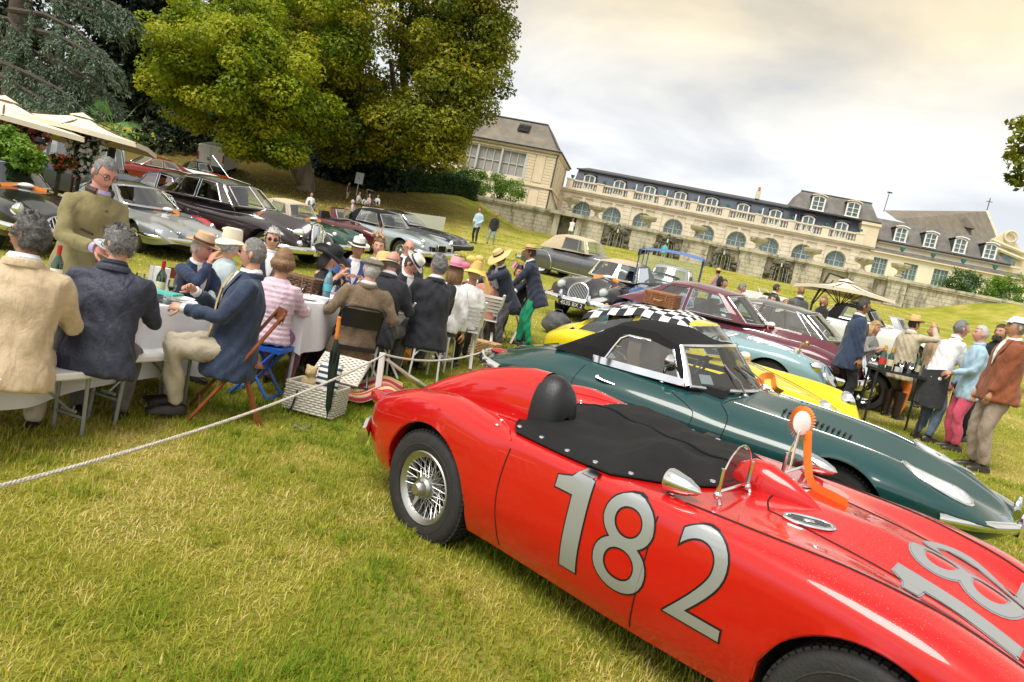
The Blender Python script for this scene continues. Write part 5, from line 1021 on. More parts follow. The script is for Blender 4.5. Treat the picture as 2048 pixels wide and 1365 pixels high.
# ---------------------------------------------------------------- the other cars
def G(xr, xf, w, sill, tz, bz, sz, fz, hz, xs, xw, val=.03, nose=.2):
 """stations of a generic body: tail height tz, belt bz, scuttle sz at xs, wing fz over the front wheel xw, bonnet end hz"""
 return [(xr, .52*w, sill+.16, tz-.2, .7, tz-.19, .4, tz-.19), (xr+.07, .80*w, sill+.09, tz-.07, .75, tz-.05, .4, tz-.04), (xr+.42, .96*w, sill+.03, tz-.01, .76, tz, .4, tz+.02), (.1, w, sill, bz-.02, .78, bz-.02, .4, bz), (xs*.55, w, sill, bz-.03, .82, bz-.02, .45, bz), (xs, w, sill, bz-.03, .8, sz-.03, .45, sz), (xw, w, sill+.02, fz, .74, (fz+sz)/2-val, .46, (sz+hz)/2+.02), (xf-.38, .95*w, sill+.05, fz-.05, .74, (fz+hz)/2-.04-val, .44, hz+.03), (xf-.1, .82*w, sill+.1, fz-nose*.7, .72, hz-.06-val, .4, hz-.04), (xf, .6*w, sill+.15, hz-nose*1.2, .6, hz-nose, .35, hz-nose)]
def place(u, v, depth, loc, yaw):
 """car origin so that the local point loc appears at the pixel at that depth"""
 p = gp(u, v, loc[2]) if loc[2] else at(u, v, depth); c, s = math.cos(yaw), math.sin(yaw); return p.x-(loc[0]*c-loc[1]*s), p.y-(loc[0]*s+loc[1]*c)
def basic(name, label, x, y, yaw, st, wx, wr, track, pm, wk='disc', w=.16, dz=0, arch=1.14, sc=1.0, **kw):
 r = thing(name, label, 'car', frame(x, y, yaw, dz) @ SCL(sc, sc, sc), CARG); c = loft_body(r, st, [(q, wr-.015, wr*arch) for q in wx], pm, fine=.07, per=4, **kw); wheels(c, wx, track, wr, w, wk); return c
def plate(c, x, z, y, txt, fg, bg, hw=.26, hh=.06, rot=0):
 mb = MB(); mb.box((x, y, z), (.012, hw*2, hh*2)); o = mb.build('number_plate', bg, c.root, smooth=False); V, F_ = text_mesh(txt, hh*2.0, 0, 0); sx = min(1, hw*1.9/max(.01, 2*max(v.x for v in V)))
 m = MB(); m.add([(x+(.009), y+v.x*sx, z+v.y) for v in V], F_); m.build('plate_lettering', fg, o, smooth=False)
def ovalgrille(c, x, z, hw, hh, n=11, slope=.1, name='grille', mat=None, back=True):
 m = MB(); e = [(x-slope*math.sin(a), hw*math.cos(a), z+hh*math.sin(a)) for a in np.linspace(0, 6.283, 25)[:-1]]; m.tube(e, .018, 7, loop=True)
 for i in range(n):
  yy = hw*(-1+2*(i+.5)/n); k = hh*math.sqrt(max(.02, 1-(yy/hw)**2)); m.tube([(x+.01-slope*k/hh, yy, z+k), (x+.02, yy, z), (x+.01+slope*k/hh, yy, z-k)], .008, 5)
 if back: m.add([(x-.02-slope*math.sin(a), hw*math.cos(a), z+hh*math.sin(a)) for a in np.linspace(0, 6.283, 25)[:-1]], [tuple(range(24))], mat=1)
 m.build(name, [mat or CHROME, DARK], c.root)
def bow_ribbon(c, x, y0, y1):
 q = top(c, x, y0); p = top(c, x+.02, y1); ribbon(c.root, [q+Vector((.05, 0, .02)), q.lerp(p, .5)+Vector((.0, 0, .06)), p+Vector((.05, 0, .02))], .07, ORANGE, up=(1, 0, .4)); m = MB(); m.ball(q.lerp(p, .55)+Vector((.03, 0, .06)), (.07, .13, .05), 8, 6); m.build('ribbon_bow', WSATIN, c.root)
SILV = paint('silver_paint', (.42, .44, .46), flake=1, rough=.3); BLKP = paint('black_paint', (.008, .009, .012)); MAR = paint('maroon_paint', (.085, .012, .018)); DKG = paint('gunmetal_paint', (.045, .045, .048), flake=1)
DGL = glass('tinted_glass', (.35, .38, .38), .9); BEIGE = P('beige_hood_cloth', (.55, .44, .31), .85, var=.12, vs=15, bump=.3, bs=200); BLKC = P('black_hood_cloth')
def build_cars():
 Y = -.6
 # silver fastback with glazed lamp row
 x, y = place(276, 474, 0, (2.71, -.70, .30), -.597)
 c = basic('grand_tourer', 'silver low fastback grand tourer with glazed headlamp row', x, y, -.597, G(-.92, 3.98, .92, .24, .80, .89, .87, .76, .64, 2.05, 2.95, .0, .22), (0, 2.95), .33, 1.52, SILV, 'disc', .17, dark=(-.3, 1.9, .66), arch=1.2, sc=.92)
 greenhouse(c, [(-.75, -.05, 'p'), (-.2, .25, 'g'), (.62, .66, 'p'), (.74, .76, 'g'), (1.75, 1.15, 'p'), (1.95, 1.25, 'p')], (.89, .90), [.62, .68, .72, .72, .72, .70], [.46, .52, .56, .56, .56, .55], [1.16, 1.26, 1.30, 1.30, 1.28, 1.26], .05, bowf=(.3, .2), bowr=(.2, .1))
 for s in (-1, 1): m = MB(); m.add([(3.90, s*.25, .66), (3.70, s*.86, .66), (3.80, s*.86, .50), (3.99, s*.25, .50)], [(0, 1, 2, 3)]); m.build('lamp_glass', glass('lamp_glass', (.8, .86, .88), .9), c.root, smooth=False)
 for s in (-1, 1):
  for yy in (.35, .52, .69): ring_lamp(c, (3.85-.2*(yy-.3), s*yy, .58), (1, 0, 0), .06)
  m = MB(); m.box((3.86, s*.62, .43), (.05, .22, .06)); m.build('indicator', P('amber_lens', (.75, .22, .01), .2), c.root)
 chrome_bar(c, [(3.3, -.93, .47), (3.75, -.88, .47), (4.03, -.3, .47), (4.05, 0, .47), (4.03, .3, .47), (3.75, .88, .47), (3.3, .93, .47)], .03, 1.4); bow_ribbon(c, 2.15, -.1, .5); seats(c, (1.0, .2), z=.8)
 # black sports saloon at the left edge
 x, y = place(47, 418, 0, (3.28, -.60, .74), -.55)
 c = basic('sports_coupe', 'glossy black coupe beside the terrace bush, with ribbon below its windscreen', x, y, -.55, G(-.9, 3.5, .82, .24, .85, .92, .96, .86, .78, 1.6, 2.55, .05, .28), (0, 2.55), .33, 1.36, BLKP, 'wire', dark=(-.2, 1.5, .6))
 greenhouse(c, [(-.6, .1, 'p'), (.0, .3, 'g'), (.6, .62, 'p'), (.68, .70, 'g'), (1.45, 1.0, 'p'), (1.55, 1.1, 'p')], (.92, .95), .62, .48, [1.2, 1.3, 1.34, 1.34, 1.32, 1.29], .05)
 for s in (-1, 1): ring_lamp(c, (3.28, s*.60, .74), (1, 0, .05), .10)
 chrome_bar(c, [(2.9, -.84, .46), (3.45, -.65, .46), (3.6, 0, .46), (3.45, .65, .46), (2.9, .84, .46)]); ovalgrille(c, 3.5, .58, .3, .13); bow_ribbon(c, 1.72, -.3, .4); seats(c, (.7,), z=.85)
 # large dark saloon with upright grille
 PM = paint('dark_plum_paint', (.040, .030, .034), flake=1, rough=.3)
 st = [(-1.15, .45, .42, .72, .65, .74, .4, .75), (-1.05, .65, .36, .84, .7, .88, .4, .90), (-.6, .84, .28, .95, .72, 1.02, .42, 1.05), (0, .90, .24, .97, .74, 1.05, .5, 1.08), (1.0, .90, .24, .93, .78, 1.04, .55, 1.06), (1.9, .90, .24, .93, .77, 1.05, .48, 1.10), (2.5, .90, .25, .95, .74, .96, .42, 1.12), (3.05, .90, .28, .94, .72, .86, .40, 1.08), (3.5, .86, .32, .84, .70, .76, .36, 1.02), (3.72, .76, .38, .70, .66, .66, .32, .92), (3.80, .60, .44, .58, .6, .58, .3, .72)]
 c = basic('large_saloon', 'large dark plum saloon with tall upright chrome grille and split windscreen', -8.38, 17.5, -.38, st, (0, 3.05), .36, 1.45, PM, 'disc', .17, dark=(-.4, 1.8, .66))
 greenhouse(c, [(-.62, .0, 'p'), (-.32, .12, 'g'), (.05, .3, 'g'), (.72, .74, 'p'), (.80, .82, 'g'), (1.60, 1.22, 'g'), (1.92, 1.40, 'p'), (2.02, 1.48, 'p')], (1.06, 1.08), [.66, .70, .72, .72, .72, .72, .70, .69], [.5, .54, .57, .58, .58, .57, .55, .54], [1.40, 1.50, 1.56, 1.58, 1.58, 1.55, 1.52, 1.50], .06, glassm=GLASS, bowf=(.22, .16))
 m = MB(); m.tube([(2.24, 0, 1.10), (1.66, 0, 1.55)], .018, 6); m.build('screen_divider', CHROME, c.root)
 g = MB(); e = [(3.86, -.17, .40), (3.84, -.19, .8), (3.80, -.14, 1.0), (3.79, 0, 1.05), (3.80, .14, 1.0), (3.84, .19, .8), (3.86, .17, .40)]; g.tube(e, .028, 8); g.tube([(3.87, 0, .4), (3.82, 0, 1.04)], .018, 6)
 for i in range(12): yy = -.15+.3*i/11; g.tube([(3.85, yy, .40), (3.83, yy, .8), (3.80, yy*.8, 1.0)], .009, 4)
 g.add([(3.82, -.17, .38), (3.82, .17, .38), (3.76, .17, 1.0), (3.76, -.17, 1.0)], [(0, 1, 2, 3)], mat=1); g.build('grille', [CHROME, DARK], c.root)
 for s in (-1, 1):
  ring_lamp(c, (3.70, s*.38, .80), (1, 0, .03), .105, deep=.2); ring_lamp(c, (3.80, s*.50, .58), (1, 0, 0), .075, 'fog_lamp'); m = MB(); m.ball((3.66, s*.70, .60), (.05, .035, .035), 8, 6); m.build('indicator', P('amber_lens'), c.root)
  snapline(c, [(-.7, s*.70), (.5, s*.72), (2.0, s*.66), (3.4, s*.30)], .0045, CHROME, 'chrome_strip', 'top'); snapline(c, [(.75, .95), (.74, .6), (.76, .3)], .005, GAP, 'door_gap', 'side', s); snapline(c, [(1.95, .95), (1.94, .6), (1.90, .3)], .005, GAP, 'door_gap', 'side', s)
  b = side(c, 1.9, .98, s, 0); m = MB(); m.ball(b+Vector((0, s*.05, .1)), (.03, .06, .05), 8, 6); m.tube([b, b+Vector((0, s*.04, .08))], .01, 5); m.build('wing_mirror', CHROME, c.root)
 chrome_bar(c, [(3.4, -.98, .46), (3.85, -.85, .46), (4.02, -.3, .46), (4.04, 0, .46), (4.02, .3, .46), (3.85, .85, .46), (3.4, .98, .46)], .05, 1.6)
 for s in (-1, 1): m = MB(); m.lathe([(.05, -.1), (.055, .05), (.03, .16)], 8, M=T(4.06, s*.28, .46)); m.build('overrider', CHROME, c.root)
 plate(c, 4.08, .40, 0, 'LUG BEV', P('plate_white', (.7, .7, .68), .6), P('plate_black', (.01, .01, .01), .5)); bow_ribbon(c, 2.35, -.4, .45); seats(c, (1.1, .2), z=.95); m = MB(); m.tube([(1.7, .0, 1.60), (1.0, .0, 1.66), (.35, .05, 2.1)], .006, 4); m.build('aerial', STEEL, c.root)
 # red roadster with tan hood between them
 RD = paint('rose_red_paint', (.42, .018, .022)); x, y = place(405, 436, 15.2, (2.65, 0, 0), -.52)
 c = basic('roadster', 'red roadster with raised tan hood parked between silver fastback and plum saloon', x, y, -.52, G(-.8, 3.12, .73, .24, .74, .82, .87, .84, .72, 1.6, 2.39, .06, .28), (0, 2.39), .32, 1.22, RD, 'wire', dark=(.1, 1.5, .55), sc=.85)
 greenhouse(c, [(.15, .35, 'p'), (.4, .5, 'p'), (.62, .66, 'g'), (1.30, 1.08, 'p'), (1.38, 1.16, 'p')], (.84, .85), .58, .46, [1.18, 1.23, 1.25, 1.22, 1.20], .05, roofm=BEIGE, name='soft_top')
 ovalgrille(c, 3.08, .55, .26, .17, 13)
 for s in (-1, 1): ring_lamp(c, (2.92, s*.52, .68), (1, 0, .05), .09)
 b = top(c, 1.9, -.62, 0); m = MB(); m.tube([b, b+Vector((0, 0, .1))], .008, 5); m.ball(b+Vector((0, 0, .13)), (.03, .055, .045), 8, 6); m.build('wing_mirror', CHROME, c.root)
 # cars further back on the left
 x, y = place(372, 350, 0, (.7, 0, 1.5), -.45); c = basic('small_saloon', 'small black saloon behind the red roadster with the tan hood', x, y, -.45, G(-.8, 3.2, .75, .26, .80, .95, .98, .88, .80, 1.6, 2.4, .06, .3), (0, 2.4), .32, 1.25, BLKP, dark=(-.3, 1.4, .58))
 greenhouse(c, [(-.5, .0, 'p'), (-.2, .15, 'g'), (.5, .52, 'p'), (.58, .60, 'g'), (1.35, 1.0, 'p'), (1.42, 1.05, 'p')], (.95, .97), .60, .5, [1.3, 1.42, 1.47, 1.47, 1.44, 1.42], .05)
 x, y = place(425, 345, 0, (1.6, 0, .85), -.3); WP = paint('white_paint', (.72, .73, .72)); c = basic('spider', 'white-tailed open spider with red bonnet and black hood', x, y, -.3, G(-.7, 3.0, .74, .26, .74, .80, .82, .78, .70, 1.4, 2.2, .04, .25), (0, 2.2), .3, 1.22, WP, dark=(.1, 1.3, .55))
 greenhouse(c, [(.1, .35, 'p'), (.5, .6, 'g'), (1.15, .95, 'p'), (1.2, 1.0, 'p')], (.82, .83), .57, .46, [1.12, 1.2, 1.2, 1.18], .05, roofm=BLKC, name='soft_top')
 m = MB(); m.grid(lambda p, q: top(c, 1.45+1.4*p, -.5+1.0*q, .006), 10, 8); m.build('bonnet_panel', paint('bright_red_paint', (.5, .012, .01)), c.root)
 x, y = place(272, 325, 0, (1.6, 0, .95), -2.2); c = basic('coupe', 'dark red fastback coupe on the grass below the dark wood', x, y, -2.2, G(-.9, 3.3, .80, .25, .84, .90, .92, .84, .74, 1.6, 2.45, .05, .28), (0, 2.45), .32, 1.3, paint('deep_red_paint', (.22, .014, .012)), 'alloy', dark=(-.3, 1.5, .6))
 greenhouse(c, [(-.7, .0, 'p'), (-.2, .2, 'g'), (.6, .64, 'p'), (.68, .70, 'g'), (1.45, 1.0, 'p'), (1.52, 1.05, 'p')], (.90, .92), .62, .5, [1.14, 1.24, 1.28, 1.28, 1.26, 1.24], .05)
 for s in (-1, 1): ring_lamp(c, (3.05, s*.58, .68), (1, 0, .05), .11)
 # white van seen from the back
 p = gp(425, 346); r = thing('delivery_van', 'white delivery van parked with its back to the lawn beside the wood', 'van', frame(p.x, p.y, R(100)), None)
 m = MB(); m.rings([[(x_, -w_, .35), (x_, w_, .35), (x_, w_, h_*.62), (x_, w_*.92, h_-.08), (x_, w_*.8, h_), (x_, -w_*.8, h_), (x_, -w_*.92, h_-.08), (x_, -w_, h_*.62)] for x_, w_, h_ in ((-.8, .90, 1.92), (-.72, .93, 1.97), (2.0, .95, 1.98), (2.9, .93, 1.9), (3.4, .9, 1.35), (4.1, .85, 1.15), (4.25, .75, .95))]); m.build('body', WP, r, ang=30)
 c = Car(); c.root = r; wheels(c, (0, 3.1), 1.6, .33, .2, 'disc')
 m = MB(); m.box((-.81, 0, .42), (.12, 1.84, .3)); m.build('bumper', P('grey_plastic', (.04, .04, .042), .6), r, smooth=False)
 for s in (-1, 1): m = MB(); m.box((-.80, s*.86, 1.15), (.08, .10, .55)); m.build('tail_light', P('ruby_lens'), r, smooth=False)
 m = MB(); m.box((-.82, 0, 1.2), (.01, .012, 1.4)); m.box((-.82, .12, .95), (.03, .2, .06)); m.build('door_gap', GAP, r, smooth=False); m = MB(); m.box((-.87, .35, .72), (.012, .5, .12)); m.build('number_plate', P('plate_white'), r, smooth=False)
 m = MB(); m.box((-.83, .15, 1.08), (.03, .14, .05)); m.build('door_handle', BLACK, r, smooth=False)
 # dark blue limousine under the parasols
 x, y = place(118, 322, 0, (.6, -.7, 1.15), -.30); NB = paint('navy_paint', (.012, .020, .045)); c = basic('limousine', 'tall dark blue vintage limousine under the cream parasols', x, y, -.30, G(-1.0, 3.2, .80, .40, 1.0, 1.15, 1.18, .95, 1.05, 1.7, 2.9, .12, .2), (0, 2.9), .38, 1.4, NB, 'disc', dark=(-.8, 1.5, .6))
 greenhouse(c, [(-.9, -.8, 'p'), (-.55, -.5, 'g'), (.2, .2, 'p'), (.32, .32, 'g'), (1.2, 1.15, 'p'), (1.5, 1.4, 'p')], (1.15, 1.17), .68, .62, [1.70, 1.76, 1.78, 1.78, 1.76, 1.72], .07, bowf=(.06, .05))
 # green roadster with cream hood and maroon roadster
 GR = paint('bottle_green_paint', (.008, .055, .038)); x, y = place(712, 480, 0, (3.2, 0, .62), -.42)
 c = basic('roadster', 'dark green roadster with cream hood beside the plum saloon', x, y, -.42, G(-.75, 3.25, .77, .24, .78, .82, .88, .82, .70, 1.6, 2.4, .05, .28), (0, 2.4), .32, 1.24, GR, 'wire', dark=(.1, 1.5, .55))
 greenhouse(c, [(.15, .35, 'p'), (.4, .5, 'p'), (.62, .66, 'g'), (1.30, 1.08, 'p'), (1.38, 1.16, 'p')], (.84, .86), .58, .46, [1.18, 1.23, 1.25, 1.22, 1.20], .05, roofm=BEIGE, name='soft_top'); ovalgrille(c, 3.18, .50, .3, .12)
 for s in (-1, 1): ring_lamp(c, (2.98, s*.55, .68), (1, 0, .05), .09)
 chrome_bar(c, [(2.9, -.78, .42), (3.25, -.6, .42), (3.36, 0, .42), (3.25, .6, .42), (2.9, .78, .42)]); bow_ribbon(c, 1.65, -.3, .3)
 x, y = place(780, 474, 0, (3.05, 0, .62), -.42); c = basic('roadster', 'maroon open roadster between the green roadster and the silver-blue convertible', x, y, -.42, G(-.75, 3.15, .75, .24, .76, .80, .86, .80, .70, 1.6, 2.35, .05, .28), (0, 2.35), .32, 1.22, MAR, 'wire', dark=(.1, 1.5, .55))
 greenhouse(c, [(1.2, 1.0, 'p'), (1.36, 1.16, 'p')], (.84, .86), .58, .48, [1.14, 1.14], .03, rear=False, name='screen_header')
 for s in (-1, 1): ring_lamp(c, (2.92, s*.55, .66), (1, 0, .05), .085)
 m = MB(); m.grid(lambda p, q: top(c, 1.5+1.5*p, -.16+.32*q, .006), 8, 4); m.build('bonnet_stripe', P('stripe_cream', (.6, .55, .5), .3, coat=1), c.root); seats(c, (.7,), z=.7, h=.3)
 # silver-blue convertible, navy coupe
 FB = paint('ice_blue_paint', (.40, .47, .50), flake=1, rough=.3)
 c = basic('convertible', 'silver-blue convertible with black soft top and flared rear arches', -5.64, 23.3, -.59, G(-1.1, 3.55, .86, .24, .82, .88, .92, .86, .78, 1.75, 2.66, .04, .2), (0, 2.66), .33, 1.42, FB, 'wire', dark=(.0, 1.6, .62), arch=1.25)
 greenhouse(c, [(-.15, .15, 'p'), (.15, .3, 'p'), (.40, .48, 'g'), (.82, .84, 'g'), (1.48, 1.12, 'p'), (1.56, 1.2, 'p')], (.90, .91), .64, .5, [1.2, 1.27, 1.30, 1.30, 1.27, 1.25], .05, roofm=BLKC, name='soft_top', bowf=(.3, .2))
 g = MB(); g.box((3.56, 0, .58), (.06, .34, .22), mat=1);
 for s in (-1, 1): g.box((3.54, s*.36, .56), (.06, .22, .14), mat=1); g.tube([(3.6, s*.24, .5), (3.6, s*.46, .5), (3.6, s*.46, .63), (3.6, s*.24, .63)], .012, 5, loop=True)
 g.tube([(3.6, -.17, .47), (3.6, .17, .47), (3.6, .17, .69), (3.6, -.17, .69)], .016, 6, loop=True); g.build('grille', [CHROME, DARK], c.root)
 for s in (-1, 1):
  for z in (.58, .74): ring_lamp(c, (3.42, s*.64, z), (1, 0, 0), .075)
 chrome_bar(c, [(3.2, -.9, .42), (3.6, -.75, .42), (3.72, 0, .42), (3.6, .75, .42), (3.2, .9, .42)], .045); seats(c, (.9,), z=.8, h=.35)
 NV = paint('midnight_paint', (.014, .018, .035)); c = basic('coupe', 'midnight blue low coupe with buttressed roof before the white panel', -5.8, 26.6, -.35, G(-1.0, 3.55, .88, .24, .84, .88, .90, .82, .74, 1.75, 2.59, .02, .2), (0, 2.59), .32, 1.48, NV, 'alloy', .18, dark=(-.2, 1.6, .62))
 greenhouse(c, [(-.45, .25, 'p'), (.02, .35, 'g'), (.45, .55, 'p'), (.53, .62, 'g'), (1.55, 1.08, 'p'), (1.62, 1.15, 'p')], (.88, .90), .66, .52, [1.14, 1.22, 1.25, 1.25, 1.22, 1.21], .04, trim=None)
 for s in (-1, 1): m = MB(); m.ball((3.42, s*.60, .60), (.06, .17, .075), 12, 8); m.build('headlight', P('lamp_lens'), c.root)
 chrome_bar(c, [(3.2, -.92, .45), (3.6, -.8, .45), (3.72, 0, .45), (3.6, .8, .45), (3.2, .92, .45)], .06, 1.4, mat=BLACK); chrome_bar(c, [(3.2, -.92, .53), (3.58, -.8, .53), (3.70, 0, .53), (3.58, .8, .53), (3.2, .92, .53)], .014, 1.4)
 # grey drophead seen from its tail
 DG = paint('two_tone_grey', (.16, .165, .175), flake=1, rough=.3)
 st = [(-1.3, .35, .36, .50, .6, .52, .4, .53), (-1.15, .62, .32, .66, .7, .72, .4, .74), (-.6, .86, .26, .86, .72, .90, .42, .92), (0, .92, .24, .93, .74, .98, .45, 1.0), (.8, .92, .24, .90, .78, 1.02, .5, 1.04), (1.7, .90, .24, .90, .78, 1.02, .46, 1.06), (2.4, .88, .25, .92, .74, .92, .4, 1.05), (3.1, .86, .3, .90, .72, .82, .38, 1.0), (3.6, .78, .36, .76, .68, .72, .34, .92), (3.8, .55, .42, .56, .6, .6, .3, .72)]
 c = basic('drophead_coupe', 'grey vintage drophead with spatted rear wheels and beige hood on the slope', .95, 26.2, -.62, st, (3.1,), .36, 1.46, DG, 'disc', dark=(.1, 1.6, .64))
 wheels(c, (0,), 1.40, .36, .17, 'disc')
 greenhouse(c, [(-.35, .05, 'p'), (.0, .15, 'p'), (.4, .45, 'p'), (.60, .62, 'g'), (1.30, 1.2, 'g'), (1.62, 1.38, 'p'), (1.7, 1.45, 'p')], (1.0, 1.04), .68, .54, [1.36, 1.46, 1.52, 1.53, 1.51, 1.48, 1.46], .05, roofm=BEIGE, name='soft_top', bowf=(.12, .08))
 for s in (-1, 1):
  m = MB(); q = [side(c, .46*math.cos(a), .42+.44*math.sin(a), s, .012) for a in np.linspace(-.3, math.pi+.3, 19)]; m.tube(q, .016, 6); m.build('spat_trim', CHROME, c.root); snapline(c, [(.5, .33), (1.2, .30), (2.5, .30)], .014, CHROME, 'sill_strip', 'side', s); snapline(c, [(.55, .93), (.53, .6), (.55, .35)], .005, GAP, 'door_gap', 'side', s); snapline(c, [(1.65, .93), (1.64, .6), (1.6, .35)], .005, GAP, 'door_gap', 'side', s)
  snapline(c, [(-1.0, s*.45), (0, s*.62), (1.7, s*.62), (3.3, s*.35)], .0045, CHROME, 'chrome_strip', 'top')
 chrome_bar(c, [(-.9, -.88, .42), (-1.3, -.7, .40), (-1.42, 0, .40), (-1.3, .7, .40), (-.9, .88, .42)], .045)
 # black car facing us, cream hood
 Yk = R(-116); x, y = place(1158, 586, 0, (3.44, 0, .64), Yk)
 st = [(-.95, .40, .40, .6, .6, .62, .4, .63), (-.85, .62, .34, .74, .7, .78, .4, .8), (-.4, .80, .26, .86, .72, .88, .42, .9), (.1, .83, .24, .90, .74, .92, .45, .94), (.9, .82, .24, .86, .78, .92, .5, .94), (1.6, .82, .24, .86, .77, .93, .45, .97), (2.1, .82, .25, .88, .74, .86, .42, .98), (2.6, .82, .28, .88, .70, .78, .38, .95), (3.05, .78, .32, .80, .68, .70, .36, .88), (3.3, .70, .36, .68, .64, .64, .34, .78), (3.42, .5, .42, .54, .6, .56, .3, .62)]
 c = basic('sports_tourer', 'black sports tourer with cream hood and oval chrome grille facing the tables', x, y, Yk, st, (0, 2.59), .34, 1.32, BLKP, 'wire', dark=(.0, 1.5, .6))
 greenhouse(c, [(-.2, .1, 'p'), (.1, .25, 'p'), (.40, .45, 'g'), (1.42, 1.12, 'p'), (1.5, 1.2, 'p')], (.93, .95), .62, .5, [1.24, 1.32, 1.36, 1.33, 1.31], .05, roofm=BEIGE, name='soft_top', bowf=(.28, .2)); ovalgrille(c, 3.44, .63, .23, .23, 13, .08)
 for s in (-1, 1):
  ring_lamp(c, (3.28, s*.50, .74), (1, 0, .03), .105); m = MB(); m.lathe([(.05, -.12), (.055, .05), (.03, .18)], 8, M=T(3.62, s*.33, .48)); m.build('overrider', CHROME, c.root); m = MB(); m.ball((3.35, s*.66, .52), (.03, .045, .04), 8, 6); m.build('indicator', P('amber_lens'), c.root)
 chrome_bar(c, [(3.0, -.86, .46), (3.45, -.74, .46), (3.6, 0, .46), (3.45, .74, .46), (3.0, .86, .46)], .045); plate(c, 3.66, .40, -.02, '4535 BX 2', P('plate_white'), P('plate_black'), .3, .06); bow_ribbon(c, 1.75, -.35, .3); seats(c, (.8,), z=.82, h=.35)
 # yellow open car with black stripes, pale open car, blue canvas-topped jeep
 x, y = place(1298, 575, 0, (2.0, 0, .84), R(-112)); YL = paint('yellow_paint', (.70, .52, .008)); c = basic('open_sports_car', 'yellow open sports car with black bonnet stripes and black tonneau bar', x, y, R(-112), G(-.75, 3.1, .76, .24, .78, .82, .84, .80, .70, 1.5, 2.3, .03, .25), (0, 2.3), .31, 1.22, YL, 'alloy', dark=(.1, 1.4, .55))
 greenhouse(c, [(1.0, .9, 'p'), (1.3, 1.12, 'p')], (.84, .86), .60, .52, [1.16, 1.16], .04, rear=False, roofm=BLKC, name='screen_header', bowf=(.2, .15))
 for yy in (-.17, .17): m = MB(); m.grid(lambda p, q: top(c, 1.55+1.4*p, yy-.10+.2*q, .006), 10, 4); m.build('bonnet_stripe', P('black_vinyl'), c.root)
 x, y = place(1345, 535, 0, (1.1, 0, 1.28), R(-112)); c = basic('open_sports_car', 'pale grey sports car with curved windscreen behind the yellow striped one', x, y, R(-112), G(-.75, 3.1, .76, .24, .78, .82, .84, .80, .70, 1.5, 2.3, .03, .25), (0, 2.3), .31, 1.22, SILV, dark=(.1, 1.4, .55))
 greenhouse(c, [(.0, .3, 'p'), (.3, .45, 'g'), (1.2, 1.0, 'p'), (1.35, 1.12, 'p')], (.84, .86), .60, .5, [1.18, 1.26, 1.26, 1.22], .05, bowf=(.25, .15))
 x, y = place(1375, 583, 0, (.6, .5, .95), R(-104)); BL = paint('blue_paint', (.03, .08, .25)); BLC = P('blue_canvas', (.09, .17, .40), .8, var=.15, vs=10); c = basic('canvas_jeep', 'blue utility car with blue canvas canopy on posts', x, y, R(-104), G(-.7, 2.9, .74, .4, .95, .98, 1.0, .92, .92, 1.7, 2.4, .02, .2), (0, 2.4), .33, 1.25, BL, 'disc', dark=(-.3, 1.5, .6))
 m = MB(); m.grid(lambda p, q: Vector((-.75+2.55*p, -.74+1.48*q, 1.78+.06*math.sin(math.pi*q)-.02*p)), 6, 8); m.grid(lambda p, q: Vector((-.75+2.55*p, -.76+.02*q, 1.62+.16*q)), 6, 2); m.grid(lambda p, q: Vector((-.75+2.55*p, .76-.02*q, 1.62+.16*q)), 6, 2); m.build('canvas_canopy', BLC, c.root)
 for x_ in (-.7, .55, 1.7):
  for s in (-1, 1): m = MB(); m.box((x_, s*.72, 1.36), (.14 if x_ == .55 else .06, .03, .85)); m.build('canopy_post', BL, c.root, smooth=False)
 m = MB(); m.add([(1.72, -.68, 1.0), (1.72, .68, 1.0), (1.68, .66, 1.68), (1.68, -.66, 1.68)], [(0, 1, 2, 3)]); m.build('windscreen', GLASS, c.root, smooth=False)
 # row on the right: maroon coupe, dark grey coupe, pale blue roadster, yellow coupe
 x, y = place(1527, 646, 0, (1.6, .60, .95), -.56); MP = paint('mauve_maroon_paint', (.12, .022, .035), rough=.3)
 st = [(-1.0, .40, .40, .58, .6, .60, .4, .61), (-.9, .62, .34, .72, .7, .76, .4, .78), (-.45, .80, .26, .86, .72, .87, .42, .89), (.1, .83, .24, .90, .74, .92, .45, .94), (.9, .82, .24, .86, .78, .92, .5, .94), (1.6, .82, .24, .87, .77, .93, .45, .97), (2.1, .82, .25, .88, .74, .86, .42, .98), (2.6, .82, .28, .88, .70, .78, .38, .95), (3.05, .78, .32, .80, .68, .70, .36, .88), (3.3, .70, .36, .68, .64, .64, .34, .78), (3.42, .5, .42, .54, .6, .56, .3, .62)]
 c = basic('touring_coupe', 'mauve-maroon rounded coupe behind the pale blue roadster', x, y, -.56, st, (0, 2.59), .34, 1.32, MP, 'wire', dark=(-.35, 1.5, .6))
 greenhouse(c, [(-.75, -.05, 'p'), (-.5, .05, 'p'), (-.2, .2, 'g'), (.5, .54, 'p'), (.57, .60, 'g'), (1.42, 1.02, 'p'), (1.58, 1.12, 'p')], (.92, .95), [.55, .6, .62, .64, .64, .63, .62], [.38, .44, .49, .52, .52, .5, .49], [1.22, 1.31, 1.37, 1.39, 1.39, 1.36, 1.33], .06, bowf=(.3, .2)); ovalgrille(c, 3.44, .63, .23, .23, 13, .08)
 for s in (-1, 1): ring_lamp(c, (3.28, s*.50, .74), (1, 0, .03), .105); snapline(c, [(1.6, s*.60), (2.2, s*.45), (3.0, s*.26)], .0045, CHROME, 'chrome_strip', 'top')
 chrome_bar(c, [(3.0, -.86, .46), (3.45, -.74, .46), (3.6, 0, .46), (3.45, .74, .46), (3.0, .86, .46)], .045); chrome_bar(c, [(-.75, -.8, .46), (-1.0, -.6, .46), (-1.12, 0, .46), (-1.0, .6, .46), (-.75, .8, .46)], .045); bow_ribbon(c, 1.85, -.3, .1); seats(c, (.75,), z=.85, h=.35)
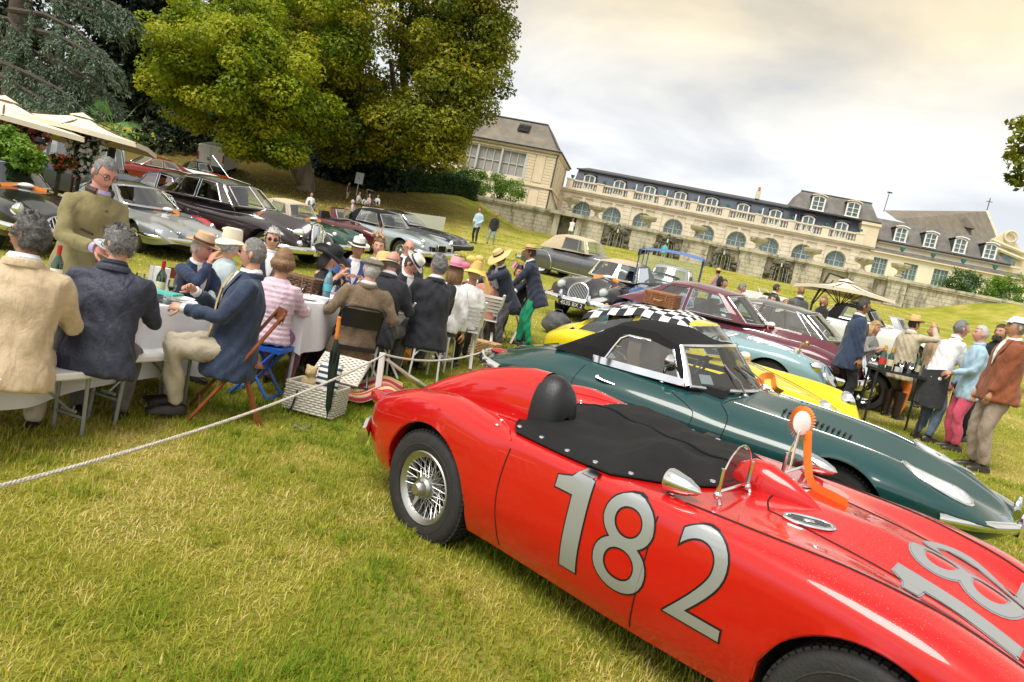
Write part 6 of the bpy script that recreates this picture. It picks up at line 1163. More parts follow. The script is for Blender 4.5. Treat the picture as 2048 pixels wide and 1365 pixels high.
 x, y = place(1650, 682, 0, (1.62, -.62, .92), -.5); GC = paint('warm_grey_paint', (.055, .048, .050), flake=1, rough=.3); c = basic('coupe', 'dark warm-grey coupe with thin chrome window frames beside the maroon one', x, y, -.5, G(-.9, 3.3, .80, .24, .84, .90, .92, .86, .76, 1.65, 2.4, .04, .26), (0, 2.4), .32, 1.3, GC, 'disc', dark=(-.5, 1.5, .6))
 greenhouse(c, [(-.85, .0, 'p'), (-.62, .12, 'g'), (.42, .50, 'p'), (.46, .54, 'g'), (1.42, 1.05, 'g'), (1.60, 1.14, 'p'), (1.64, 1.18, 'p')], (.90, .92), .66, .52, [1.20, 1.27, 1.32, 1.32, 1.30, 1.28, 1.27], .05, v=(.05, .92), bowf=(.25, .18)); seats(c, (.8,), z=.85, h=.35)
 x, y = place(1650, 732, 0, (3.0, 0, .66), -.58); PB = paint('pale_blue_paint', (.22, .36, .40), rough=.3); c = basic('roadster', 'pale blue roadster with black tonneau cover between yellow and maroon coupes', x, y, -.58, G(-.75, 3.15, .76, .24, .78, .82, .86, .82, .70, 1.6, 2.39, .05, .28), (0, 2.39), .32, 1.24, PB, 'wire')
 m = MB(); m.grid(lambda p, q: top(c, -.1+1.5*p, -.60+1.2*q, .012+.16*math.sin(math.pi*min(1, p*1.15))*math.sin(math.pi*q)), 16, 14); t_ = m.build('tonneau_cover', BLKC, c.root); sm = MB(); sm.ball((0, 0, 0), (.014, .014, .008), 8, 5); s0 = sm.build('press_stud', CHROME, t_, M=T(*top(c, .1, -.585, .02)))
 for i in range(1, 13): inst(s0, 'press_stud', t_, T(*top(c, .1+.1*i, -.585, .02)))
 for s in (-1, 1): ring_lamp(c, (2.98, s*.55, .68), (1, 0, .05), .09)
 b = top(c, 2.6, .0, 0); m = MB(); m.tube([b, b+Vector((0, 0, .12)), b+Vector((.08, 0, .16))], .012, 6); m.ball(b+Vector((.08, 0, .16)), (.04, .05, .04), 8, 6); m.tube([b+Vector((0, -.1, .02)), b+Vector((0, .1, .02))], .014, 6); m.build('spot_lamp', P('brass', (.6, .42, .1), .25, 1), c.root); ovalgrille(c, 3.1, .52, .28, .13)
 x, y = place(1655, 826, 0, (2.70, -.53, .57), -.62)
 st = [(-1.0, .36, .38, .54, .6, .56, .4, .57), (-.92, .58, .33, .67, .7, .71, .4, .73), (-.75, .70, .30, .77, .74, .83, .42, .85), (-.5, .77, .27, .83, .74, .89, .42, .91), (0, .82, .24, .86, .76, .90, .45, .92), (.8, .81, .22, .86, .80, .91, .5, .92), (1.5, .80, .22, .84, .78, .90, .5, .92), (2.0, .80, .24, .83, .76, .80, .48, .86), (2.4, .80, .27, .82, .74, .72, .46, .77), (2.8, .78, .30, .79, .74, .62, .46, .66), (3.05, .72, .33, .68, .74, .52, .44, .55), (3.18, .58, .38, .50, .7, .46, .4, .47)]
 YE = paint('bright_yellow_paint', (.72, .56, .004)); c = basic('yellow_coupe', 'bright yellow coupe with checkered flag and hamper on its roof', x, y, -.62, st, (0, 2.3), .32, 1.36, YE, 'alloy', .18, dark=(-.5, 1.5, .6))
 c.root.scale = (.90, .93, .88); bpy.context.view_layer.update(); c.M = c.root.matrix_world.copy(); c.Mi = c.M.inverted()
 greenhouse(c, [(-.72, -.1, 'p'), (-.45, .05, 'g'), (.28, .45, 'p'), (.36, .52, 'g'), (1.32, 1.0, 'p'), (1.45, 1.08, 'p')], (.74, .93), [.52, .61, .64, .64, .63, .62], [.42, .48, .52, .52, .52, .51], [1.14, 1.24, 1.29, 1.30, 1.27, 1.25], .05, bowf=(.28, .2), bowr=(-.03, .1))
 for s in (-1, 1): q = top(c, 2.98, s*.575, 0); ring_lamp(c, (q.x-.01, q.y, q.z-.05), (1, 0, .62), .115)
 snapline(c, [(1.72, -.46), (2.3, -.40), (2.95, -.30)], .004, GAP, 'bonnet_gap'); snapline(c, [(1.72, .46), (2.3, .40), (2.95, .30)], .004, GAP, 'bonnet_gap'); seats(c, (.7, .1), z=.82, h=.33); steer(c, (1.15, .33, .95)); bow_ribbon(c, 1.62, .1, .5)
 for s in (-1, 1): snapline(c, [(1.42, .82), (1.40, .5), (1.36, .26)], .004, GAP, 'door_gap', 'side', s)
 yc = c
 # checkered flag draped on the roof, hamper on top
 CK = bpy.data.materials.new('checkered_cloth'); MATS['ck'] = CK; nt = nodes_of(CK); bs_ = nt.nodes['Principled BSDF']; N = nt.nodes.new; tx = N('ShaderNodeTexChecker'); tx.inputs['Scale'].default_value = 10; tx.inputs['Color1'].default_value = (.78, .78, .78, 1); tx.inputs['Color2'].default_value = (.012, .013, .02, 1); uv = N('ShaderNodeUVMap'); nt.links.new(uv.outputs[0], tx.inputs[0]); nt.links.new(tx.outputs[0], bs_.inputs['Base Color']); bs_.inputs['Roughness'].default_value = .7
 fl = thing('checkered_flag', 'black and white checkered flag draped over the roof of the yellow coupe', 'flag', yc.M)
 def fz(p, q):
  x = -.35+1.62*p; y = -.62+1.24*q; s = y/.52; kx = np.interp(x, [-.72, -.1, .05, .45, .75, 1.05, 1.45], [.96, 1.14, 1.24, 1.30, 1.305, 1.27, 1.02]); zz = kx+.055*(1-min(1, abs(s))**2.6)+.012
  if abs(s) > 1: zz -= (abs(s)-1)*.9*.52
  return Vector((x, y*(1 if abs(s) < 1 else 1-.1*(abs(s)-1)), zz+.012*math.sin(9*x+5*y)*(.3+abs(s))))
 mb = MB(); nu, nv = 40, 32; mb.grid(fz, nu, nv); o = mb.build('cloth', CK, fl, ang=0); uvl = o.data.uv_layers.new(name='UVMap')
 for lp in o.data.loops: i = lp.vertex_index; uvl.data[lp.index].uv = ((i//(nv+1))/nu*1.3, (i % (nv+1))/nv)
 m = MB()
 e = [fz(1, q)+Vector((.004, 0, -.002)) for q in np.linspace(0, 1, 14)]
 V = []
 for p in e: V += [p, p+Vector((.07, 0, -.04))]
 m.add(V, [(2*i, 2*i+2, 2*i+3, 2*i+1) for i in range(len(e)-1)]); m.build('white_hem', WSATIN, fl)
 return yc
YC = build_cars()
# ================================================================ people
def ik(a, b, l1, l2, pole):
 a, b = Vector(a), Vector(b); d = b-a; L = min(d.length, (l1+l2)*.999); d = d.normalized(); b = a+d*L; x = (l1*l1-l2*l2+L*L)/(2*L); h = math.sqrt(max(0, l1*l1-x*x)); p = Vector(pole); p = (p-d*p.dot(d)).normalized(); return a+d*x+p*h, b
def remesh(mb, vox, it=5, fold=0.0, seed=0):
 me = bpy.data.meshes.new('t'); me.from_pydata(mb.v, [], mb.f); o = bpy.data.objects.new('t', me); COL.objects.link(o)
 m = o.modifiers.new('r', 'REMESH'); m.mode = 'VOXEL'; m.voxel_size = vox; s = o.modifiers.new('s', 'SMOOTH'); s.iterations = it; s.factor = .5
 dg = bpy.context.evaluated_depsgraph_get(); e = bpy.data.meshes.new_from_object(o.evaluated_get(dg)); bpy.data.objects.remove(o); bpy.data.meshes.remove(me)
 n = len(e.vertices);
 if fold and n:
  c = np.empty(n*3, np.float32); e.vertices.foreach_get('co', c); c = c.reshape(-1, 3); nn = np.empty(n*3, np.float32); e.vertices.foreach_get('normal', nn); nn = nn.reshape(-1, 3); x, y, z = c[:, 0]+seed*1.7, c[:, 1], c[:, 2]
  w = np.sin(31*z+9*np.sin(8*x+2*z)+7*np.sin(9*y))*.5+np.sin(19*z-14*x+5*np.sin(11*y+3*x))*.5+np.sin(43*(x+y)+20*z)*.25
  c = c+nn*(fold*np.sign(w)*np.abs(w)**.8)[:, None]; e.vertices.foreach_set('co', c.astype(np.float32).ravel())
 e.polygons.foreach_set('use_smooth', [True]*len(e.polygons)); e.update(); return e
def mobj(name, me, mat, parent):
 me.name = name; me.materials.clear(); me.materials.append(mat); o = bpy.data.objects.new(name, me); COL.objects.link(o); o.parent = parent; return o
def head_fn(th, ph, fem=False):
 """th: 0 at the crown .. pi at the chin; ph: 0 = face"""
 z = math.cos(th); s = math.sin(th); x = s*math.sin(ph); y = s*math.cos(ph); w = .077; d = .097; hgt_ = .122
 jaw = 1.0-(.30 if not fem else .36)*max(0, -z-.05)**1.4
 X = x*w*jaw; Y = y*d*(1-.12*max(0, -z)); Z = z*hgt_
 if y > 0: Y += .014*max(0, -z)*y; Y = Y*(1-.05*(1-abs(x))*max(0, z))
 if y < 0: Y *= 1.05; Z += .012*max(0, -z)*(-y)*4*.5
 g = lambda a, b, c, e: math.exp(-((X-a)/c)**2-((Z-b)/e)**2) if y > .1 else 0
 Y += .026*g(0, -.026, .011, .016)+.013*g(0, -.002, .010, .022)+.006*g(0, -.034, .019, .009)      # nose
 Y += -.012*g(.031, .006, .014, .010)-.012*g(-.031, .006, .014, .010)+.006*g(.03, .026, .024, .008)+.006*g(-.03, .026, .024, .008)
 Y += .006*g(0, -.061, .022, .007)-.004*g(0, -.066, .024, .003)+.004*g(0, -.075, .02, .007)-.006*g(0, -.084, .025, .006)+.012*g(0, -.104, .022, .012)
 Y += .004*g(.042, -.02, .018, .016)+.004*g(-.042, -.02, .018, .016)
 return Vector((X, Y, Z))
def add_head(mb, M, fem=False, nu=26, nv=22, s=1.0):
 rs = []
 for i in range(nv+1):
  th = math.pi*(.012+.976*i/nv); rs.append([M @ (head_fn(th, 2*math.pi*j/nu, fem)*s) for j in range(nu)])
 n0 = len(mb.f); mb.rings(rs, True, True, mat=0)
 for k in range(len(mb.f)-n0):       # lips get the lip material
  pass
 for e in (-1, 1):
  mb.ball(M @ Vector((e*.079*s, -.008*s, -.006*s)), (.012*s, .020*s, .032*s), 8, 6, M=M.to_3x3() @ Matrix.Rotation(e*.35, 3, 'Z'), mat=0)
  mb.ball(M @ Vector((e*.031*s, .0795*s, .006*s)), (.0135*s, .009*s, .0065*s), 8, 6, M=M.to_3x3(), mat=1)
  mb.ball(M @ Vector((e*.031*s, .0855*s, .006*s)), (.006*s, .004*s, .006*s), 8, 6, M=M.to_3x3(), mat=2)
  mb.tube([M @ (Vector((e*q, y, z))*s) for q, y, z in ((.014, .093, .026), (.03, .092, .031), (.047, .078, .026))], .0035*s, 5, mat=2)
 mb.tube([M @ (Vector((x, y, -.0665))*s) for x, y in ((-.024, .083), (-.012, .0935), (0, .097), (.012, .0935), (.024, .083))], .0035*s, 5, mat=3)
def add_hand(mb, w, d, n, s=1.0, curl=.5, side_=1, spread=.0):
 """hand at wrist w pointing along d with palm normal n"""
 d = Vector(d).normalized(); n = Vector(n); n = (n-d*n.dot(d)).normalized(); x = d.cross(n)*side_; w = Vector(w)
 mb.tube([w-d*.02*s, w+d*.015*s, w+d*.05*s, w+d*.09*s], [.026*s, .030*s, .040*s, .036*s], 10, mat=0, flat=.5, up=n)
 for k, (ox, ln, r) in enumerate(((-.028, .070, .0085), (-.009, .080, .009), (.010, .076, .0088), (.028, .060, .0078))):
  b = w+d*.085*s+x*ox*s; a1 = curl*.7; a2 = curl*1.5; a3 = curl*2.1; f = lambda a: (d*math.cos(a)+n*math.sin(a)+x*spread*ox*8)
  p1 = b+f(a1)*ln*.45*s; p2 = p1+f(a2)*ln*.32*s; p3 = p2+f(a3)*ln*.25*s; mb.tube([b-d*.015*s, b, p1, p2, p3], [r*s, r*s, r*.95*s, r*.85*s, r*.6*s], 6, mat=0)
 b = w+d*.03*s-x*.03*s; t = (d*.6-x*.75+n*.45).normalized(); p1 = b+t*.035*s; p2 = p1+(t*.6+d*.5+n*.3*curl).normalized()*.032*s; mb.tube([b, p1, p2, p2+(d*.7+n*.4).normalized()*.02*s], [.012*s, .011*s, .010*s, .006*s], 6, mat=0)
def hair_shell(mb, M, style, s=1.0, seed=0, near=False):
 rnd = random.Random(seed); nu, nv = 30, 22; V = {}; amp = {'curly': .010, 'messy': .008}.get(style, .0035)
 def keep(th, ph):
  f = math.cos(ph)
  if style in ('bald',): return th > 1.35 and th < 2.15 and f < .25
  if style == 'receding': lim = 1.95-1.25*max(0, f)**.8; return th < (2.2 if f < -.1 else lim) and not (f > .45 and th < 9 and th > .95)
  lim = 2.25 if f < -.15 else (1.75 if f < .35 else 1.02)
  return th < lim
 Fc = []; idx = {}; vs = []
 def vid(i, j):
  j %= nu
  if (i, j) not in idx:
   th = math.pi*(.012+.74*i/nv); ph = 2*math.pi*j/nu; p = head_fn(th, ph); th_k = {'short': .007, 'curly': .022, 'messy': .016, 'receding': .008, 'bald': .006, 'long': .016, 'bob': .020, 'back': .010}.get(style, .009)
   q = p*(1+th_k/.1)+Vector((0, 0, .004)); q += p.normalized()*(amp*math.sin(9*th+5*ph*math.sin(3*th)+seed)+amp*rnd.uniform(-1, 1)); idx[(i, j)] = len(vs); vs.append(M @ (q*s))
  return idx[(i, j)]
 for i in range(nv):
  for j in range(nu):
   th = math.pi*(.012+.74*(i+.5)/nv); ph = 2*math.pi*(j+.5)/nu
   if keep(th, ph): Fc.append((vid(i, j), vid(i, j+1), vid(i+1, j+1), vid(i+1, j)))
 if keep(.05, 0): Fc.append(tuple(vid(0, j) for j in range(nu-1, -1, -1)))
 mb.add(vs, Fc)
 # strands that break the outline
 n = {'curly': 520, 'messy': 420, 'long': 300, 'bob': 320}.get(style, 240); L = {'curly': .022, 'messy': .035, 'long': .05, 'bob': .05}.get(style, .016)
 for _ in range(n*(5 if near else 1)):
  th = math.pi*rnd.uniform(.0, .72); ph = rnd.uniform(0, 6.283)
  if not keep(th, ph): continue
  p = head_fn(th, ph)*1.06; o = p.normalized(); t = Vector((rnd.uniform(-1, 1), rnd.uniform(-1, .4), rnd.uniform(-1.2, .3))); t = (t-o*t.dot(o)*.8+o*(.5 if style in ('curly', 'messy') else .12)).normalized()
  w = t.cross(o).normalized()*(.0018 if near else .0035); a = p; e = p+t*L*rnd.uniform(.6, 1.3); k = {'curly': 1.14, 'messy': 1.1}.get(style, 1.02); a = a*k; e = e*k
  mb.add([M @ (a*s-w), M @ (a*s+w), M @ (e*s)], [(0, 1, 2)])
 if style in ('long', 'bob'):
  Ln = .24 if style == 'long' else .09
  for j in range(46):
   ph = rnd.uniform(.42*math.pi, 1.58*math.pi); p = head_fn(1.35, ph)*1.1; e = Vector((p.x*1.1, p.y*.95-.012, p.z-Ln*rnd.uniform(.75, 1.05))); mb.tube([M @ (p*s), M @ ((p.lerp(e, .5)+Vector((p.x*.12, p.y*.10, 0)))*s), M @ (e*s)], [.02*s, .022*s, .008*s], 5)
def hat(parent, kind, M, mat, band=None, s=1.0):
 o = None; mb = MB(); Mb = M @ T(0, -.006*s, .058*s) @ SCL(s, s*1.12, s)
 if kind == 'panama': pr = [(.0, .105), (.035, .102), (.062, .108), (.074, .098), (.084, .03), (.090, .0), (.135, -.006), (.150, .004)]
 elif kind == 'boater': pr = [(.0, .082), (.080, .082), (.087, .076), (.090, .0), (.155, -.002), (.158, .004), (.155, .006), (.09, .008)]
 elif kind == 'wide': pr = [(.0, .10), (.05, .098), (.075, .085), (.088, .04), (.092, .0), (.15, -.012), (.205, -.035), (.212, -.04)]
 elif kind == 'cloche': pr = [(.0, .125), (.06, .122), (.085, .11), (.092, .05), (.094, .0), (.13, -.03), (.155, -.055), (.16, -.05)]
 elif kind == 'tall': pr = [(.0, .115), (.085, .115), (.092, .105), (.095, .02), (.098, .0), (.15, -.012), (.165, -.006)]
 elif kind == 'floppy': pr = [(.0, .115), (.05, .112), (.082, .085), (.092, .03), (.095, .0), (.15, -.03), (.2, -.045), (.235, -.02)]
 elif kind == 'flat': pr = [(.0, .062), (.06, .060), (.10, .045), (.112, .020), (.105, .004), (.088, -.004)]
 else: pr = [(.0, .078), (.05, .07), (.08, .04), (.092, .0)]
 n = 32; rs = []
 for r, z in pr:
  ring = []
  for j in range(n):
   a = 2*math.pi*j/n; wob = (.018*math.sin(2*a+.6)+.012*math.sin(3*a+1))*max(0, r-.1)/.1 if kind in ('floppy', 'wide', 'panama', 'cloche') else 0
   y = r*math.sin(a); ring.append(Mb @ Vector((r*math.cos(a), y+(.018*(z > .02) if kind == 'flat' else 0), z+wob-(.012*(y > .05)*(y/.1) if kind == 'flat' else 0))))
  rs.append(ring)
 mb.rings(rs, False);
 if kind in ('flat', 'cap'):
  V = []
  for a in np.linspace(.25*math.pi, .75*math.pi, 13): V += [Mb @ Vector((.085*math.cos(a), .085*math.sin(a), .006)), Mb @ Vector((.10*math.cos(a), .085+.075*math.sin((a-.25*math.pi)*2)*.9, -.012))]
  mb.add(V, [(2*i, 2*i+1, 2*i+3, 2*i+2) for i in range(12)])
 o = mb.build('hat', mat, parent)
 if band and kind not in ('flat', 'cap'):
  b = MB(); b.lathe([(.0925 if kind != 'tall' else .099, .004), (.0918 if kind != 'tall' else .098, .032 if kind != 'floppy' else .028)], n, M=Mb); b.build('hat_band', band, o)
 return o
def glasses(parent, M, mat, s=1.0, sun=False):
 mb = MB()
 for e in (-1, 1):
  c = Vector((e*.032, .100, .004)); mb.tube([M @ ((c+Vector((.021*math.cos(a), 0, .017*math.sin(a))))*s) for a in np.linspace(0, 6.283, 15)[:-1]], .0024*s, 5, loop=True)
  if sun: mb.add([M @ ((c+Vector((.020*math.cos(a), .001, .016*math.sin(a))))*s) for a in np.linspace(0, 6.283, 15)[:-1]], [tuple(range(14))])
  mb.tube([M @ (Vector((e*.052, .098, .010))*s), M @ (Vector((e*.078, .05, .012))*s), M @ (Vector((e*.083, -.012, .006))*s)], .0024*s, 4)
 mb.tube([M @ (Vector((-.012, .103, .006))*s), M @ (Vector((.012, .103, .006))*s)], .0024*s, 4); mb.build('glasses', mat, parent)
SK = {k: P('skin_'+k, c, .5, var=.12, vs=9, subs=.12, col2=c2) for k, c, c2 in (('light', (.62, .36, .25), (.56, .28, .19)), ('mid', (.52, .28, .175), (.44, .21, .13)), ('tan', (.38, .19, .11), (.32, .15, .085)), ('pink', (.64, .33, .25), (.56, .24, .18)))}
EYEW = P('eye_white', (.6, .57, .53), .3); EYED = P('eye_dark', (.03, .02, .015), .3); LIP = P('lip', (.40, .13, .10), .5)
HAIR = {k: P('hair_'+k, c, .55, var=.5, vs=60, bump=.5, bs=160, col2=c2) for k, c, c2 in (('grey', (.26, .255, .245), (.12, .12, .118)), ('dark', (.025, .02, .017), (.05, .045, .04)), ('salt', (.05, .048, .046), (.16, .155, .15)), ('brown', (.20, .11, .05), (.30, .18, .09)), ('blonde', (.55, .38, .18), (.38, .24, .10)), ('white', (.60, .59, .57), (.42, .41, .40)))}
def cloth(name, col, var=.12, bump=.35, bs=90, rough=.85, col2=None, vs=12, sheen=.15):
 if name in MATS: return MATS[name]
 m = P(name, col, rough, var=var, vs=vs, bump=bump, bs=bs, col2=col2, sheen=sheen); nt = m.node_tree; b0 = next(n for n in nt.nodes if n.type == 'BUMP'); mp = nt.nodes.new('ShaderNodeMapping'); mp.inputs['Scale'].default_value = (1, 1, .55); mp.inputs['Rotation'].default_value = (.5, .4, 0); tc = next(n for n in nt.nodes if n.type == 'TEX_COORD'); nt.links.new(tc.outputs['Object'], mp.inputs[0])
 w = nt.nodes.new('ShaderNodeTexNoise'); w.inputs['Scale'].default_value = 11; w.inputs['Detail'].default_value = 3; w.inputs['Distortion'].default_value = .7; nt.links.new(mp.outputs[0], w.inputs[0]); b1 = nt.nodes.new('ShaderNodeBump'); b1.inputs['Strength'].default_value = .6; b1.inputs['Distance'].default_value = .035; nt.links.new(w.outputs[0], b1.inputs['Height']); nt.links.new(b1.outputs[0], b0.inputs['Normal']); return m
WSH = cloth('white_shirt', (.78, .78, .80), .05); NAVY = cloth('navy_wool', (.018, .026, .055), .3); DNAVY = cloth('dark_wool', (.012, .014, .022), .3); BLUE = cloth('blue_wool', (.022, .040, .085), .25)
LINEN = cloth('beige_linen', (.62, .49, .33), .12, .5, 160, col2=(.54, .41, .26), vs=40); OLIVE = cloth('olive_loden', (.235, .20, .085), .12, .4, 140); WAX = cloth('waxed_navy', (.030, .036, .066), .35, .6, 40, .6, sheen=.05); TWEED = cloth('brown_tweed', (.24, .165, .095), .5, .5, 180, col2=(.13, .10, .065), vs=70)
GREYT = cloth('grey_trousers', (.12, .11, .10), .2); BLACKC = cloth('black_cloth', (.010, .010, .011), .2); CHINO = cloth('stone_chinos', (.48, .42, .32), .1); DENIM = cloth('denim', (.05, .085, .15), .4, vs=6, col2=(.13, .18, .26)); SHOE = P('shoe_leather', (.022, .014, .010), .4, var=.2); STRAW = P('straw', (.70, .50, .22), .7, var=.2, vs=70, bump=.4, bs=250); CREAM = P('cream_felt', (.76, .70, .54), .85, var=.08); BLKB = P('black_band', (.012, .012, .014), .7)
PEOPLE = []
def person(label, u, v, d, face, pose='stand', top=NAVY, bottom=GREYT, skin='light', hair=('short', 'grey'), hatk=None, lean=.05, leanx=0.0, tw=0.0, hd=(0, 0), hands=(None, None), feet=None, fat=1.0, kind='jacket', shirt=None, tie=None, fem=False, spec=None, near=False, shoe=SHOE, pos=None, seat=None, extra=None, legs=True, group=None, hem=None, head_s=1.0, curl=(.5, .5), poles=(None, None)):
 """person whose head centre is seen at pixel (u,v) at depth d, facing `face` degrees (0 right, 90 away, -90 to us); hands in the local frame (x right, y ahead, z up from the ground)"""
 P0 = Vector(pos) if pos is not None else at(u, v, d); ya = R(face-90)
 if pose == 'sit' and pos is None:
  q = P0.z-H(P0.x, P0.y)
  if not 1.10 < q < 1.33: P0 = gp(u, v, 1.12 if q < 1.10 else 1.31)
 up = Vector((math.sin(leanx), math.sin(lean)*math.cos(leanx), math.cos(lean)*math.cos(leanx)))
 # head centre offset from hip: neck length .53 then .155 up
 for _ in range(2):
  rel = up*.535+Vector((0, .02, .15)); o2 = RZ(ya).to_3x3() @ Vector((rel.x, rel.y, 0)); gx, gy = P0.x-o2.x, P0.y-o2.y; g = H(gx, gy); hz = P0.z-g-rel.z
 k = 1.0
 if pose == 'stand':
  tot = P0.z-g; k = tot/(rel.z+.93); k = min(max(k, .55), 1.14); hz = .93*k; gx, gy = P0.x-o2.x*k, P0.y-o2.y*k; g = P0.z-tot
  g = H(gx, gy)
 else:
  tot = P0.z-g; k = min(max((tot-.56)/rel.z, .86), 1.16); hz = tot-rel.z*k; gx, gy = P0.x-o2.x*k, P0.y-o2.y*k
 t = thing('person', label, 'person', T(gx, gy, g) @ RZ(ya), group); vox = (.017 if near else .024) if d < 13 else .036; fold = .0075 if near else (.005 if d < 13 else 0)
 far = d > 16
 Hc = Vector((0, 0, hz)); sx = Matrix.Rotation(tw, 3, 'Z') @ Vector((1, 0, 0)); fw = up.cross(sx)*-1; fw = (fw if fw.y > 0 else -fw); N_ = Hc+up*.535*k
 sh = [N_-up*.085*k+sx*e*(.172 if not fem else .148)*k*(1+(fat-1)*.5) for e in (-1, 1)]
 # ---- legs
 fs = feet or ((-.10, .02, .07), (.10, .05, .07)); fs = [Vector(f) if pose == 'stand' or feet else f for f in fs]
 if pose == 'sit' and not feet: fs = [Vector((-.12, .46, .07)), Vector((.13, .40, .07))]
 hips = [Hc+Vector((e*.09*k, 0, -.02)) for e in (-1, 1)]; tb = MB(); ends = []
 for e, hp, f in zip((-1, 1), hips, fs):
  f = Vector((f[0], f[1], f[2]*k)); l = .432*k if pose == 'stand' else .44; kn, an = ik(hp, f, l, l, (e*.15, 1, .1)); ends.append((hp, kn, an))
  r = (.098, .068, .052) if not fem else (.092, .058, .042); r = [q*k*(1+(fat-1)*.6) for q in r]
  tb.tube([hp, hp.lerp(kn, .5), kn, kn.lerp(an, .45), an+Vector((0, 0, .015))], [r[0], r[0]*.88, r[1], r[1]*.95, r[2]], 12)
 tb.ball(Hc+Vector((0, .02, 0)), (.15*k*(1+(fat-1)*.6), .10*k, .12*k), 14, 10)
 bare = kind in ('dress',)
 if legs and not bare:
  me = remesh(tb, vox*1.1, 4, fold*1.2, len(PEOPLE)); mobj('trousers', me, bottom, t)
 # ---- torso garment
 jb = MB(); hm = hem if hem is not None else (-.20 if pose == 'stand' else -.10)
 prof = [(hm, .218, .172), (hm*.4, .208, .165), (.08, .178, .135), (.20, .178, .132), (.32, .192, .135), (.41, .196, .122), (.465, .165, .098), (.51, .105, .080), (.545, .066, .062)]
 if fem: prof = [(a, b*.88, c*(.95 if a < .25 else 1.0)) for a, b, c in prof]
 if kind == 'shirt': prof = [(a, b*.94, c*.92) for a, b, c in prof]
 if kind == 'dress': prof = [(-.52, .23, .19), (-.3, .22, .17)]+prof[1:]
 rs = []; bul = (fat-1)*.9
 for a, b, c in prof:
  ce = Hc+up*a*k; f2 = 1+(fat-1)*(1.1 if a < .35 else .5); rs.append([ce+sx*(b*k*f2*(abs(math.cos(q))**.8)*math.copysign(1, math.cos(q)))+fw*(c*k*f2*math.sin(q)*(1+bul*(math.sin(q) > 0)*math.exp(-((a-.1)/.18)**2)))+fw*(.012*k) for q in (2*math.pi*j/20 for j in range(20))])
 jb.rings(rs)
 arms = []
 for i, e in enumerate((-1, 1)):
  S = sh[i]; h_ = hands[i]
  if h_ is None: h_ = S+Vector((e*.09, .06, -.52*k))
  else: h_ = Vector(h_)
  el, wr = ik(S, h_, .285*k, .255*k, poles[i] or (e*.6, -.45, -1.0)); arms.append((S, el, wr)); rr = (.068, .055, .043) if kind in ('jacket', 'coat', 'puffer', 'closed') else (.064, .052, .042); rr = [q*k*(1+(fat-1)*.4)*(.88 if fem else 1) for q in rr]
  jb.tube([S-sx*e*.05, S+sx*e*.005, S.lerp(el, .22), S.lerp(el, .6), el, el.lerp(wr, .5), wr.lerp(el, .05)], [rr[0]*.85, rr[0]*.92, rr[0]*.97, rr[0]*.88, rr[1], rr[1]*.92, rr[2]*1.05], 12)
 me = remesh(jb, vox, 8, fold, len(PEOPLE)+3); mobj({'shirt': 'shirt', 'puffer': 'padded_jacket', 'dress': 'dress', 'coat': 'coat'}.get(kind, 'jacket'), me, top, t)
 # ---- body: head, neck, hands in one mesh
 hs = .93*head_s*(k if pose == 'stand' else 1); hs = max(hs, .85*head_s) if d < 40 and pose == 'stand' else hs
 hc = Vector((0, 0, 0)); Hm = T(*(N_+up*.055*k+Vector((0, .02, .095))*hs)) @ RZ(tw+R(hd[0])) @ RX(R(hd[1])); bm_ = MB()
 add_head(bm_, Hm, fem, 18 if far else 28, 14 if far else 24, hs); nk = Hm @ Vector((0, -.015, -.085))*1.0
 bm_.tube([N_-up*.05*k, N_+up*.02*k, Hm @ (Vector((0, -.018, -.06))*hs), Hm @ (Vector((0, -.012, -.02))*hs)], [.066*hs, .056*hs, .054*hs, .05*hs], 12, mat=0)
 bm_.tube([Hc, N_-up*.03*k], [.06, .05], 8, mat=0)
 for i, (S, el, wr) in enumerate(arms):
  dr = (wr-el).normalized(); nn = Vector((-(1 if i else -1)*.6, .2, -.5)) if hands[i] is None else Vector((-(1 if i else -1)*.8, .1, -.55)); add_hand(bm_, wr, dr, nn, .95*k if pose == 'stand' else .95, curl[i], 1 if i else -1); bm_.tube([N_-up*.07*k, S, el, wr], [.03, .035, .034, .027], 8, mat=0)
 if bare:
  for hp, kn, an in ends: bm_.tube([hp, hp.lerp(kn, .5), kn, kn.lerp(an, .3), an], [.085, .07, .052, .05, .03], 10, mat=0)
 bm_.build('body', [SK[skin], EYEW, EYED, LIP], t, ang=0)
 if hair:
  hb = MB(); hair_shell(hb, Hm, hair[0], hs, len(PEOPLE), near); hb.build('hair', HAIR[hair[1]], t, ang=0)
 if hatk: hat(t, hatk[0], Hm @ RX(R(hatk[3] if len(hatk) > 3 else 0)), hatk[1], hatk[2] if len(hatk) > 2 else None, hs)
 if spec: glasses(t, Hm, P('spectacle_frame', (.03, .015, .01), .35), hs, spec == 'sun')
 for (hp, kn, an), e in zip(ends, (-1, 1)):
  if not legs: break
  sm = MB(); f = Vector((e*.12, 1, 0)).normalized(); q = an+Vector((0, 0, -.035)); rs = []
  for a, w, h_, z in ((-.075, .028, .05, .0), (-.05, .036, .075, 0), (.0, .038, .085, 0), (.06, .041, .065, 0), (.12, .043, .05, 0), (.165, .034, .04, 0), (.185, .015, .025, 0)):
   cpt = q+f*a*k; sd = Vector((f.y, -f.x, 0)); rs.append([cpt+sd*w*k*math.cos(b)+Vector((0, 0, -.03*k+h_*k*max(0, math.sin(b)))) for b in (math.pi*j/8 for j in range(9))])
  sm.rings(rs); sm.build('shoe', shoe, t)
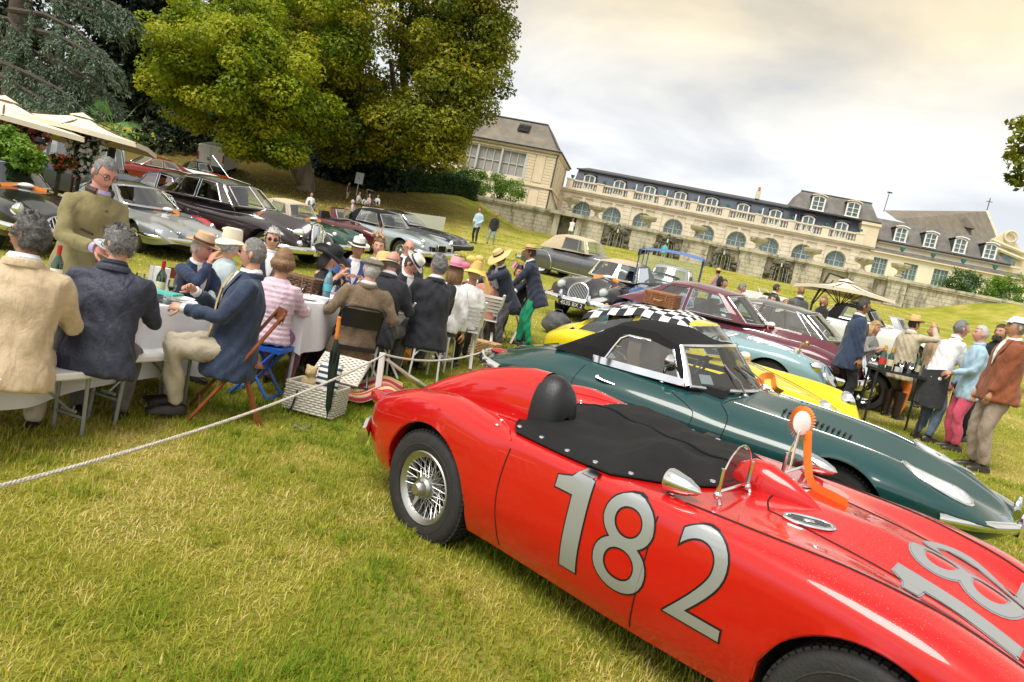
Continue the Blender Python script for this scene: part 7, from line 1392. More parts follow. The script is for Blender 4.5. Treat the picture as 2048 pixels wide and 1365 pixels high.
 # ---- collar, shirt front, tie
 def front(a, xx, off):
  A = [q[0] for q in prof]; b = np.interp(a, A, [q[1] for q in prof])*k*(1+(fat-1)*.8); c = np.interp(a, A, [q[2] for q in prof])*k*(1+(fat-1)*.8); yy = c*math.sqrt(max(.05, 1-min(.95, abs(xx)/b)**2)); return Hc+up*a*k+sx*xx+fw*(yy+.012*k+off)
 if shirt is not None:
  cm = MB(); rs = []
  for j in range(16): q = 2*math.pi*j/16; rs.append(N_+up*(.005+.012*(math.cos(q-math.pi/2) < 0))*k+sx*.066*k*math.cos(q)+fw*(.062*k*math.sin(q)+.004))
  cm.tube(rs, .017*k, 6, loop=True, flat=1.5);
  if kind in ('jacket', 'coat') and hands != 'x':
   V = []
   for a, w in ((.535, .055), (.50, .062), (.44, .056), (.36, .040), (.28, .022), (.23, .004)): V += [front(a, -w, .006), front(a, 0, .012), front(a, w, .006)]
   cm.add(V, [(3*i+j, 3*i+j+1, 3*i+j+4, 3*i+j+3) for i in range(5) for j in range(2)])
  cm.build('shirt_collar', shirt, t)
  if kind == 'jacket':
   jc = MB(); jc.tube([N_+up*(-.012-.022*max(0, math.sin(q)))*k+sx*.086*k*math.cos(q)+fw*(.080*k*math.sin(q)+.002) for q in np.linspace(.8*math.pi, 2.2*math.pi, 17)], [.008]+[.014*k]*15+[.008], 7, flat=1.7); jc.build('collar', top, t)
   for e in (-1, 1):
    lm = MB(); V = []
    for a, w0, w1 in ((.54, .05, .085), (.50, .060, .105), (.44, .055, .125), (.39, .047, .105), (.33, .034, .066), (.23, .003, .016)): V += [front(a, e*w0, .012), front(a, e*w1, .018)]
    lm.add(V, [(2*i, 2*i+1, 2*i+3, 2*i+2) for i in range(5)]); lm.build('lapel', top, t)
 if tie is not None:
  tm = MB(); V = []
  for a, w in ((.515, .014), (.50, .020), (.49, .013), (.40, .026), (.28, .034), (.12, .042), (.06, .04), (.02, .004)): V += [front(a, -w, .024), front(a, 0, .032), front(a, w, .024)]
  tm.add(V, [(3*i+j, 3*i+j+1, 3*i+j+4, 3*i+j+3) for i in range(7) for j in range(2)]); tm.build('tie', tie, t)
 info = Car(); info.t = t; info.Hm = Hm; info.arms = arms; info.Hc = Hc; info.up = up; info.sx = sx; info.fw = fw; info.front = front; info.N = N_; info.k = k; info.hs = hs; info.M = t.matrix_world.copy()
 PEOPLE.append(info); return info
def cuff(i, which, mat, name='shirt_cuff'):
 S, el, wr = i.arms[which]; d = (wr-el).normalized(); m = MB(); m.tube([wr-d*.02, wr+d*.012], .040, 12); m.build(name, mat, i.t)
def build_people():
 # --- near table, benches
 p = person('man in beige linen jacket sitting on the white bench with his back turned', 57, 466, 4.05, 118, 'sit', LINEN, CHINO, 'tan', ('curly', 'salt'), lean=.10, hd=(62, 4), hands=((-.20, .42, .80), (.20, .42, .80)), feet=((-.16, .42, .07), (.12, .45, .07)), shirt=WSH, spec='clear', near=True, fat=1.08, hem=-.15)
 p = person('grey-haired man in navy waxed jacket sitting on the bench beside the beige jacket', 237, 486, 4.6, 112, 'sit', WAX, GREYT, 'light', ('messy', 'grey'), lean=.16, hd=(48, -14), hands=((-.2, .46, .80), (.2, .46, .80)), feet=((-.12, .40, .07), (.14, .36, .07)), shirt=cloth('navy_collar', (.012, .015, .03)), spec='clear', near=True, fat=1.06, hem=-.15)
 m = MB(); V = [p.Hc+p.sx*-.20-p.fw*.10+p.up*-.05, p.Hc+p.sx*-.12-p.fw*.165+p.up*-.05, p.Hc+p.sx*-.12-p.fw*.17+p.up*-.12, p.Hc+p.sx*-.20-p.fw*.105+p.up*-.12]; m.add(V, [(0, 1, 2, 3)]); m.build('pocket_flap', WAX, p.t)
 p = person('standing man in olive loden jacket and glasses handing round a plate', 208, 345, 5.35, -28, 'stand', OLIVE, cloth('wine_trousers', (.10, .02, .02)), 'pink', ('short', 'grey'), lean=.16, hd=(2, -24), hands=((.02, .44, 1.16), (.16, .42, 1.14)), shirt=cloth('striped_shirt', (.55, .5, .68), .2, vs=90, col2=(.3, .22, .5)), spec='clear', near=True, fat=1.06, hem=-.26, curl=(.9, .6), kind='closed')
 TR = P('brown_trim', (.05, .03, .02), .7)
 cm = MB(); cm.tube([p.N+p.up*.012+p.sx*.082*math.cos(q)+p.fw*(.078*math.sin(q)+.008) for q in np.linspace(.75*math.pi, 2.25*math.pi, 14)], .022, 6, flat=1.4); cm.build('stand_collar', TR, p.t)
 for a, x0, x1, z0, z1 in ((0, -.15, -.07, .30, .26), (0, .07, .15, .26, .28), (0, -.17, -.10, -.02, -.06)):
  m = MB(); m.tube([p.front(z0, x0, .03), p.front((z0+z1)/2, (x0+x1)/2, .032), p.front(z1, x1, .03)], .010, 5); m.build('pocket_trim', TR, p.t)
 bt = MB(); bt.lathe([(0, .006), (.008, .006), (.013, .002), (.013, -.002)], 10, M=RX(R(-90))); b0 = None
 for a in (.44, .33, .20, .07, -.06):
  M = T(*p.front(a, .005, .028))
  if b0 is None: b0 = bt.build('button', P('horn_button', (.12, .06, .03), .4), p.t, M=M)
  else: inst(b0, 'button', p.t, M)
 for w in (0, 1): cuff(p, w, cloth('striped_shirt', (.5, .5, .5)))
 pl = thing('serving_plate', 'white plate with napkin held by the man in the olive jacket', 'plate', p.M @ T(.09, .53, 1.16) @ RX(R(-12))); m = MB(); m.lathe([(.0, .004), (.09, .004), (.13, .02), (.135, .022), (.13, .014), (.09, -.006), (.0, -.006)], 28); m.build('plate', P('porcelain', (.78, .79, .80), .2), pl); m = MB(); m.grid(lambda a, b: Vector((-.09+.18*a, -.07+.14*b, .02+.035*math.sin(7*a+3*b)*math.sin(5*b))), 12, 10); m.build('napkin', P('silver_foil', (.72, .74, .78), .35, .2), pl)
 p = person('man in fedora and navy blazer leaning his cheek on his hand', 403, 497, 6.3, -22, 'sit', cloth('blazer_blue', (.016, .032, .085), .2), CHINO, 'pink', ('short', 'white'), ('panama', P('tan_felt', (.56, .40, .25), .8, var=.1), P('brown_band', (.08, .03, .015), .6)), lean=.30, leanx=.16, hd=(18, -12), hands=((-.02, .52, .78), (.13, .34, 1.06)), shirt=WSH, near=True, poles=(None, (.5, .5, -1)))
 person('woman in cream hat with white flowers and pale blue jacket, back turned', 462, 490, 6.9, 40, 'sit', cloth('pale_blue_jacket', (.46, .55, .58), .06), CHINO, 'light', ('bob', 'white'), ('cloche', CREAM, P('cream_band', (.72, .70, .62), .6)), lean=.12, fem=True, near=True, fat=1.05)
 i = PEOPLE[-1]; m = MB();
 for q in range(14): m.ball(i.Hm @ Vector((-.09+random.uniform(-.03, .03), -.02+random.uniform(-.05, .05), .10+random.uniform(-.02, .05))), (.022, .022, .016), 7, 5)
 m.build('hat_flowers', CREAM, i.t)
 GOLD = cloth('gold_tie', (.62, .45, .14), .3, vs=60, col2=(.45, .28, .06))
 p = person('man in blue suit and gold tie sitting on the wooden folding chair', 505, 505, 5.35, 205, 'sit', BLUE, CHINO, 'light', ('receding', 'grey'), lean=-.04, hd=(-20, 2), hands=((-.10, .40, .80), (.06, .34, .92)), feet=((-.10, .34, .07), (.16, .38, .07)), shirt=WSH, tie=GOLD, spec='sun', near=True, fat=1.12, hem=-.22, curl=(.8, .9))
 cuff(p, 1, WSH); cuff(p, 0, WSH); S, el, wr = p.arms[1]; m = MB(); m.tube([wr+(el-wr).normalized()*.03+Vector((0, .032*math.cos(a), .032*math.sin(a))) for a in np.linspace(0, 6.283, 13)[:-1]], .008, 6, loop=True); m.build('watch', P('brown_strap', (.08, .035, .015), .4), p.t)
 person('blonde person in dark sunglasses at the far side of the table', 545, 478, 7.9, -60, 'sit', NAVY, GREYT, 'light', ('messy', 'white'), spec='sun', hd=(-8, -5), shirt=WSH)
 p = person('woman in pink quilted padded jacket on the blue stool, back turned', 567, 527, 6.15, 88, 'sit', cloth('pink_quilt', (.66, .50, .60), .05), cloth('mauve_trousers', (.26, .10, .22), .1), 'light', ('bob', 'brown'), lean=.10, kind='puffer', fem=True, near=True, fat=1.12, hands=((-.16, .40, .82), (.16, .40, .82)))
 me = [c for c in p.t.children if c.name.startswith('padded')][0].data; n = len(me.vertices); c = np.empty(n*3, np.float32); me.vertices.foreach_get('co', c); c = c.reshape(-1, 3); nn = np.empty(n*3, np.float32); me.vertices.foreach_get('normal', nn); nn = nn.reshape(-1, 3); c += nn*(np.abs(np.sin(c[:, 2]*72))*.013)[:, None]; me.vertices.foreach_set('co', c.ravel()); me.update()
 # --- second table
 person('woman in wide black floppy hat resting her chin on her hands', 663, 516, 8.1, -30, 'sit', cloth('black_knit', (.012, .013, .018)), BLACKC, 'light', ('long', 'dark'), ('floppy', P('black_felt', (.012, .013, .016), .85), BLKB), lean=.28, hd=(14, -24), hands=((-.03, .34, .98), (.05, .36, .96)), fem=True, kind='shirt')
 person('man in white panama with black band and blue jacket at the far side', 716, 497, 8.9, -70, 'sit', cloth('bright_blue', (.03, .07, .24)), GREYT, 'tan', ('short', 'dark'), ('panama', P('white_straw', (.76, .75, .70), .7, var=.06), BLKB), lean=.18, hd=(-10, -10), shirt=WSH, hands=((-.12, .34, .85), (.1, .36, .85)))
 p = person('woman wearing a straw-coloured feather fascinator at the far side', 758, 492, 9.0, -80, 'sit', cloth('dusty_pink', (.40, .24, .20)), GREYT, 'light', ('messy', 'brown'), lean=.1, fem=True, kind='shirt')
 m = MB()
 for q in range(26): a = random.uniform(0, 6.28); m.tube([p.Hm @ Vector((.02, .0, .10)), p.Hm @ Vector((.02+.06*math.cos(a), .06*math.sin(a), .15+random.random()*.04)), p.Hm @ Vector((.02+.10*math.cos(a+.8), .10*math.sin(a+.8), .12+random.random()*.05))], .006, 4)
 for q in range(7): m.tube([p.Hm @ Vector((.02, .0, .12)), p.Hm @ Vector((random.uniform(-.08, .12), random.uniform(-.05, .05), random.uniform(.28, .36)))], [.005, .001], 4)
 m.build('fascinator', P('sinamay', (.55, .38, .26), .7), p.t)
 p = person('woman in white blouse and broad straw hat beside the tweed jacket', 768, 530, 7.6, 150, 'sit', WSH, BLACKC, 'light', ('short', 'brown'), ('wide', STRAW, None, -8), lean=.1, leanx=-.1, fem=True, kind='shirt', hands=((-.22, .34, .86), (.12, .36, .92)))
 p = person('man in brown tweed jacket and flat cap on the black folding chair', 742, 540, 6.75, 112, 'sit', TWEED, BLACKC, 'pink', ('short', 'white'), ('flat', cloth('tweed_cap', (.20, .165, .12), .4, vs=60, col2=(.11, .09, .07))), lean=-.10, leanx=.05, hd=(14, 2), hands=((-.36, .12, .72), (.36, .16, .74)), feet=((-.34, .56, .07), (.14, .40, .07)), shirt=WSH, near=True, fat=1.14, hem=-.24)
 person('bald man in dark navy suit at the long table, back turned', 786, 522, 7.55, 74, 'sit', DNAVY, GREYT, 'pink', ('bald', 'grey'), lean=.18, hands=((-.14, .40, .84), (.16, .4, .84)), shirt=WSH, near=True, fat=1.1, hem=-.20)
 person('man bowing his white panama with broad navy band', 822, 527, 8.4, -40, 'sit', DNAVY, GREYT, 'pink', ('short', 'dark'), ('panama', P('white_straw'), NAVY, -12), lean=.34, hd=(30, -38), shirt=WSH)
 person('elderly bald man with glasses facing us across the table', 818, 494, 9.6, -75, 'sit', DNAVY, GREYT, 'pink', ('bald', 'white'), lean=.1, hd=(0, -10), shirt=WSH, spec='clear')
 person('grey curly-haired man in black suit at the long table', 877, 530, 7.9, 118, 'sit', DNAVY, GREYT, 'pink', ('curly', 'grey'), lean=.08, hd=(26, 0), hands=((-.16, .38, .82), (.16, .42, .82)), shirt=WSH, near=True, fat=1.12, hem=-.22)
 p = person('woman in pink hat with bow and white jacket, back turned', 912, 540, 8.5, 80, 'sit', WSH, BLACKC, 'light', ('long', 'brown'), ('tall', P('pink_straw', (.66, .34, .40), .7, var=.1), P('pink_band', (.58, .16, .28), .6)), lean=.08, fem=True, fat=1.05, near=True)
 m = MB(); m.ball(p.Hm @ Vector((.11, -.05, .08)), (.07, .02, .04), 10, 6); m.build('hat_bow', P('pink_band'), p.t)
 p = person('woman in yellow hat with large bow and white jacket', 948, 548, 9.0, 100, 'sit', WSH, BLACKC, 'tan', ('short', 'blonde'), ('cloche', P('yellow_sinamay', (.74, .52, .16), .7, var=.15), P('yellow_band', (.72, .48, .14), .6)), lean=.05, fem=True, near=True, hd=(20, 0))
 m = MB(); M3 = p.Hm
 for cx, cz, rx in ((-.09, .17, .07), (.02, .20, .06), (-.03, .13, .08)): m.ball(M3 @ Vector((cx, -.03, cz)), (rx, .03, .045), 10, 6)
 m.build('hat_bow', P('yellow_sinamay'), p.t); ribbon(p.t, [M3 @ Vector((.06, -.09, .05)), M3 @ Vector((.13, -.12, -.06)), M3 @ Vector((.20, -.12, -.2))], .06, P('yellow_sinamay'), 'hat_ribbon', up=(0, 1, 0)); m = MB(); m.ball(M3 @ Vector((.07, .0, .17)), (.045, .02, .04), 9, 6); m.build('hat_flower', CREAM, p.t)
 # --- standing pair at the folding chair
 FL = cloth('patterned_trousers', (.10, .10, .115), .6, vs=40, col2=(.03, .03, .04))
 p = person('man in wide straw boater and navy blazer stooping over the white chair', 1003, 515, 10.2, -150, 'stand', NAVY, FL, 'tan', ('short', 'dark'), ('wide', STRAW, BLKB, -6), lean=.50, hd=(0, -36), hands=((-.10, .62, .95), (.22, .58, .92)), shirt=WSH, near=True); cuff(p, 0, WSH); cuff(p, 1, WSH)
 m = MB(); m.tube([p.front(.5, -.05, .02), p.front(.40, -.03, .03), p.front(.22, -.04, .03)], [.03, .035, .03], 8); m.tube([p.front(.5, .05, .02), p.front(.40, .03, .03), p.front(.25, .04, .03)], [.03, .035, .03], 8); m.build('scarf', cloth('grey_scarf', (.28, .30, .36), .3), p.t)
 p = person('man in straw boater, navy blazer and green trousers bending forward', 1063, 505, 11.1, 178, 'stand', NAVY, cloth('green_trousers', (.0, .28, .13), .15), 'tan', ('short', 'dark'), ('boater', STRAW, P('brown_ribbon', (.12, .06, .03), .7)), lean=.40, hd=(0, -4), hands=((-.14, .52, .74), (.06, .34, .84)), feet=((-.10, -.05, .07), (.10, .12, .07)), shirt=WSH, near=True, hem=-.24); cuff(p, 0, WSH); cuff(p, 1, WSH)
 p = person('woman with pink net fascinator sitting behind the boater men', 1040, 548, 11.9, -120, 'sit', BLACKC, BLACKC, 'pink', ('bob', 'dark'), lean=.1, fem=True); m = MB()
 for q in range(16): a = random.uniform(0, 6.28); m.tube([p.Hm @ Vector((0, .02, .11)), p.Hm @ Vector((.12*math.cos(a), .12*math.sin(a)+.03, .13+.04*random.random())), p.Hm @ Vector((.16*math.cos(a), .16*math.sin(a)+.03, .05))], [.012, .02, .004], 5, flat=.3)
 m.build('fascinator', P('pink_net', (.75, .22, .48), .7), p.t)
 person('dark-haired person in salmon top beyond the stooping man', 985, 548, 11.6, 100, 'sit', cloth('salmon', (.55, .25, .18)), GREYT, 'tan', ('short', 'dark'), kind='shirt')
 # --- group at the bar table on the right
 p = person('man with ponytail, glasses and dark blue blazer standing by the yellow coupe', 1727, 613, 10.4, -8, 'stand', BLUE, BLACKC, 'tan', ('back', 'dark'), lean=.02, hd=(0, -4), hands=((-.22, .16, .78), (.24, .10, .80)), shirt=WSH, spec='clear', near=True, hem=-.26, fat=1.05)
 m = MB(); m.ball(p.Hm @ Vector((0, -.14, .03)), (.035, .05, .03), 8, 6); m.tube([p.Hm @ Vector((0, -.16, .03)), p.Hm @ Vector((0, -.21, -.02))], [.02, .006], 6); m.build('ponytail', HAIR['dark'], p.t)
 p = person('blonde woman in black and white tweed coat beside the bar table', 1749, 657, 11.2, -60, 'stand', cloth('boucle', (.10, .10, .10), .9, .8, 60, vs=60, col2=(.34, .34, .33)), BLACKC, 'light', ('long', 'blonde'), hd=(8, -4), hands=((-.05, .24, 1.0), (.08, .26, 1.0)), fem=True, near=True, kind='coat', hem=-.42)
 p = person('man in straw hat, beige jacket, orange breeches and tall boots drinking', 1829, 648, 10.9, 20, 'stand', cloth('sand_jacket', (.50, .43, .30), .15), cloth('orange_breeches', (.72, .16, .01), .1), 'pink', ('short', 'dark'), ('panama', STRAW, P('peach_band', (.62, .34, .16), .7)), lean=.02, hd=(-10, 0), hands=((-.05, .12, .88), (.13, .30, 1.50)), shirt=WSH, near=True, hem=-.28)
 i = p
 for c in [q for q in p.t.children if q.name.startswith('shoe')]: c.data.materials[0] = SHOE
 for e in (-1, 1): m = MB(); m.tube([(e*.10, .02, .04), (e*.10, .02, .2), (e*.10, .025, .46*p.k)], [.06, .066, .082], 12); m.build('riding_boot', P('boot_leather', (.025, .014, .010), .35, var=.3), p.t)
 p = person('grey-haired man in white shirt and jeans leaning on the bar table', 1921, 657, 9.6, 2, 'stand', WSH, DENIM, 'pink', ('short', 'grey'), lean=.26, hd=(-4, 4), hands=((-.1, .30, 1.02), (.10, .38, .82)), kind='shirt', near=True, shirt=WSH, hem=-.10)
 m = MB();
 def apr(a, b): q = -1.9+3.8*a; return Vector((.21*math.sin(q), .02-.19*math.cos(q), .98-.50*b+.02*math.sin(9*a+4*b)))*1.0
 m.grid(apr, 20, 8); m.build('tied_jacket', cloth('dark_cotton', (.025, .026, .03), .2), p.t, ang=0)
 p = person('white-haired man in pale blue shirt and pink trousers', 1962, 668, 9.3, 165, 'stand', cloth('sky_shirt', (.36, .52, .66), .1), cloth('pink_trousers', (.60, .08, .15), .12), 'pink', ('short', 'white'), lean=.08, hd=(10, 0), hands=((-.1, .30, 1.0), (.22, .16, .84)), kind='shirt', near=True, shirt=cloth('sky_shirt', (.4, .5, .6)), fat=1.06, hem=-.22)
 m = MB(); m.grid(lambda a, b: Vector((.16+.2*a, .02+.1*math.sin(3*a), .92-.36*b+.03*math.sin(8*a))), 10, 8); m.build('folded_jacket', NAVY, p.t, ang=0)
 p = person('man in rust suede jacket and pale cap with hand in pocket', 2032, 655, 8.35, 172, 'stand', cloth('rust_suede', (.24, .065, .022), .2), cloth('taupe_trousers', (.30, .235, .185), .1), 'mid', ('short', 'grey'), ('cap', P('pale_cap', (.62, .64, .78), .8)), lean=.02, hands=((-.16, .20, .84), (.20, .18, .86)), shirt=WSH, near=True, fat=1.1, hem=-.16)
 person('black-bearded man in black behind the suede jacket', 2002, 665, 9.9, -150, 'stand', BLACKC, BLACKC, 'mid', ('short', 'dark'), shirt=BLACKC, hd=(0, 0)); i = PEOPLE[-1]; m = MB()
 for q in range(40): a = random.uniform(-1.3, 1.3); m.ball(i.Hm @ Vector((.062*math.sin(a), .03+.068*math.cos(a), random.uniform(-.115, -.06))), .014, 6, 4)
 m.build('beard', HAIR['dark'], i.t)
 person('person in brown top seen between the bar table and white shirt', 1868, 664, 12.5, 170, 'stand', cloth('camel', (.42, .28, .17)), BLACKC, 'mid', ('short', 'brown'), lean=.2)
 # --- lawn behind the right row
 person('man in dark suit standing with a drink beside the pushchair', 1553, 577, 17.5, 0, 'stand', cloth('charcoal', (.035, .035, .04)), BLACKC, 'mid', ('short', 'dark'), hands=((-.05, .30, 1.15), (.05, .32, 1.15)), shirt=WSH)
 person('man in charcoal leather jacket seen from behind by the cream parasol', 1602, 583, 15.5, 95, 'stand', cloth('grey_leather', (.06, .062, .068), .3, rough=.5), BLACKC, 'light', ('short', 'brown'), shirt=WSH, fat=1.05)
 person('auburn-haired woman in black at the white table under the cream parasol', 1648, 600, 17.0, 200, 'sit', BLACKC, BLACKC, 'light', ('long', 'brown'), fem=True, kind='shirt', hands=((-.1, .3, .85), (.1, .3, .85)))
 person('dark-haired person in white shirt behind the maroon coupe', 1449, 567, 15.5, -70, 'sit', WSH, BLACKC, 'mid', ('short', 'dark'), kind='shirt')
 person('grey-haired man in white shirt bending behind the maroon coupe', 1483, 575, 15.0, -20, 'sit', WSH, BLACKC, 'pink', ('short', 'grey'), lean=.3, hd=(0, -20), kind='shirt')
 person('grey-haired man in white seen above the maroon windscreen', 1522, 606, 14.0, -20, 'sit', WSH, BLACKC, 'mid', ('short', 'grey'), lean=.2, hd=(0, -15), kind='shirt')
 person('dark-haired woman in dark top between the pushchair and leather jacket', 1543, 600, 16.0, -60, 'sit', BLACKC, BLACKC, 'pink', ('short', 'dark'), fem=True, kind='shirt')
 person('visitor in straw hat and floral top with backpack near the fountain', 1436, 545, 24.5, 120, 'stand', cloth('floral', (.55, .3, .35), .5, vs=40, col2=(.2, .15, .4)), WSH, 'mid', ('short', 'dark'), ('panama', STRAW), fem=True, kind='shirt')
 i = PEOPLE[-1]; m = MB(); m.ball(i.N-i.fw*.17-i.up*.2, (.14, .09, .2), 10, 8); m.build('backpack', BLACKC, i.t)
 # --- terrace wall, lawn, wood's edge
 def far(label, fu, fv, hu, hv, face, **kw):
  g = gp(fu, fv); hh = math.hypot(fu-hu, fv-hv)*g.y/FPX; P0 = at(hu+ (fu-hu)*.06, hv+(fv-hv)*.06, g.y); return person(label, 0, 0, g.y, face, pos=P0, **kw)
 far('man in pale blue polo with shoulder bag walking on the lawn', 950, 488, 961, 416, -120, top=cloth('sky_shirt', (.4, .5, .6)), bottom=BLACKC, skin='mid', hair=('short', 'dark'), kind='shirt', hands=((-.2, .2, 1.0), (.1, .28, 1.05)), feet=((-.18, .1, .07), (.14, -.1, .07)))
 far('bald man in black zip top and jeans walking on the lawn', 985, 490, 993, 427, -100, top=BLACKC, bottom=cloth('light_denim', (.18, .28, .42), .3), skin='tan', hair=('bald', 'dark'), kind='shirt', feet=((-.14, -.05, .07), (.14, .14, .07)))
 far('person with red bag and white top standing in the grotto', 1098, 468, 1104, 434, 60, top=WSH, bottom=BLACKC, hair=('short', 'dark'), kind='shirt')
 far('person in white jacket photographing beside the grotto', 1140, 474, 1147, 438, 70, top=WSH, bottom=cloth('grey_trousers2', (.3, .3, .32)), hair=('short', 'brown'), kind='shirt', hands=((-.05, .2, 1.6), (.08, .2, 1.6)))
 far('child in turquoise top in front of a wall fountain', 1325, 525, 1332, 485, 60, top=cloth('turquoise', (.08, .45, .48)), bottom=CHINO, hair=('short', 'dark'), kind='shirt')
 person('person in black sitting on the fountain ledge', 0, 0, 40, -110, 'sit', BLACKC, BLACKC, 'light', ('short', 'dark'), pos=gp(1580, 566)+Vector((0, 1.2, 1.25)), kind='shirt')
 person('person in white shirt sitting on the fountain ledge', 0, 0, 40, 150, 'sit', WSH, DNAVY, 'mid', ('short', 'brown'), pos=gp(1602, 570)+Vector((0, .8, 1.2)), kind='shirt')
 def lawnsit(label, u, v, face, **kw): g = gp(u, v); person(label, 0, 0, g.y, face, 'sit', pos=g+Vector((0, 0, .80)), feet=((-.12, .62, .07), (.12, .55, .07)), **kw)
 lawnsit('man in lavender shirt and ochre trousers sitting on a red rug', 700, 434, 195, top=cloth('lavender', (.42, .42, .66)), bottom=cloth('ochre', (.42, .25, .08)), skin='pink', hair=('short', 'white'), kind='shirt', lean=.25)
 lawnsit('man in white shirt reclining on the grass by the trunk', 618, 420, -60, top=cloth('pale_lilac', (.66, .66, .74)), bottom=GREYT, skin='mid', hair=('short', 'dark'), kind='shirt', lean=-.3)
 far('person in dark jacket standing under the sign by the picnickers', 693, 401, 699, 365, -10, top=BLACKC, bottom=CHINO, hair=('short', 'dark'))
 lawnsit('person in white jacket sitting under the sign', 715, 410, -20, top=WSH, bottom=CHINO, hair=('short', 'brown'))
 lawnsit('person in white sitting beside the dark pushchair on the grass', 752, 415, -100, top=WSH, bottom=GREYT, hair=('short', 'dark'), kind='shirt')
 lawnsit('person in pale pink sitting between the picnickers', 735, 414, -120, top=cloth('pale_pink', (.66, .52, .52)), bottom=WSH, hair=('short', 'brown'), kind='shirt', fem=True)
 # --- terrace at the far left
 person('person in brown hat beside the blue limousine', 45, 290, 13.5, -40, 'stand', cloth('moss', (.25, .25, .14)), GREYT, 'tan', ('short', 'dark'), ('panama', P('brown_felt', (.22, .11, .04), .8)))
 person('person in black hat beside the blue limousine', 80, 292, 13.8, 10, 'stand', BLACKC, BLACKC, 'tan', ('short', 'dark'), ('panama', P('black_felt')))
 person('person in pale shirt beneath the cream parasols', 97, 262, 21, -60, 'stand', cloth('cream_shirt', (.62, .58, .48)), GREYT, 'mid', ('short', 'dark'), kind='shirt')
 person('person in blue shirt and braces turned towards the red coupe', 236, 285, 24, 100, 'stand', cloth('sky_shirt', (.4, .5, .6)), NAVY, 'mid', ('short', 'dark'), kind='shirt')
build_people()
# ================================================================ furniture, picnic things, parasols
WOOD = P('chair_wood', (.26, .075, .022), .4, var=.35, vs=6, bump=.15, bs=40, stretch=(1, 1, 6)); WICK = P('brown_wicker', (.28, .11, .035), .6, var=.4, vs=40); WICKL = P('light_wicker', (.50, .32, .13), .65, var=.3, vs=40); WICKW = P('white_wicker', (.66, .62, .55), .65, var=.2, vs=40)
CLOTHW = P('tablecloth_white', (.80, .81, .86), .8, var=.05, vs=6, bump=.2, bs=60); BOTTLE = P('bottle_green', (.008, .045, .012), .05, coat=1, spec=.8); FOILR = P('red_foil', (.45, .02, .015), .35, .3); PAPER = P('paper_white', (.82, .82, .82), .8); CANV = P('cream_canvas', (.78, .70, .55), .8, var=.05, vs=4); STEELW = P('white_metal', (.70, .71, .72), .35)
def wicker(parent, name, L, Wd, Ht, mat, M=Matrix(), rows=9, per=.035, flare=0.0):
 """woven basket wall: rods weaving round stakes, as one part"""
 mb = MB(); n = max(12, int(2*(L+Wd)/per));
 def pt(t, z, off):
  a = t*2*(L+Wd); f = 1+flare*z/Ht
  if a < L: p = Vector((-L/2+a, -Wd/2, z)); nn = Vector((0, -1, 0))
  elif a < L+Wd: p = Vector((L/2, -Wd/2+a-L, z)); nn = Vector((1, 0, 0))
  elif a < 2*L+Wd: p = Vector((L/2-(a-L-Wd), Wd/2, z)); nn = Vector((0, 1, 0))
  else: p = Vector((-L/2, Wd/2-(a-2*L-Wd), z)); nn = Vector((-1, 0, 0))
  return Vector((p.x*f, p.y*f, p.z))+nn*off
 for r in range(rows):
  z = Ht*(r+.5)/rows; mb.tube([M @ pt(i/n, z, .006*(1 if (i+r) % 2 else -1)) for i in range(n)], Ht/rows*.46, 5, loop=True)
 for i in range(0, n, 2): mb.tube([M @ pt(i/n, 0, 0), M @ pt(i/n, Ht, 0)], .004, 4)
 mb.box(M @ Vector((0, 0, .01)), (L*.97, Wd*.97, .012), M=M.to_3x3()); mb.tube([M @ pt(i/n, Ht, 0) for i in range(n)], .011, 6, loop=True); return mb.build(name, mat, parent)
def wlid(parent, L, Wd, mat, M, name='lid'):
 mb = MB(); n = 16
 for i in range(n): y = -Wd/2+Wd*(i+.5)/n; mb.tube([M @ Vector((-L/2+L*j/14, y, .006*(1 if (i+j) % 2 else -1))) for j in range(15)], Wd/n*.5, 4)
 mb.tube([M @ Vector(p) for p in ((-L/2, -Wd/2, 0), (L/2, -Wd/2, 0), (L/2, Wd/2, 0), (-L/2, Wd/2, 0))], .011, 6, loop=True); return mb.build(name, mat, parent)
def hamper(label, M, L, Wd, Ht, mat, group='wicker hampers', lid=None, rows=9, straps=True, name='wicker_hamper'):
 t = thing(name, label, 'hamper', M, group); wicker(t, 'basket', L, Wd, Ht, mat, rows=rows)
 wlid(t, L*1.02, Wd*1.02, mat, T(0, 0, Ht+.015) if lid is None else lid)
 if straps:
  for x in (-.25, .25): m = MB(); m.tube([(x*L, -Wd/2-.012, Ht*.45), (x*L, -Wd/2-.014, Ht+.02), (x*L, -Wd*.1, Ht+.03)], .012, 5, flat=.4); m.build('strap', P('tan_strap', (.45, .22, .07), .5), t)
  m = MB(); m.tube([(-.06, -Wd/2-.01, Ht*.6), (-.05, -Wd/2-.04, Ht*.5), (.05, -Wd/2-.04, Ht*.5), (.06, -Wd/2-.01, Ht*.6)], .009, 6); m.build('handle', P('tan_strap'), t)
 return t
def bottle(label, p, r=.038, h=.31, mat=None, cap=FOILR, lab=None, group='bottles on the tables', neck=.3):
 t = thing('wine_bottle', label, 'bottle', T(*p), group); m = MB(); m.lathe([(.0, .0), (r*.95, .0), (r, .01), (r, h*.58), (r*.9, h*.64), (r*.42, h*.76), (r*.36, h*.8), (r*.36, h*.86)], 18); m.build('glass', mat or BOTTLE, t); m = MB(); m.lathe([(r*.38, h*.78), (r*.40, h*.99), (r*.3, h), (0, h)], 14); m.build('capsule', cap, t)
 m = MB(); m.lathe([(r*1.015, h*.18), (r*1.015, h*.46)], 18); m.build('label', lab or P('cream_label', (.70, .62, .42), .7), t); return t
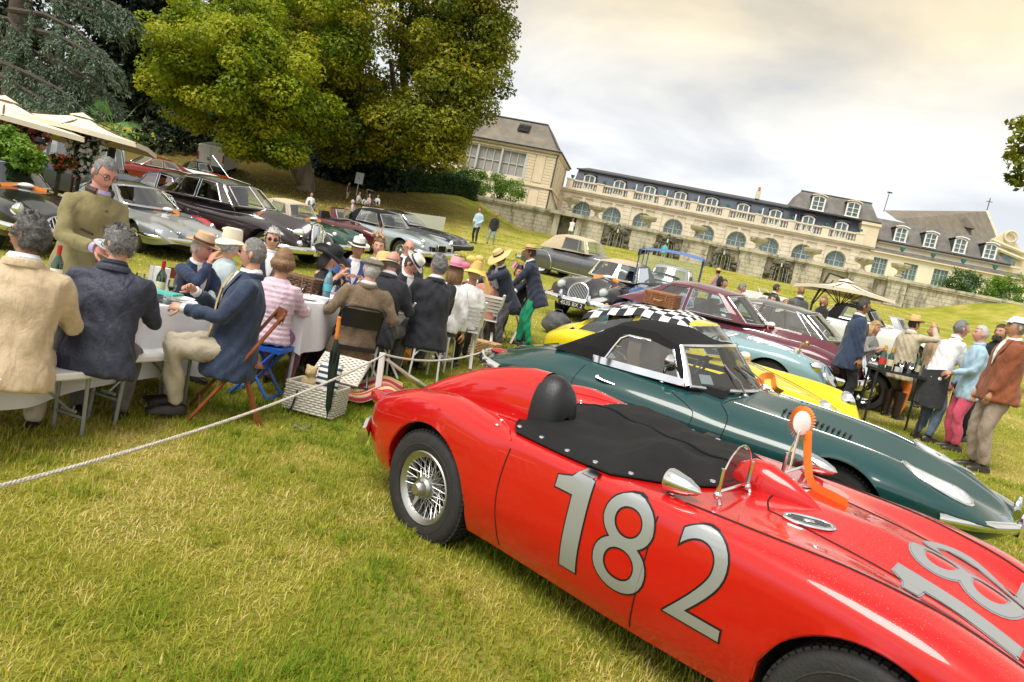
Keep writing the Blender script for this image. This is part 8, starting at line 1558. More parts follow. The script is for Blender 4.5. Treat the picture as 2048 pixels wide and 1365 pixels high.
def plate_o(label, p, r=.125, group='plates on the tables'):
 m = MB(); m.lathe([(.0, .006), (r*.68, .006), (r, .02), (r*1.02, .022), (r*.98, .012), (r*.68, .0), (0, .0)], 26); o = m.build('dinner_plate', P('porcelain'), M=T(*p)); tag(o, label, 'plate', group)
def glass_o(label, p, s=1.0, wine=True):
 t = thing('wine_glass', label, 'glass', T(*p), 'glasses on the tables'); m = MB(); m.lathe([(.0, .0), (.034*s, .002), (.006*s, .008), (.004*s, .07*s), (.02*s, .085*s), (.036*s, .12*s), (.034*s, .17*s)], 16); m.build('bowl', glass('drink_glass', (.93, .95, .95), .6), t)
 if wine: m = MB(); m.lathe([(.0, .088*s), (.019*s, .088*s), (.033*s, .118*s), (0, .118*s)], 14); m.build('wine', P('red_wine', (.08, .004, .008), .1), t)
 return t
def table(label, C, ux, L, Wd, h=.74, drop=.5, group='cloth-covered picnic tables', seed=0):
 """table with cloth; C near corner on the ground, ux unit vector along the near edge"""
 uy = Vector((-ux.y, ux.x, 0)); uy = uy if uy.y > 0 else -uy; M = Matrix(((ux.x, uy.x, 0, C.x), (ux.y, uy.y, 0, C.y), (0, 0, 1, C.z), (0, 0, 0, 1))); t = thing('folding_table', label, 'table', M, group)
 m = MB(); m.box((L/2, Wd/2, h-.02), (L, Wd, .03)); m.build('tabletop', WHITEP, t, smooth=False)
 for x in (.15, L-.15):
  for y in (.08, Wd-.08): m = MB(); m.tube([(x, y, h-.03), (x, y, -.02)], .016, 8); m.build('leg', STEELW, t)
 c = thing('tablecloth', label.replace('table', 'cloth over table').replace('folding ', '') if 0 else 'white cloth hanging over the '+label, 'tablecloth', M, 'white tablecloths'); rnd = random.Random(seed); n = 96; per = 2*(L+Wd); rs = [[], [], [], []]; a0 = rnd.random()*6
 for i in range(n):
  a = per*i/n
  if a < L: p = Vector((a, 0, 0)); nn = Vector((0, -1, 0))
  elif a < L+Wd: p = Vector((L, a-L, 0)); nn = Vector((1, 0, 0))
  elif a < 2*L+Wd: p = Vector((2*L+Wd-a, Wd, 0)); nn = Vector((0, 1, 0))
  else: p = Vector((0, per-a, 0)); nn = Vector((-1, 0, 0))
  w = .5+.5*math.sin(a*11+a0+2*math.sin(a*3.1)); dd = drop*(1+.12*math.sin(a*2.3+a0))
  rs[0].append(p+nn*.008+Vector((0, 0, h+.004))); rs[1].append(p+nn*(.022+.006*w)+Vector((0, 0, h-.03))); rs[2].append(p+nn*(.03+.035*w)+Vector((0, 0, h-dd*.5))); rs[3].append(p+nn*(.035+.06*w)+Vector((0, 0, h-dd)))
 m = MB(); m.rings(rs, False); m.add(rs[0], [tuple(range(n))]); m.build('cloth', CLOTHW, c, ang=60); return M
def bench(label, E_, dr, L=1.83, Wd=.30, h=.45):
 """white folding bench; E_ near right end of the top, dr unit vector to the left"""
 uy = Vector((-dr.y, dr.x, 0)); uy = uy if uy.y > 0 else -uy; g = H(E_.x, E_.y); z = Vector((0, 0, 1)); E_ = E_+uy*.09; M = Matrix(((dr.x, uy.x, 0, E_.x), (dr.y, uy.y, 0, E_.y), (0, 0, 1, E_.z-h), (0, 0, 0, 1))); t = thing('folding_bench', label, 'bench', M, 'white folding benches')
 m = MB(); rs = []
 for zz, o in ((h-.045, .006), (h-.035, 0), (h-.008, 0), (h, .008)): rs.append([(x*(L-2*o)+o if x else o, 0, 0) for x in ()]+[(o+.015, o, zz), (L-o-.015, o, zz), (L-o, o+.015, zz), (L-o, Wd-o-.015, zz), (L-o-.015, Wd-o, zz), (o+.015, Wd-o, zz), (o, Wd-o-.015, zz), (o, o+.015, zz)])
 m.rings(rs); m.build('seat', WHITEP, t, ang=30)
 LG = P('grey_metal', (.30, .32, .33), .4, .4)
 for x, sg in ((.14, 1), (L-.14, -1)):
  dz = [H(*(M @ Vector((x, y, 0)))[:2])-(E_.z-h)-.03 for y in (.03, Wd-.03)]
  for k, y in enumerate((.03, Wd-.03)): m = MB(); m.tube([(x, y, h-.04), (x-sg*.02, y, dz[k])], .013, 8); m.build('leg', LG, t)
  m = MB(); m.tube([(x-sg*.01, .03, .13), (x-sg*.01, Wd-.03, .13)], .010, 6); m.tube([(x, Wd/2, .16), (x+sg*.28, Wd/2, h-.05)], .009, 6); m.tube([(x, Wd/2-.06, .16), (x, Wd/2+.06, .16)], .012, 6); m.build('brace', LG, t)
def wooden_chair(label, M, group='wooden folding chairs'):
 t = thing('folding_chair', label, 'chair', M, group); m = MB()
 for e in (-1, 1):
  m = MB(); m.tube([(e*.21, .26, .0), (e*.21, -.02, .45), (e*.20, -.28, .90)], .021, 4, flat=.7); m.build('long_leg', WOOD, t, ang=20); m = MB(); m.tube([(e*.175, -.24, .0), (e*.175, -.05, .44), (e*.175, -.02, .50)], .02, 4, flat=.7); m.build('short_leg', WOOD, t, ang=20)
 m = MB();
 for k in range(6): m.box((0, -.16+.07*k, .455), (.36, .058, .018))
 m.build('seat', WOOD, t, smooth=False); m = MB(); m.grid(lambda a, b: Vector((-.20+.4*a, -.262-.03*math.sin(math.pi*a)-.02*b, .80+.10*b)), 10, 2); m.grid(lambda a, b: Vector((-.20+.4*a, -.245-.03*math.sin(math.pi*a)-.02*b, .80+.10*b)), 10, 2); m.build('back_rail', WOOD, t)
 for y, z, w in ((.20, .10, .21), (-.21, .10, .175)): m = MB(); m.tube([(-w, y, z), (w, y, z)], .011, 6); m.build('stretcher', WOOD, t)
 return t
def black_chair(label, M):
 t = thing('folding_chair', label, 'chair', M, 'black folding chairs'); BM = P('black_tube', (.012, .012, .013), .35)
 for e in (-1, 1):
  m = MB(); m.tube([(e*.21, .24, .0), (e*.21, .0, .42), (e*.20, -.22, .78), (e*.17, -.25, .83)], .012, 8); m.build('front_leg', BM, t); m = MB(); m.tube([(e*.185, -.24, .0), (e*.185, .14, .44)], .012, 8); m.build('rear_leg', BM, t)
 for q in ([(-.17, -.25, .83), (-.12, -.262, .845), (.12, -.262, .845), (.17, -.25, .83)], [(-.21, .20, .09), (.21, .20, .09)], [(-.185, -.20, .07), (.185, -.20, .07)]): m = MB(); m.tube(q, .011, 7); m.build('cross_tube', BM, t)
 m = MB(); m.grid(lambda a, b: Vector((-.185+.37*a, -.205-.03*math.sin(math.pi*a)-.06*b, .64+.18*b)), 10, 4); m.grid(lambda a, b: Vector((-.185+.37*a, -.190-.03*math.sin(math.pi*a)-.06*b, .64+.18*b)), 10, 4); b = m.build('backrest', P('black_plastic', (.012, .012, .013), .35), t); m = MB(); m.box((.0, -.262, .745), (.05, .004, .02)); m.build('badge', P('grey_badge', (.45, .45, .45), .4), b, smooth=False)
 m = MB(); m.box((0, -.01, .44), (.38, .38, .035)); m.build('seat', P('black_plastic'), t, smooth=False)
def white_chair(label, M, group='white folding chairs'):
 t = thing('folding_chair', label, 'chair', M, group)
 for e in (-1, 1):
  m = MB(); m.tube([(e*.20, .24, .0), (e*.20, .0, .43), (e*.20, -.26, .86)], .022, 4, flat=.6); m.build('long_leg', WHITEP, t, ang=20); m = MB(); m.tube([(e*.17, -.26, .0), (e*.17, .18, .44)], .02, 4, flat=.6); m.build('short_leg', WHITEP, t, ang=20)
 for k in range(6): z = .54+.052*k; m = MB(); m.box((0, -.065-.26*(z-.54)/.42*1.0, z), (.38, .016, .036)); m.build('back_slat', WHITEP, t, smooth=False)
 for k in range(5): m = MB(); m.box((0, -.13+.08*k, .45), (.37, .068, .016)); m.build('seat_slat', WHITEP, t, smooth=False)
 return t
def stool(label, M, mat, group='stools at the long table'):
 t = thing('metal_stool', label, 'stool', M, group); m = MB(); m.lathe([(0, .46), (.17, .46), (.18, .45), (.175, .43), (0, .43)], 20); m.build('seat', P('dark_cushion', (.03, .03, .035), .6), t)
 for e in (-1, 1): m = MB(); m.tube([(e*.17, -.17, 0), (e*.15, -.14, .36), (e*.13, -.08, .44), (e*.13, .08, .44), (e*.15, .14, .36), (e*.17, .17, 0)], .012, 8); m.build('leg_frame', mat, t)
 m = MB(); m.tube([(-.16, -.15, .25), (-.1, -.15, .33), (.1, -.15, .33), (.16, -.15, .25)], .010, 6); m.build('brace', mat, t)
def parasol(label, apex, half, drop, yaw, pole_to, cant=None, group='cream parasols'):
 g = H(pole_to[0], pole_to[1]); t = thing('parasol', label, 'parasol', T(pole_to[0], pole_to[1], g), group); A = Vector(apex)-Vector((pole_to[0], pole_to[1], g)); n = 8; cs = []
 for k in range(8): a = yaw+math.pi/4*k; r = half*(1.414 if k % 2 else 1.0); cs.append(A+Vector((math.cos(a)*r, math.sin(a)*r, -drop-(0.02 if k % 2 else -.02))))
 m = MB();
 for k in range(8):
  b, c = cs[k], cs[(k+1) % 8]; m.grid(lambda p, q: A.lerp(b.lerp(c, q), p)-Vector((0, 0, .05*math.sin(math.pi*p))), 6, 4)
 o = m.build('canopy', CANV, t, ang=0); m = MB();
 for k in range(8): b, c = cs[k], cs[(k+1) % 8]; m.add([b, c, c-Vector((0, 0, .10)), b-Vector((0, 0, .10))], [(0, 1, 2, 3)])
 m.build('valance', CANV, o); m = MB(); m.lathe([(0, .07), (.22, -.02), (.25, -.04)], 8, M=T(*A)); m.build('vent_cap', CANV, o)
 WD = P('parasol_wood', (.10, .045, .02), .5)
 for k in range(8): m = MB(); m.tube([A-Vector((0, 0, .06)), cs[k]-Vector((0, 0, .02))], .018, 5); m.tube([A-Vector((0, 0, .75)), A.lerp(cs[k], .5)-Vector((0, 0, .04))], .014, 5); m.build('rib', WD, t)
 if cant is None: m = MB(); m.tube([(A.x, A.y, A.z), (A.x, A.y, 0)], .035, 10); m.build('pole', WD, t)
 else: m = MB(); m.tube([(0, 0, 0), (0, 0, 1.1), (A.x*.35, A.y*.35, A.z+.12), A+Vector((0, 0, .05))], .035, 8); m.tube([(0, 0, 1.0), A*.55+Vector((0, 0, A.z*.42))], .02, 6); m.build('arm', P('black_tube'), t)
 m = MB(); m.box((0, 0, .04), (.7, .7, .08)); m.build('base', P('stone_base', (.3, .3, .29), .9), t, smooth=False)
def build_furniture():
 # benches
 e2 = gp(434, 712, .45); a2 = gp(247, 741, .45); d2 = (a2-e2); d2.z = 0; d2.normalize(); bench('white folding bench with its free end beside the blue suit man', e2, d2, (a2-e2).length)
 e1 = gp(245, 748, .45); a1 = gp(60, 778, .45); d1 = (a1-e1); d1.z = 0; d1.normalize(); bench('white folding bench carrying the beige and navy jackets', e1, d1)
 # near table
 C = gp(432, 617, .74); ux = -(d1+d2).normalized(); C0 = C-ux*2.0; C0.z = H(C.x-.6, C.y+.3); M1 = table('folding table beside the white benches', C0, ux, 2.0, .76, C.z-C0.z, .60, seed=3); zt = C.z-C0.z+.006
 def on1(x, y, dz=0): return M1 @ Vector((x, y, zt+dz))
 bottle('open red wine bottle by the kitchen roll on the near table', on1(1.66, .28)); bottle('wine bottle with red capsule behind the navy waxed jacket', on1(.95, .52), cap=FOILR)
 t = thing('kitchen_roll', 'white roll of kitchen paper standing on the near table', 'paper roll', T(*on1(1.80, .42))); m = MB(); m.lathe([(.02, 0), (.062, 0), (.062, .24), (.02, .24), (.02, 0)], 22); m.build('roll', PAPER, t); m = MB(); m.grid(lambda a, b: Vector((-.062-.05*a, -.02+.03*a, .24*b)), 4, 2); m.build('loose_sheet', PAPER, t)
 t = thing('food_box', 'turquoise lidded plastic food box on the near table', 'food box', T(*on1(1.56, .14))); m = MB(); m.rings([[(x*w, y*w*.7, z) for x, y in ((-1, -1), (1, -1), (1, 1), (-1, 1))] for w, z in ((.095, 0), (.11, .07))]); m.build('tub', glass('frosted_tub', (.85, .88, .86), .4), t); m = MB(); m.box((0, 0, .078), (.235, .17, .018)); m.build('lid', P('turquoise_lid', (.10, .55, .47), .35), t)
 plate_o('white plate next to the turquoise food box', on1(1.78, .14)); plate_o('white plate in front of the blue suit man', on1(1.90, .30)); plate_o('white plate beyond the navy waxed jacket', on1(1.15, .45))
 glass_o('glass of red wine beside the open bottle', on1(1.70, .20)); glass_o('half-full wine glass near the kitchen roll', on1(1.62, .45))
 t = thing('salad_platter', 'platter of orange salad before the man in the blue suit', 'food', T(*on1(1.86, .56))); m = MB(); m.lathe([(0, .005), (.13, .005), (.16, .025)], 22); m.build('platter', P('porcelain'), t); m = MB(); [m.ball((random.uniform(-.1, .1), random.uniform(-.1, .1), .03), (.03, .02, .015), 6, 4) for _ in range(26)]; o = m.build('salad', P('orange_food', (.75, .22, .04), .5, var=.5, vs=30, col2=(.6, .5, .1)), t); o['kind'] = 'stuff'
 # long table
 A = gp(600, 628, .74); B = gp(955, 585, .74); ux = B-A; Lt = ux.length; ux.z = 0; ux.normalize(); half = Lt/2-.02; Ms = []
 for k, nm in ((0, 'folding table carrying the dark hamper and water bottle'), (1, 'folding table before the pink and yellow hats')):
  c = A+ux*(Lt/2*k+.0); c.z = H((c+ux*half/2).x, (c+ux*half/2).y); hh = A.z+(B.z-A.z)*(.25+.5*k)-c.z; Ms.append((table(nm, c, ux, half, .80, hh, .45, seed=9+k), hh+.006))
 def on2(k, x, y, dz=0): return Ms[k][0] @ Vector((x, y, Ms[k][1]+dz))
 q = on2(0, .62, .44); hamper('dark brown hamper on the long table beside the black hat', T(*q) @ RZ(R(-14)), .46, .30, .17, P('dark_wicker', (.12, .055, .025), .6, var=.4, vs=40))
 t = thing('water_bottle', 'blue plastic water bottle on the long table by the hamper', 'bottle', T(*on2(0, .66, .16))); m = MB(); m.lathe([(0, 0), (.042, 0), (.045, .02), (.040, .08), (.045, .12), (.044, .20), (.03, .26), (.014, .29), (.014, .30)], 18); m.build('body', P('blue_plastic', (.30, .55, .68), .08, trans=.6), t); m = MB(); m.lathe([(.017, .295), (.017, .325), (0, .325)], 12); m.build('cap', P('blue_cap', (.05, .25, .6), .4), t); m = MB(); m.lathe([(.0455, .10), (.0455, .17)], 18); m.build('label', P('blue_label', (.12, .5, .6), .6), t)
 bottle('green wine bottle on the long table near the panama', on2(1, .35, .30), lab=P('white_label', (.7, .7, .66), .7))
 for x, y, k, lb in ((.35, .2, 0, 'white plate at the corner of the long table'), (.95, .2, 0, 'white plate between the water bottle and the tweed jacket'), (.7, .25, 1, 'white plate in front of the black suit'), (1.1, .25, 1, 'white plate in front of the pink hat')): plate_o(lb, on2(k, x, y))
 glass_o('wine glass beside the blue water bottle', on2(0, .45, .3), wine=False); glass_o('wine glass at the end of the long table', on2(1, 1.3, .3))
 t = thing('bread_loaf', 'small round bread on the long table by the black hat', 'bread', T(*on2(0, .30, .55))); m = MB(); m.ball((0, 0, .04), (.08, .06, .045), 12, 8); m.build('crust', P('bread', (.50, .28, .10), .8, var=.3, vs=20), t)
 t = thing('white_dish', 'white rectangular dish before the open hamper', 'dish', T(*on2(0, .42, .10))); m = MB(); m.rings([[(x*w, y*w*.65, z) for x, y in ((-1, -1), (1, -1), (1, 1), (-1, 1))] for w, z in ((.10, 0), (.125, .05), (.118, .05), (.095, .012))]); m.build('dish', P('porcelain'), t, smooth=False)
 # chairs under the sitters
 def under(i, dy=.0): return i.M @ T(0, dy, 0)
 byl = {p.t['label']: p for p in PEOPLE}
 def who(s): return next(p for l, p in byl.items() if s in l)
 wooden_chair('wooden folding chair under the man in the blue suit', under(who('gold tie'), -.02)); black_chair('black folding chair under the brown tweed jacket', under(who('tweed jacket and flat'), .02))
 for s_ in ('fedora', 'cream hat', 'dark sunglasses'): wooden_chair('wooden folding chair under the '+{'fedora': 'man in the fedora', 'cream hat': 'woman in the cream hat', 'dark sunglasses': 'person in dark sunglasses'}[s_], under(who(s_)))
 for s_, lb in (('black floppy', 'woman in the black hat'), ('white panama with', 'man in blue with the panama'), ('feather fascinator', 'feather fascinator'), ('broad straw', 'woman in the white blouse'), ('bowing', 'man bowing his panama'), ('elderly', 'elderly bald man'), ('yellow hat', 'woman in the yellow hat'), ('pink net', 'pink fascinator'), ('salmon', 'person in the salmon top')): white_chair('white folding chair under the '+lb, under(who(s_)))
 for s_, lb in (('bald man in dark', 'bald man in the navy suit'), ('curly-haired', 'curly-haired man in the black suit'), ('pink hat', 'woman in the pink hat')): stool('metal-framed stool under the '+lb, under(who(s_)), STEELW)
 t = thing('plastic_stool', 'blue folding plastic stool under the pink padded jacket', 'stool', under(who('quilted'))); BP = P('blue_stool', (.02, .12, .55), .4); m = MB(); m.box((0, 0, .44), (.40, .34, .04)); m.build('seat', BP, t, smooth=False)
 for e in (-1, 1): m = MB(); m.tube([(e*.17, -.16, 0), (-e*.15, -.16, .42)], .015, 4); m.tube([(e*.17, .16, 0), (-e*.15, .16, .42)], .015, 4); m.tube([(e*.17, -.16, .02), (e*.17, .16, .02)], .015, 4); m.build('leg_frame', BP, t)
 for p in PEOPLE:
  if p.t['label'].startswith(('auburn', 'dark-haired person in white', 'grey-haired man in white', 'dark-haired woman in dark')) and 'jeans' not in p.t['label']:
   white_chair('white chair under the '+{'aub': 'auburn-haired woman', 'dark-haired p': 'dark-haired person in white', 'grey-haired man in white sh': 'man bending behind the maroon coupe', 'grey-haired man in white se': 'man seen above the maroon windscreen', 'dark-haired w': 'woman beside the pushchair'}[next(k for k in ('aub', 'dark-haired p', 'grey-haired man in white sh', 'grey-haired man in white se', 'dark-haired w') if p.t['label'].startswith(k))], under(p))
 g = gp(935, 690); white_chair('empty white folding chair beside the stack of hampers', frame(g.x, g.y, R(20), tilt=False))
 # rope barrier
 pb = gp(750, 800); t = thing('rope_post', 'short white wooden post holding the white rope', 'post', T(*pb)); top_ = .48; m = MB(); m.box((0, 0, top_/2-.02), (.055, .03, top_), M=Matrix.Rotation(R(-4), 3, 'Y')); m.build('stake', P('white_painted_wood', (.78, .78, .76), .6, var=.06), t, smooth=False)
 p1 = pb+Vector((.01, -.02, top_-.03)); p0 = gp(-150, 1010, .46); p2 = gp(985, 697, .42); RP = P('rope', (.66, .62, .54), .85, var=.2, vs=60, bump=.8, bs=200)
 def rope(label, a, b, sag):
  m = MB(); n = 60; pts = [a.lerp(b, i/n)-Vector((0, 0, sag*4*(i/n)*(1-i/n))) for i in range(n+1)]; L = (b-a).length
  for s_ in range(3):
   ph = 2*math.pi*s_/3; q = []
   for i in range(n*4+1): f = i/(n*4); p = a.lerp(b, f)-Vector((0, 0, sag*4*f*(1-f))); w = f*L*90+ph; dx = (b-a).normalized(); sd = dx.cross(Vector((0, 0, 1))).normalized(); q.append(p+sd*.0055*math.cos(w)+Vector((0, 0, .0055*math.sin(w))))
   m.tube(q, .0062, 5, cap=False)
  o = m.build('rope', RP); tag(o, label, 'rope', 'barrier ropes')
 rope('white rope stretched low over the grass before the benches', p0, p1, .10); rope('white rope running from the post towards the green car', p1, p2, .10)
 g = Vector((p0.x, p0.y, H(p0.x, p0.y))); m = MB(); m.box((0, 0, .23), (.05, .05, .5)); o = m.build('rope_post', P('white_painted_wood'), M=T(*g), smooth=False); tag(o, 'white post at the near end of the rope', 'post')
 a = pb+Vector((.03, .02, .40)); b = gp(858, 782, .02); m = MB(); sd = (b-a).cross(Vector((0, 0, 1))).normalized(); m.rings([[p+sd*w+Vector((0, 0, z)) for w, z in ((-w0, -.012), (w0, -.012), (w0, .012), (-w0, .012))] for p, w0 in ((a, .02), (a.lerp(b, .45), .035), (a.lerp(b, .6), .08), (b, .11))]); o = m.build('white_paddle', P('white_painted_wood'), smooth=False); tag(o, 'white wooden paddle leaning against the rope post', 'paddle')
 # white hamper with cushion, umbrella, blanket
 g = gp(628, 822); Mh = frame(g.x, g.y, R(-8), 0, False) @ SCL(.88, .88, .88); hp = hamper('white wicker hamper standing open on the grass beside the umbrella', Mh, .50, .34, .27, WICKW, lid=T(.06, .19, .30) @ RX(R(38)) @ T(0, .17, 0), rows=11, straps=False)
 m = MB(); m.tube([(-.12, -.19, .2), (-.14, -.20, .05), (-.16, -.20, -.02)], .02, 5, flat=.3); m.build('navy_ribbon', P('navy_ribbon_mat', (.01, .015, .04), .5), hp)
 ST = bpy.data.materials.new('striped_cotton'); MATS['striped_cotton'] = ST; nt = nodes_of(ST); w = nt.nodes.new('ShaderNodeTexWave'); w.bands_direction = 'Z'; w.inputs['Scale'].default_value = 5.5; r = nt.nodes.new('ShaderNodeValToRGB'); r.color_ramp.interpolation = 'CONSTANT'; r.color_ramp.elements[0].color = (.02, .045, .09, 1); r.color_ramp.elements[1].position = .45; r.color_ramp.elements[1].color = (.78, .78, .77, 1); tc = nt.nodes.new('ShaderNodeTexCoord'); nt.links.new(tc.outputs['Object'], w.inputs[0]); nt.links.new(w.outputs[0], r.inputs[0]); nt.links.new(r.outputs[0], nt.nodes['Principled BSDF'].inputs['Base Color'])
 t = thing('striped_cushion', 'blue and white striped cushion standing in the white hamper', 'cushion', Mh @ T(.08, -.02, .22) @ RX(R(-12))); m = MB(); m.rings([[(x*.11*k, y, z*.15*k+.13) for x, z in ((-1, -1), (0, -1.04), (1, -1), (1.04, 0), (1, 1), (0, 1.04), (-1, 1), (-1.04, 0))] for y, k in ((-.045, .3), (-.04, .8), (-.015, 1), (.015, 1), (.04, .8), (.045, .3))]); m.build('cover', ST, t)
 t = thing('plush_toy', 'pale gold plush toy sitting in the white hamper', 'toy', Mh @ T(-.10, 0, .18)); m = MB(); m.ball((0, 0, .07), (.09, .08, .09), 12, 8); m.ball((0, -.01, .19), (.06, .06, .06), 12, 8); [m.ball((e*.045, 0, .24), .022, 8, 6) for e in (-1, 1)]; m.ball((0, -.06, .18), (.028, .03, .022), 8, 6); me = remesh(m, .012, 4); mobj('fur', me, P('plush', (.62, .48, .24), .95, var=.2, vs=60, bump=.8, bs=150), t)
 g = gp(653, 842); U = thing('folded_umbrella', 'furled dark green umbrella with orange handle standing by the white hamper', 'umbrella', T(*g) @ RY(R(-3)) @ RX(R(4))); m = MB(); m.lathe([(.003, 0), (.006, .06), (.024, .12), (.032, .35), (.036, .48), (.024, .52), (.030, .60), (.018, .68), (.012, .70)], 12);
 for k in range(7): a_ = 6.283*k/7; m.tube([(.012*math.cos(a_), .012*math.sin(a_), .1), (.034*math.cos(a_), .034*math.sin(a_), .46), (.036*math.cos(a_+.4), .036*math.sin(a_+.4), .60)], .008, 5)
 m.build('canopy', P('umbrella_green', (.010, .022, .016), .6, var=.3), U); m = MB(); m.lathe([(.012, .69), (.016, .70), (.019, .73), (.015, .75), (.019, .78), (.015, .80), (.019, .83), (.015, .85), (.018, .875), (.0, .885)], 12); m.build('handle', P('orange_wood', (.75, .24, .03), .35, coat=.5), U); m = MB(); m.tube([(0, 0, -.01), (0, 0, .7)], .004, 6); m.build('shaft', STEEL, U)
 BK = bpy.data.materials.new('blanket'); MATS['blanket'] = BK; nt = nodes_of(BK); w = nt.nodes.new('ShaderNodeTexWave'); w.bands_direction = 'Y'; w.inputs['Scale'].default_value = 1.7; w.inputs['Phase Offset'].default_value = 1.2; r = nt.nodes.new('ShaderNodeValToRGB'); r.color_ramp.interpolation = 'CONSTANT'; r.color_ramp.elements[0].color = (.48, .03, .09, 1); r.color_ramp.elements[1].position = .5; r.color_ramp.elements[1].color = (.66, .46, .22, 1); tc = nt.nodes.new('ShaderNodeTexCoord'); nt.links.new(tc.outputs['Object'], w.inputs[0]); nt.links.new(w.outputs[0], r.inputs[0]); nt.links.new(r.outputs[0], nt.nodes['Principled BSDF'].inputs['Base Color']); nt.nodes['Principled BSDF'].inputs['Roughness'].default_value = .95
 g = gp(718, 795); m = MB(); m.grid(lambda a, b: Vector((-.30+.7*a, -.28+.75*b, .03+.02*math.sin(9*a+3*b)+.02*math.sin(7*b)+.10*math.exp(-((a-.8)/.25)**2))), 20, 20); o = m.build('picnic_blanket', BK, M=frame(g.x, g.y, R(10))); tag(o, 'red and straw striped rug rumpled on the grass beside the white hamper', 'blanket')
 def bag(name, label, p, rx, ry, rz, mat, cat='bag', seed=1):
  rnd = random.Random(seed); m = MB(); rs = []; nv, nu = 12, 22
  for i in range(nv+1):
   th = math.pi*i/nv; rs.append([Vector((rx*max(.03, math.sin(th))**.7*math.cos(q)*(1+.12*math.sin(3*q+i)), ry*max(.03, math.sin(th))**.7*math.sin(q)*(1+.10*math.sin(4*q+2*i)), rz*(1-math.cos(th)*(.92+.08*math.sin(5*q))))) for q in (6.283*j/nu for j in range(nu))])
  m.rings(rs); t = thing(name, label, cat, T(p.x, p.y, H(p.x, p.y)-.02)); m.build('body', mat, t); m = MB(); m.tube([(-rx*.4, 0, rz*1.7), (-rx*.2, 0, rz*2.2), (rx*.2, 0, rz*2.2), (rx*.4, 0, rz*1.7)], .012, 6); m.build('handle', mat, t)
 BB = P('black_nylon', (.012, .012, .014), .4, var=.3, vs=10, bump=.5, bs=30)
 bag('carrier_bag', 'shiny black bag slumped on the grass behind the umbrella', gp(648, 745), .20, .16, .15, BB); bag('rucksack', 'grey canvas rucksack behind the green trousers', gp(1108, 668), .26, .22, .22, P('grey_canvas', (.10, .10, .105), .8, var=.3), seed=5); bag('dark_bag', 'dark bag under the black folding chair', gp(760, 735), .16, .14, .11, BB, seed=8); bag('brown_bag', 'brown leather bag below the pink padded jacket', gp(600, 720), .16, .12, .12, P('brown_leather', (.10, .035, .02), .5), seed=3)
 g = gp(800, 718); t = thing('orange_case', 'orange wedge-shaped picnic case lying on the grass', 'case', frame(g.x, g.y, R(-20))); m = MB(); m.rings([[(x*.5, y*w, z) for y, z in ((-1, 0), (1, 0), (.8, h_), (-.8, h_))] for x, w, h_ in ((-.36, .07, .07), (-.3, .10, .12), (.2, .11, .14), (.36, .07, .08))]); m.build('shell', P('orange_plastic', (.85, .28, .01), .35), t, ang=30); m = MB(); m.tube([(-.05, 0, .12), (-.03, 0, .17), (.05, 0, .17), (.07, 0, .12)], .01, 6); m.build('handle', P('orange_plastic'), t)
 g = gp(886, 721); m = MB(); m.lathe([(0, .0), (.13, 0), (.15, .012), (.15, .03), (.13, .04), (0, .042)], 28); o = m.build('round_cushion', WSATIN, M=frame(g.x, g.y, 0)); tag(o, 'white round cushion lying on the grass near the orange case', 'cushion')
 g = gp(602, 862); m = MB(); m.grid(lambda a, b: Vector((-.07+.14*a, -.04+.08*b, .03+.015*math.sin(9*a)*math.cos(7*b))), 8, 6); o = m.build('plastic_wrapper', glass('clear_film', (.9, .92, .92), .9), M=frame(g.x, g.y, .4)); tag(o, 'crumpled clear plastic wrapper on the grass near the rope', 'litter')
 for (u, v), dz, L, Wd, Ht, mt, yw, lb in (((962, 712), 0, .44, .30, .19, WICKL, R(-15), 'pale wicker hamper on the grass behind the green tail'), ((972, 680), 0, .42, .30, .22, WICK, R(10), 'brown wicker hamper below the stacked one'), ((972, 680), .25, .36, .26, .17, WICK, R(4), 'small orange-brown hamper on top of the brown one')):
  g = gp(u, v); hamper(lb, frame(g.x, g.y, yw, dz, False), L, Wd, Ht, mt)
 # cool bag on a folding frame, black umbrella
 g = gp(1022, 672); t = thing('cool_bag', 'lime green cool bag set on a folding metal frame', 'cool bag', frame(g.x, g.y, R(-12), 0, False)); LIME = P('lime_fabric', (.50, .62, .02), .6, var=.1); m = MB(); m.rings([[(x*w, y*w*.65, z) for x, y in ((-1, -1), (1, -1), (1, 1), (-1, 1))] for w, z in ((.22, .42), (.235, .46), (.235, .72), (.21, .76))]); m.build('body', LIME, t, ang=30); m = MB(); m.box((0, 0, .77), (.42, .27, .03)); m.build('lid', P('grey_zip', (.12, .12, .13), .6), t, smooth=False)
 for e in (-1, 1): m = MB(); m.tube([(e*.28, -.2, 0), (e*.24, -.17, .42), (e*.2, -.17, .62), (-e*.0, -.175, .64)], .011, 8); m.tube([(e*.28, .2, 0), (e*.24, .17, .42)], .011, 8); m.build('frame_leg', STEELW, t)
 m = MB(); m.tube([(-.25, -.17, .42), (.25, -.17, .42), (.25, .17, .42), (-.25, .17, .42)], .011, 8, loop=True); m.build('frame_rail', STEELW, t)
 g = gp(1046, 690); t = thing('folded_umbrella', 'dark folded umbrella leaning on the metal frame of the lime bag', 'umbrella', T(*g) @ RY(R(-14)) @ RX(R(-8))); m = MB(); m.lathe([(.11, .06), (.09, .2), (.05, .42), (.012, .66)], 8); m.build('canopy', P('slate_nylon', (.035, .035, .05), .6, var=.2), t, ang=10); m = MB(); m.tube([(0, 0, 0), (0, 0, .72)], .006, 6); m.build('shaft', STEEL, t)
 # hamper on the yellow roof
 Mh = YC.M @ T(.50, -.02, 1.375) @ RZ(R(4)); hamper('brown wicker hamper strapped shut on the checkered flag', Mh, .42, .30, .17, WICK, rows=10)
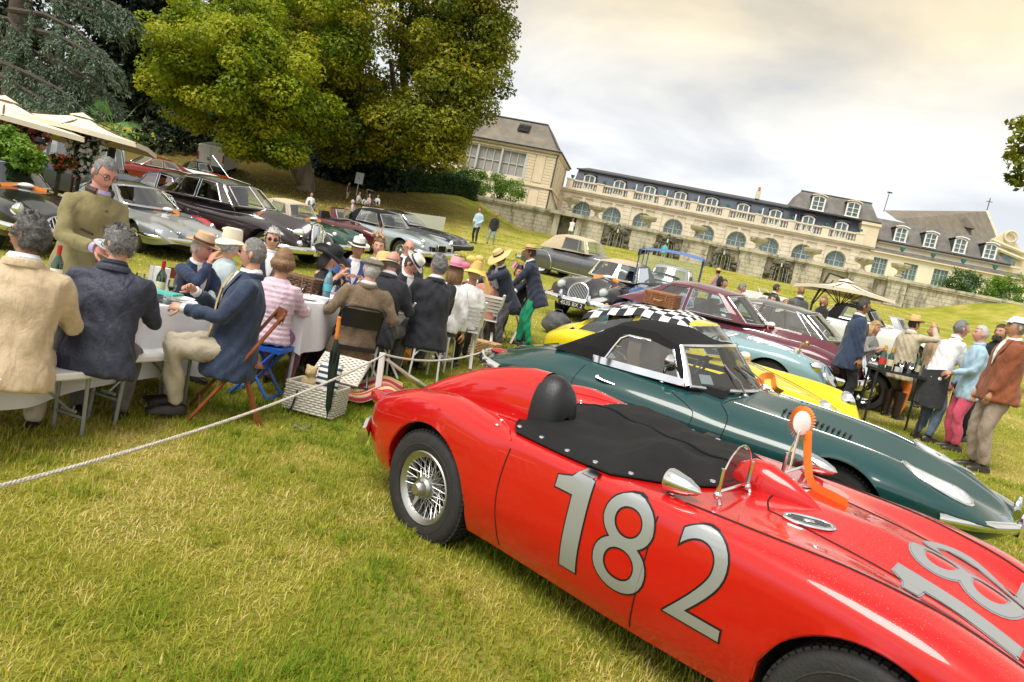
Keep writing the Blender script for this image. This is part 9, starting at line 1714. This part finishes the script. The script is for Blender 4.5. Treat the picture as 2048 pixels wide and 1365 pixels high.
 # bar table
 g = gp(1797, 872); tz = .98; P_ = at(1798, 745, 9.85); g = Vector((P_.x, P_.y, H(P_.x, P_.y))); hh = P_.z-g.z; t = thing('bar_table', 'tall black bar table crowded with bottles and glasses', 'table', T(*g) @ RZ(R(-14))); BT = P('black_tabletop', (.012, .012, .013), .35); m = MB(); m.box((0, 0, hh-.015), (.74, .56, .03)); m.build('tabletop', BT, t, smooth=False)
 for x in (-.33, .33):
  for y in (-.24, .24): m = MB(); m.tube([(x, y, hh-.02), (x*1.02, y*1.02, 0)], .016, 8); m.build('leg', BT, t)
 Mt = t.matrix_world.copy()
 def onb(x, y): return Mt @ Vector((x, y, hh+.001))
 GF = P('gold_foil', (.80, .42, .03), .3, .5); bottle('champagne bottle with gold foil and red label on the bar table', onb(-.26, -.08), .044, .33, cap=GF, lab=P('red_label', (.55, .03, .02), .5)); bottle('second champagne bottle with gold foil behind the first', onb(-.13, .06), .042, .32, cap=GF); bottle('dark bottle beside the ice bucket', onb(.24, .10), .04, .33, cap=P('black_foil', (.01, .01, .01), .4))
 t2 = thing('ice_bucket', 'polished metal ice bucket on the bar table', 'bucket', T(*onb(.14, .10))); m = MB(); m.lathe([(0, 0), (.07, 0), (.095, .16), (.10, .165), (.09, .16), (.07, .01)], 20); m.build('bucket', CHROME, t2); m = MB(); m.tube([(.1, 0, .13), (.12, 0, .15), (.12, 0, .11), (.095, 0, .1)], .006, 5, loop=True); m.build('handle', CHROME, t2)
 t2 = thing('camera', 'black camera lying among the glasses on the bar table', 'camera', T(*onb(.02, .12))); m = MB(); m.box((0, 0, .05), (.14, .06, .10)); m.box((0, 0, .11), (.06, .05, .04)); m.build('body', BT, t2, smooth=False); m = MB(); m.lathe([(.035, 0), (.035, .07), (.025, .08)], 16, M=T(0, -.03, .05) @ RX(R(90))); m.build('lens', BT, t2)
 for x, y, lb in ((-.33, .12, 'wine glass at the corner of the bar table'), (-.02, -.12, 'empty glass in front of the camera'), (.10, -.14, 'empty glass before the ice bucket'), (.30, -.12, 'tumbler at the edge of the bar table'), (.32, .02, 'glass beside the dark bottle')): glass_o(lb, onb(x, y), 1.05, False)
 m = MB(); m.box((.14, -.2, .008), (.18, .1, .012)); o = m.build('black_wallet', BT, M=T(*onb(0, 0)) @ RZ(R(-14)), smooth=False); tag(o, 'flat black wallet lying on the bar table', 'wallet')
 pm = P('card_white'); m = MB(); m.box((0, 0, .035), (.08, .06, .07)); o = m.build('napkin_block', PAPER, M=T(*onb(-.02, -.02)), smooth=False); tag(o, 'white stack of napkins on the bar table', 'napkins')
 # parasols
 for (u, v), dpt, half, drop, yw, lb in (((10, 198), 14.5, 1.35, .42, R(38), 'cream parasol above the black coupe, its wooden ribs showing'), ((165, 232), 15.5, 1.35, .36, R(20), 'cream parasol spreading over the white rose column')):
  A_ = at(u, v, dpt); parasol(lb, A_, half, drop, yw, (A_.x, A_.y))
 A_ = at(1692, 562, 20.5); parasol('cream cantilever parasol on the lawn below the terrace wall', A_, .98, .30, R(10), (A_.x-.75, A_.y+.1), cant=1)
 # panels, sign, far white tables
 def panel(label, u0, v0, u1, v1, h_):
  a = gp(u0, v0); b = gp(u1, v1); d = b-a; m = MB(); n = Vector((-d.y, d.x, 0)).normalized()*.02; up = Vector((0, 0, h_)); m.rings([[a-n-up*.1, a+n-up*.1, a+n+up, a-n+up], [b-n-up*.1, b+n-up*.1, b+n+up, b-n+up]]); t = thing('display_hoarding', label, 'panel', None, 'white display panels'); m.build('board', P('panel_white', (.74, .75, .77), .7, var=.04), t, smooth=False)
  for f in (.05, .5, .95): p = a.lerp(b, f); m = MB(); m.box((p.x, p.y+.05, p.z+h_/2), (.05, .05, h_)); m.build('stake', P('white_painted_wood'), t, smooth=False)
 panel('long low white panel behind the silver-blue convertible', 718, 455, 884, 470, .95); panel('low white panel behind the maroon coupe', 1470, 620, 1565, 640, .8); panel('low white panel behind the bar table group', 1660, 650, 1790, 685, .55)
 g = gp(712, 392); t = thing('notice_board', 'small white notice on a post among the picnickers', 'sign', T(*g)); m = MB(); m.box((0, 0, 1.35), (.62, .03, .85)); m.build('board', P('panel_white'), t, smooth=False); m = MB(); m.box((-.02, -.02, 1.35), (.12, .012, .1)); m.build('emblem', P('grey_badge'), t, smooth=False); m = MB(); m.tube([(0, .03, 0), (0, .03, 1.0)], .03, 6); m.build('post', P('white_painted_wood'), t)
 g = gp(700, 440); m = MB(); m.grid(lambda a, b: Vector((-1+2*a, -.5+1.0*b, .04)), 4, 4); o = m.build('red_rug', P('red_rug_mat', (.45, .05, .04), .9), M=frame(g.x, g.y, .2)); tag(o, 'red picnic rug under the man in the lavender shirt', 'blanket')
 for (u, v), lb in (((1532, 640), 'dark pushchair beside the man in the dark suit'), ((738, 408), 'dark pushchair among the picnickers')):
  g = gp(u, v); t = thing('pushchair', lb, 'pushchair', frame(g.x, g.y, R(-60), 0, False)); m = MB(); m.grid(lambda a, b: Vector((.3*math.cos(2.6*a-.2)-.05, -.2+.4*b, .62+.3*math.sin(2.6*a-.2))), 10, 4); m.grid(lambda a, b: Vector((-.25+.5*a, -.18+.36*b, .40+.18*(1-a))), 6, 4); m.build('hood_and_seat', BB, t); m = MB()
  for y in (-.22, .22): m.tube([(.32, y, .1), (-.1, y, .5), (-.42, y, 1.0), (-.5, y, 1.02)], .012, 6); m.tube([(-.3, y, .12), (.1, y, .5)], .012, 6)
  m.tube([(-.5, -.22, 1.02), (-.5, .22, 1.02)], .014, 6); m.build('frame', STEELW, t)
  for x in (-.3, .32):
   for y in (-.23, .23): m = MB(); m.lathe([(.05, -.02), (.1, -.02), (.1, .02), (.05, .02)], 16, M=T(x, y, .1) @ RX(R(90))); m.build('wheel', BLACK, t)
 # pale cars behind the bar-table group
 x, y = place(1785, 655, 0, (1.8, 0, .9), -.5); c = basic('white_sports_car', 'white sports car behind the blonde woman and straw-hatted man', x, y, -.5, G(-.8, 3.2, .78, .24, .80, .84, .88, .82, .72, 1.6, 2.4, .04, .26), (0, 2.4), .32, 1.26, paint('white_paint', (.72, .73, .72)), 'wire', dark=(.1, 1.4, .56)); greenhouse(c, [(.1, .35, 'p'), (.45, .55, 'g'), (1.3, 1.05, 'p'), (1.4, 1.12, 'p')], (.85, .87), .60, .48, [1.16, 1.24, 1.23, 1.2], .05, roofm=BLKC, name='soft_top')
 x, y = place(1900, 690, 0, (2.6, 0, .75), -.5); c = basic('silver_roadster', 'silver roadster glimpsed between the straw hat and white shirt', x, y, -.5, G(-.8, 3.1, .76, .24, .78, .82, .86, .82, .72, 1.6, 2.35, .04, .26), (0, 2.35), .32, 1.24, SILV, 'wire', dark=(.1, 1.4, .56)); greenhouse(c, [(1.2, 1.0, 'p'), (1.36, 1.16, 'p')], (.84, .86), .58, .48, [1.14, 1.14], .03, rear=False, name='screen_header')
build_furniture()
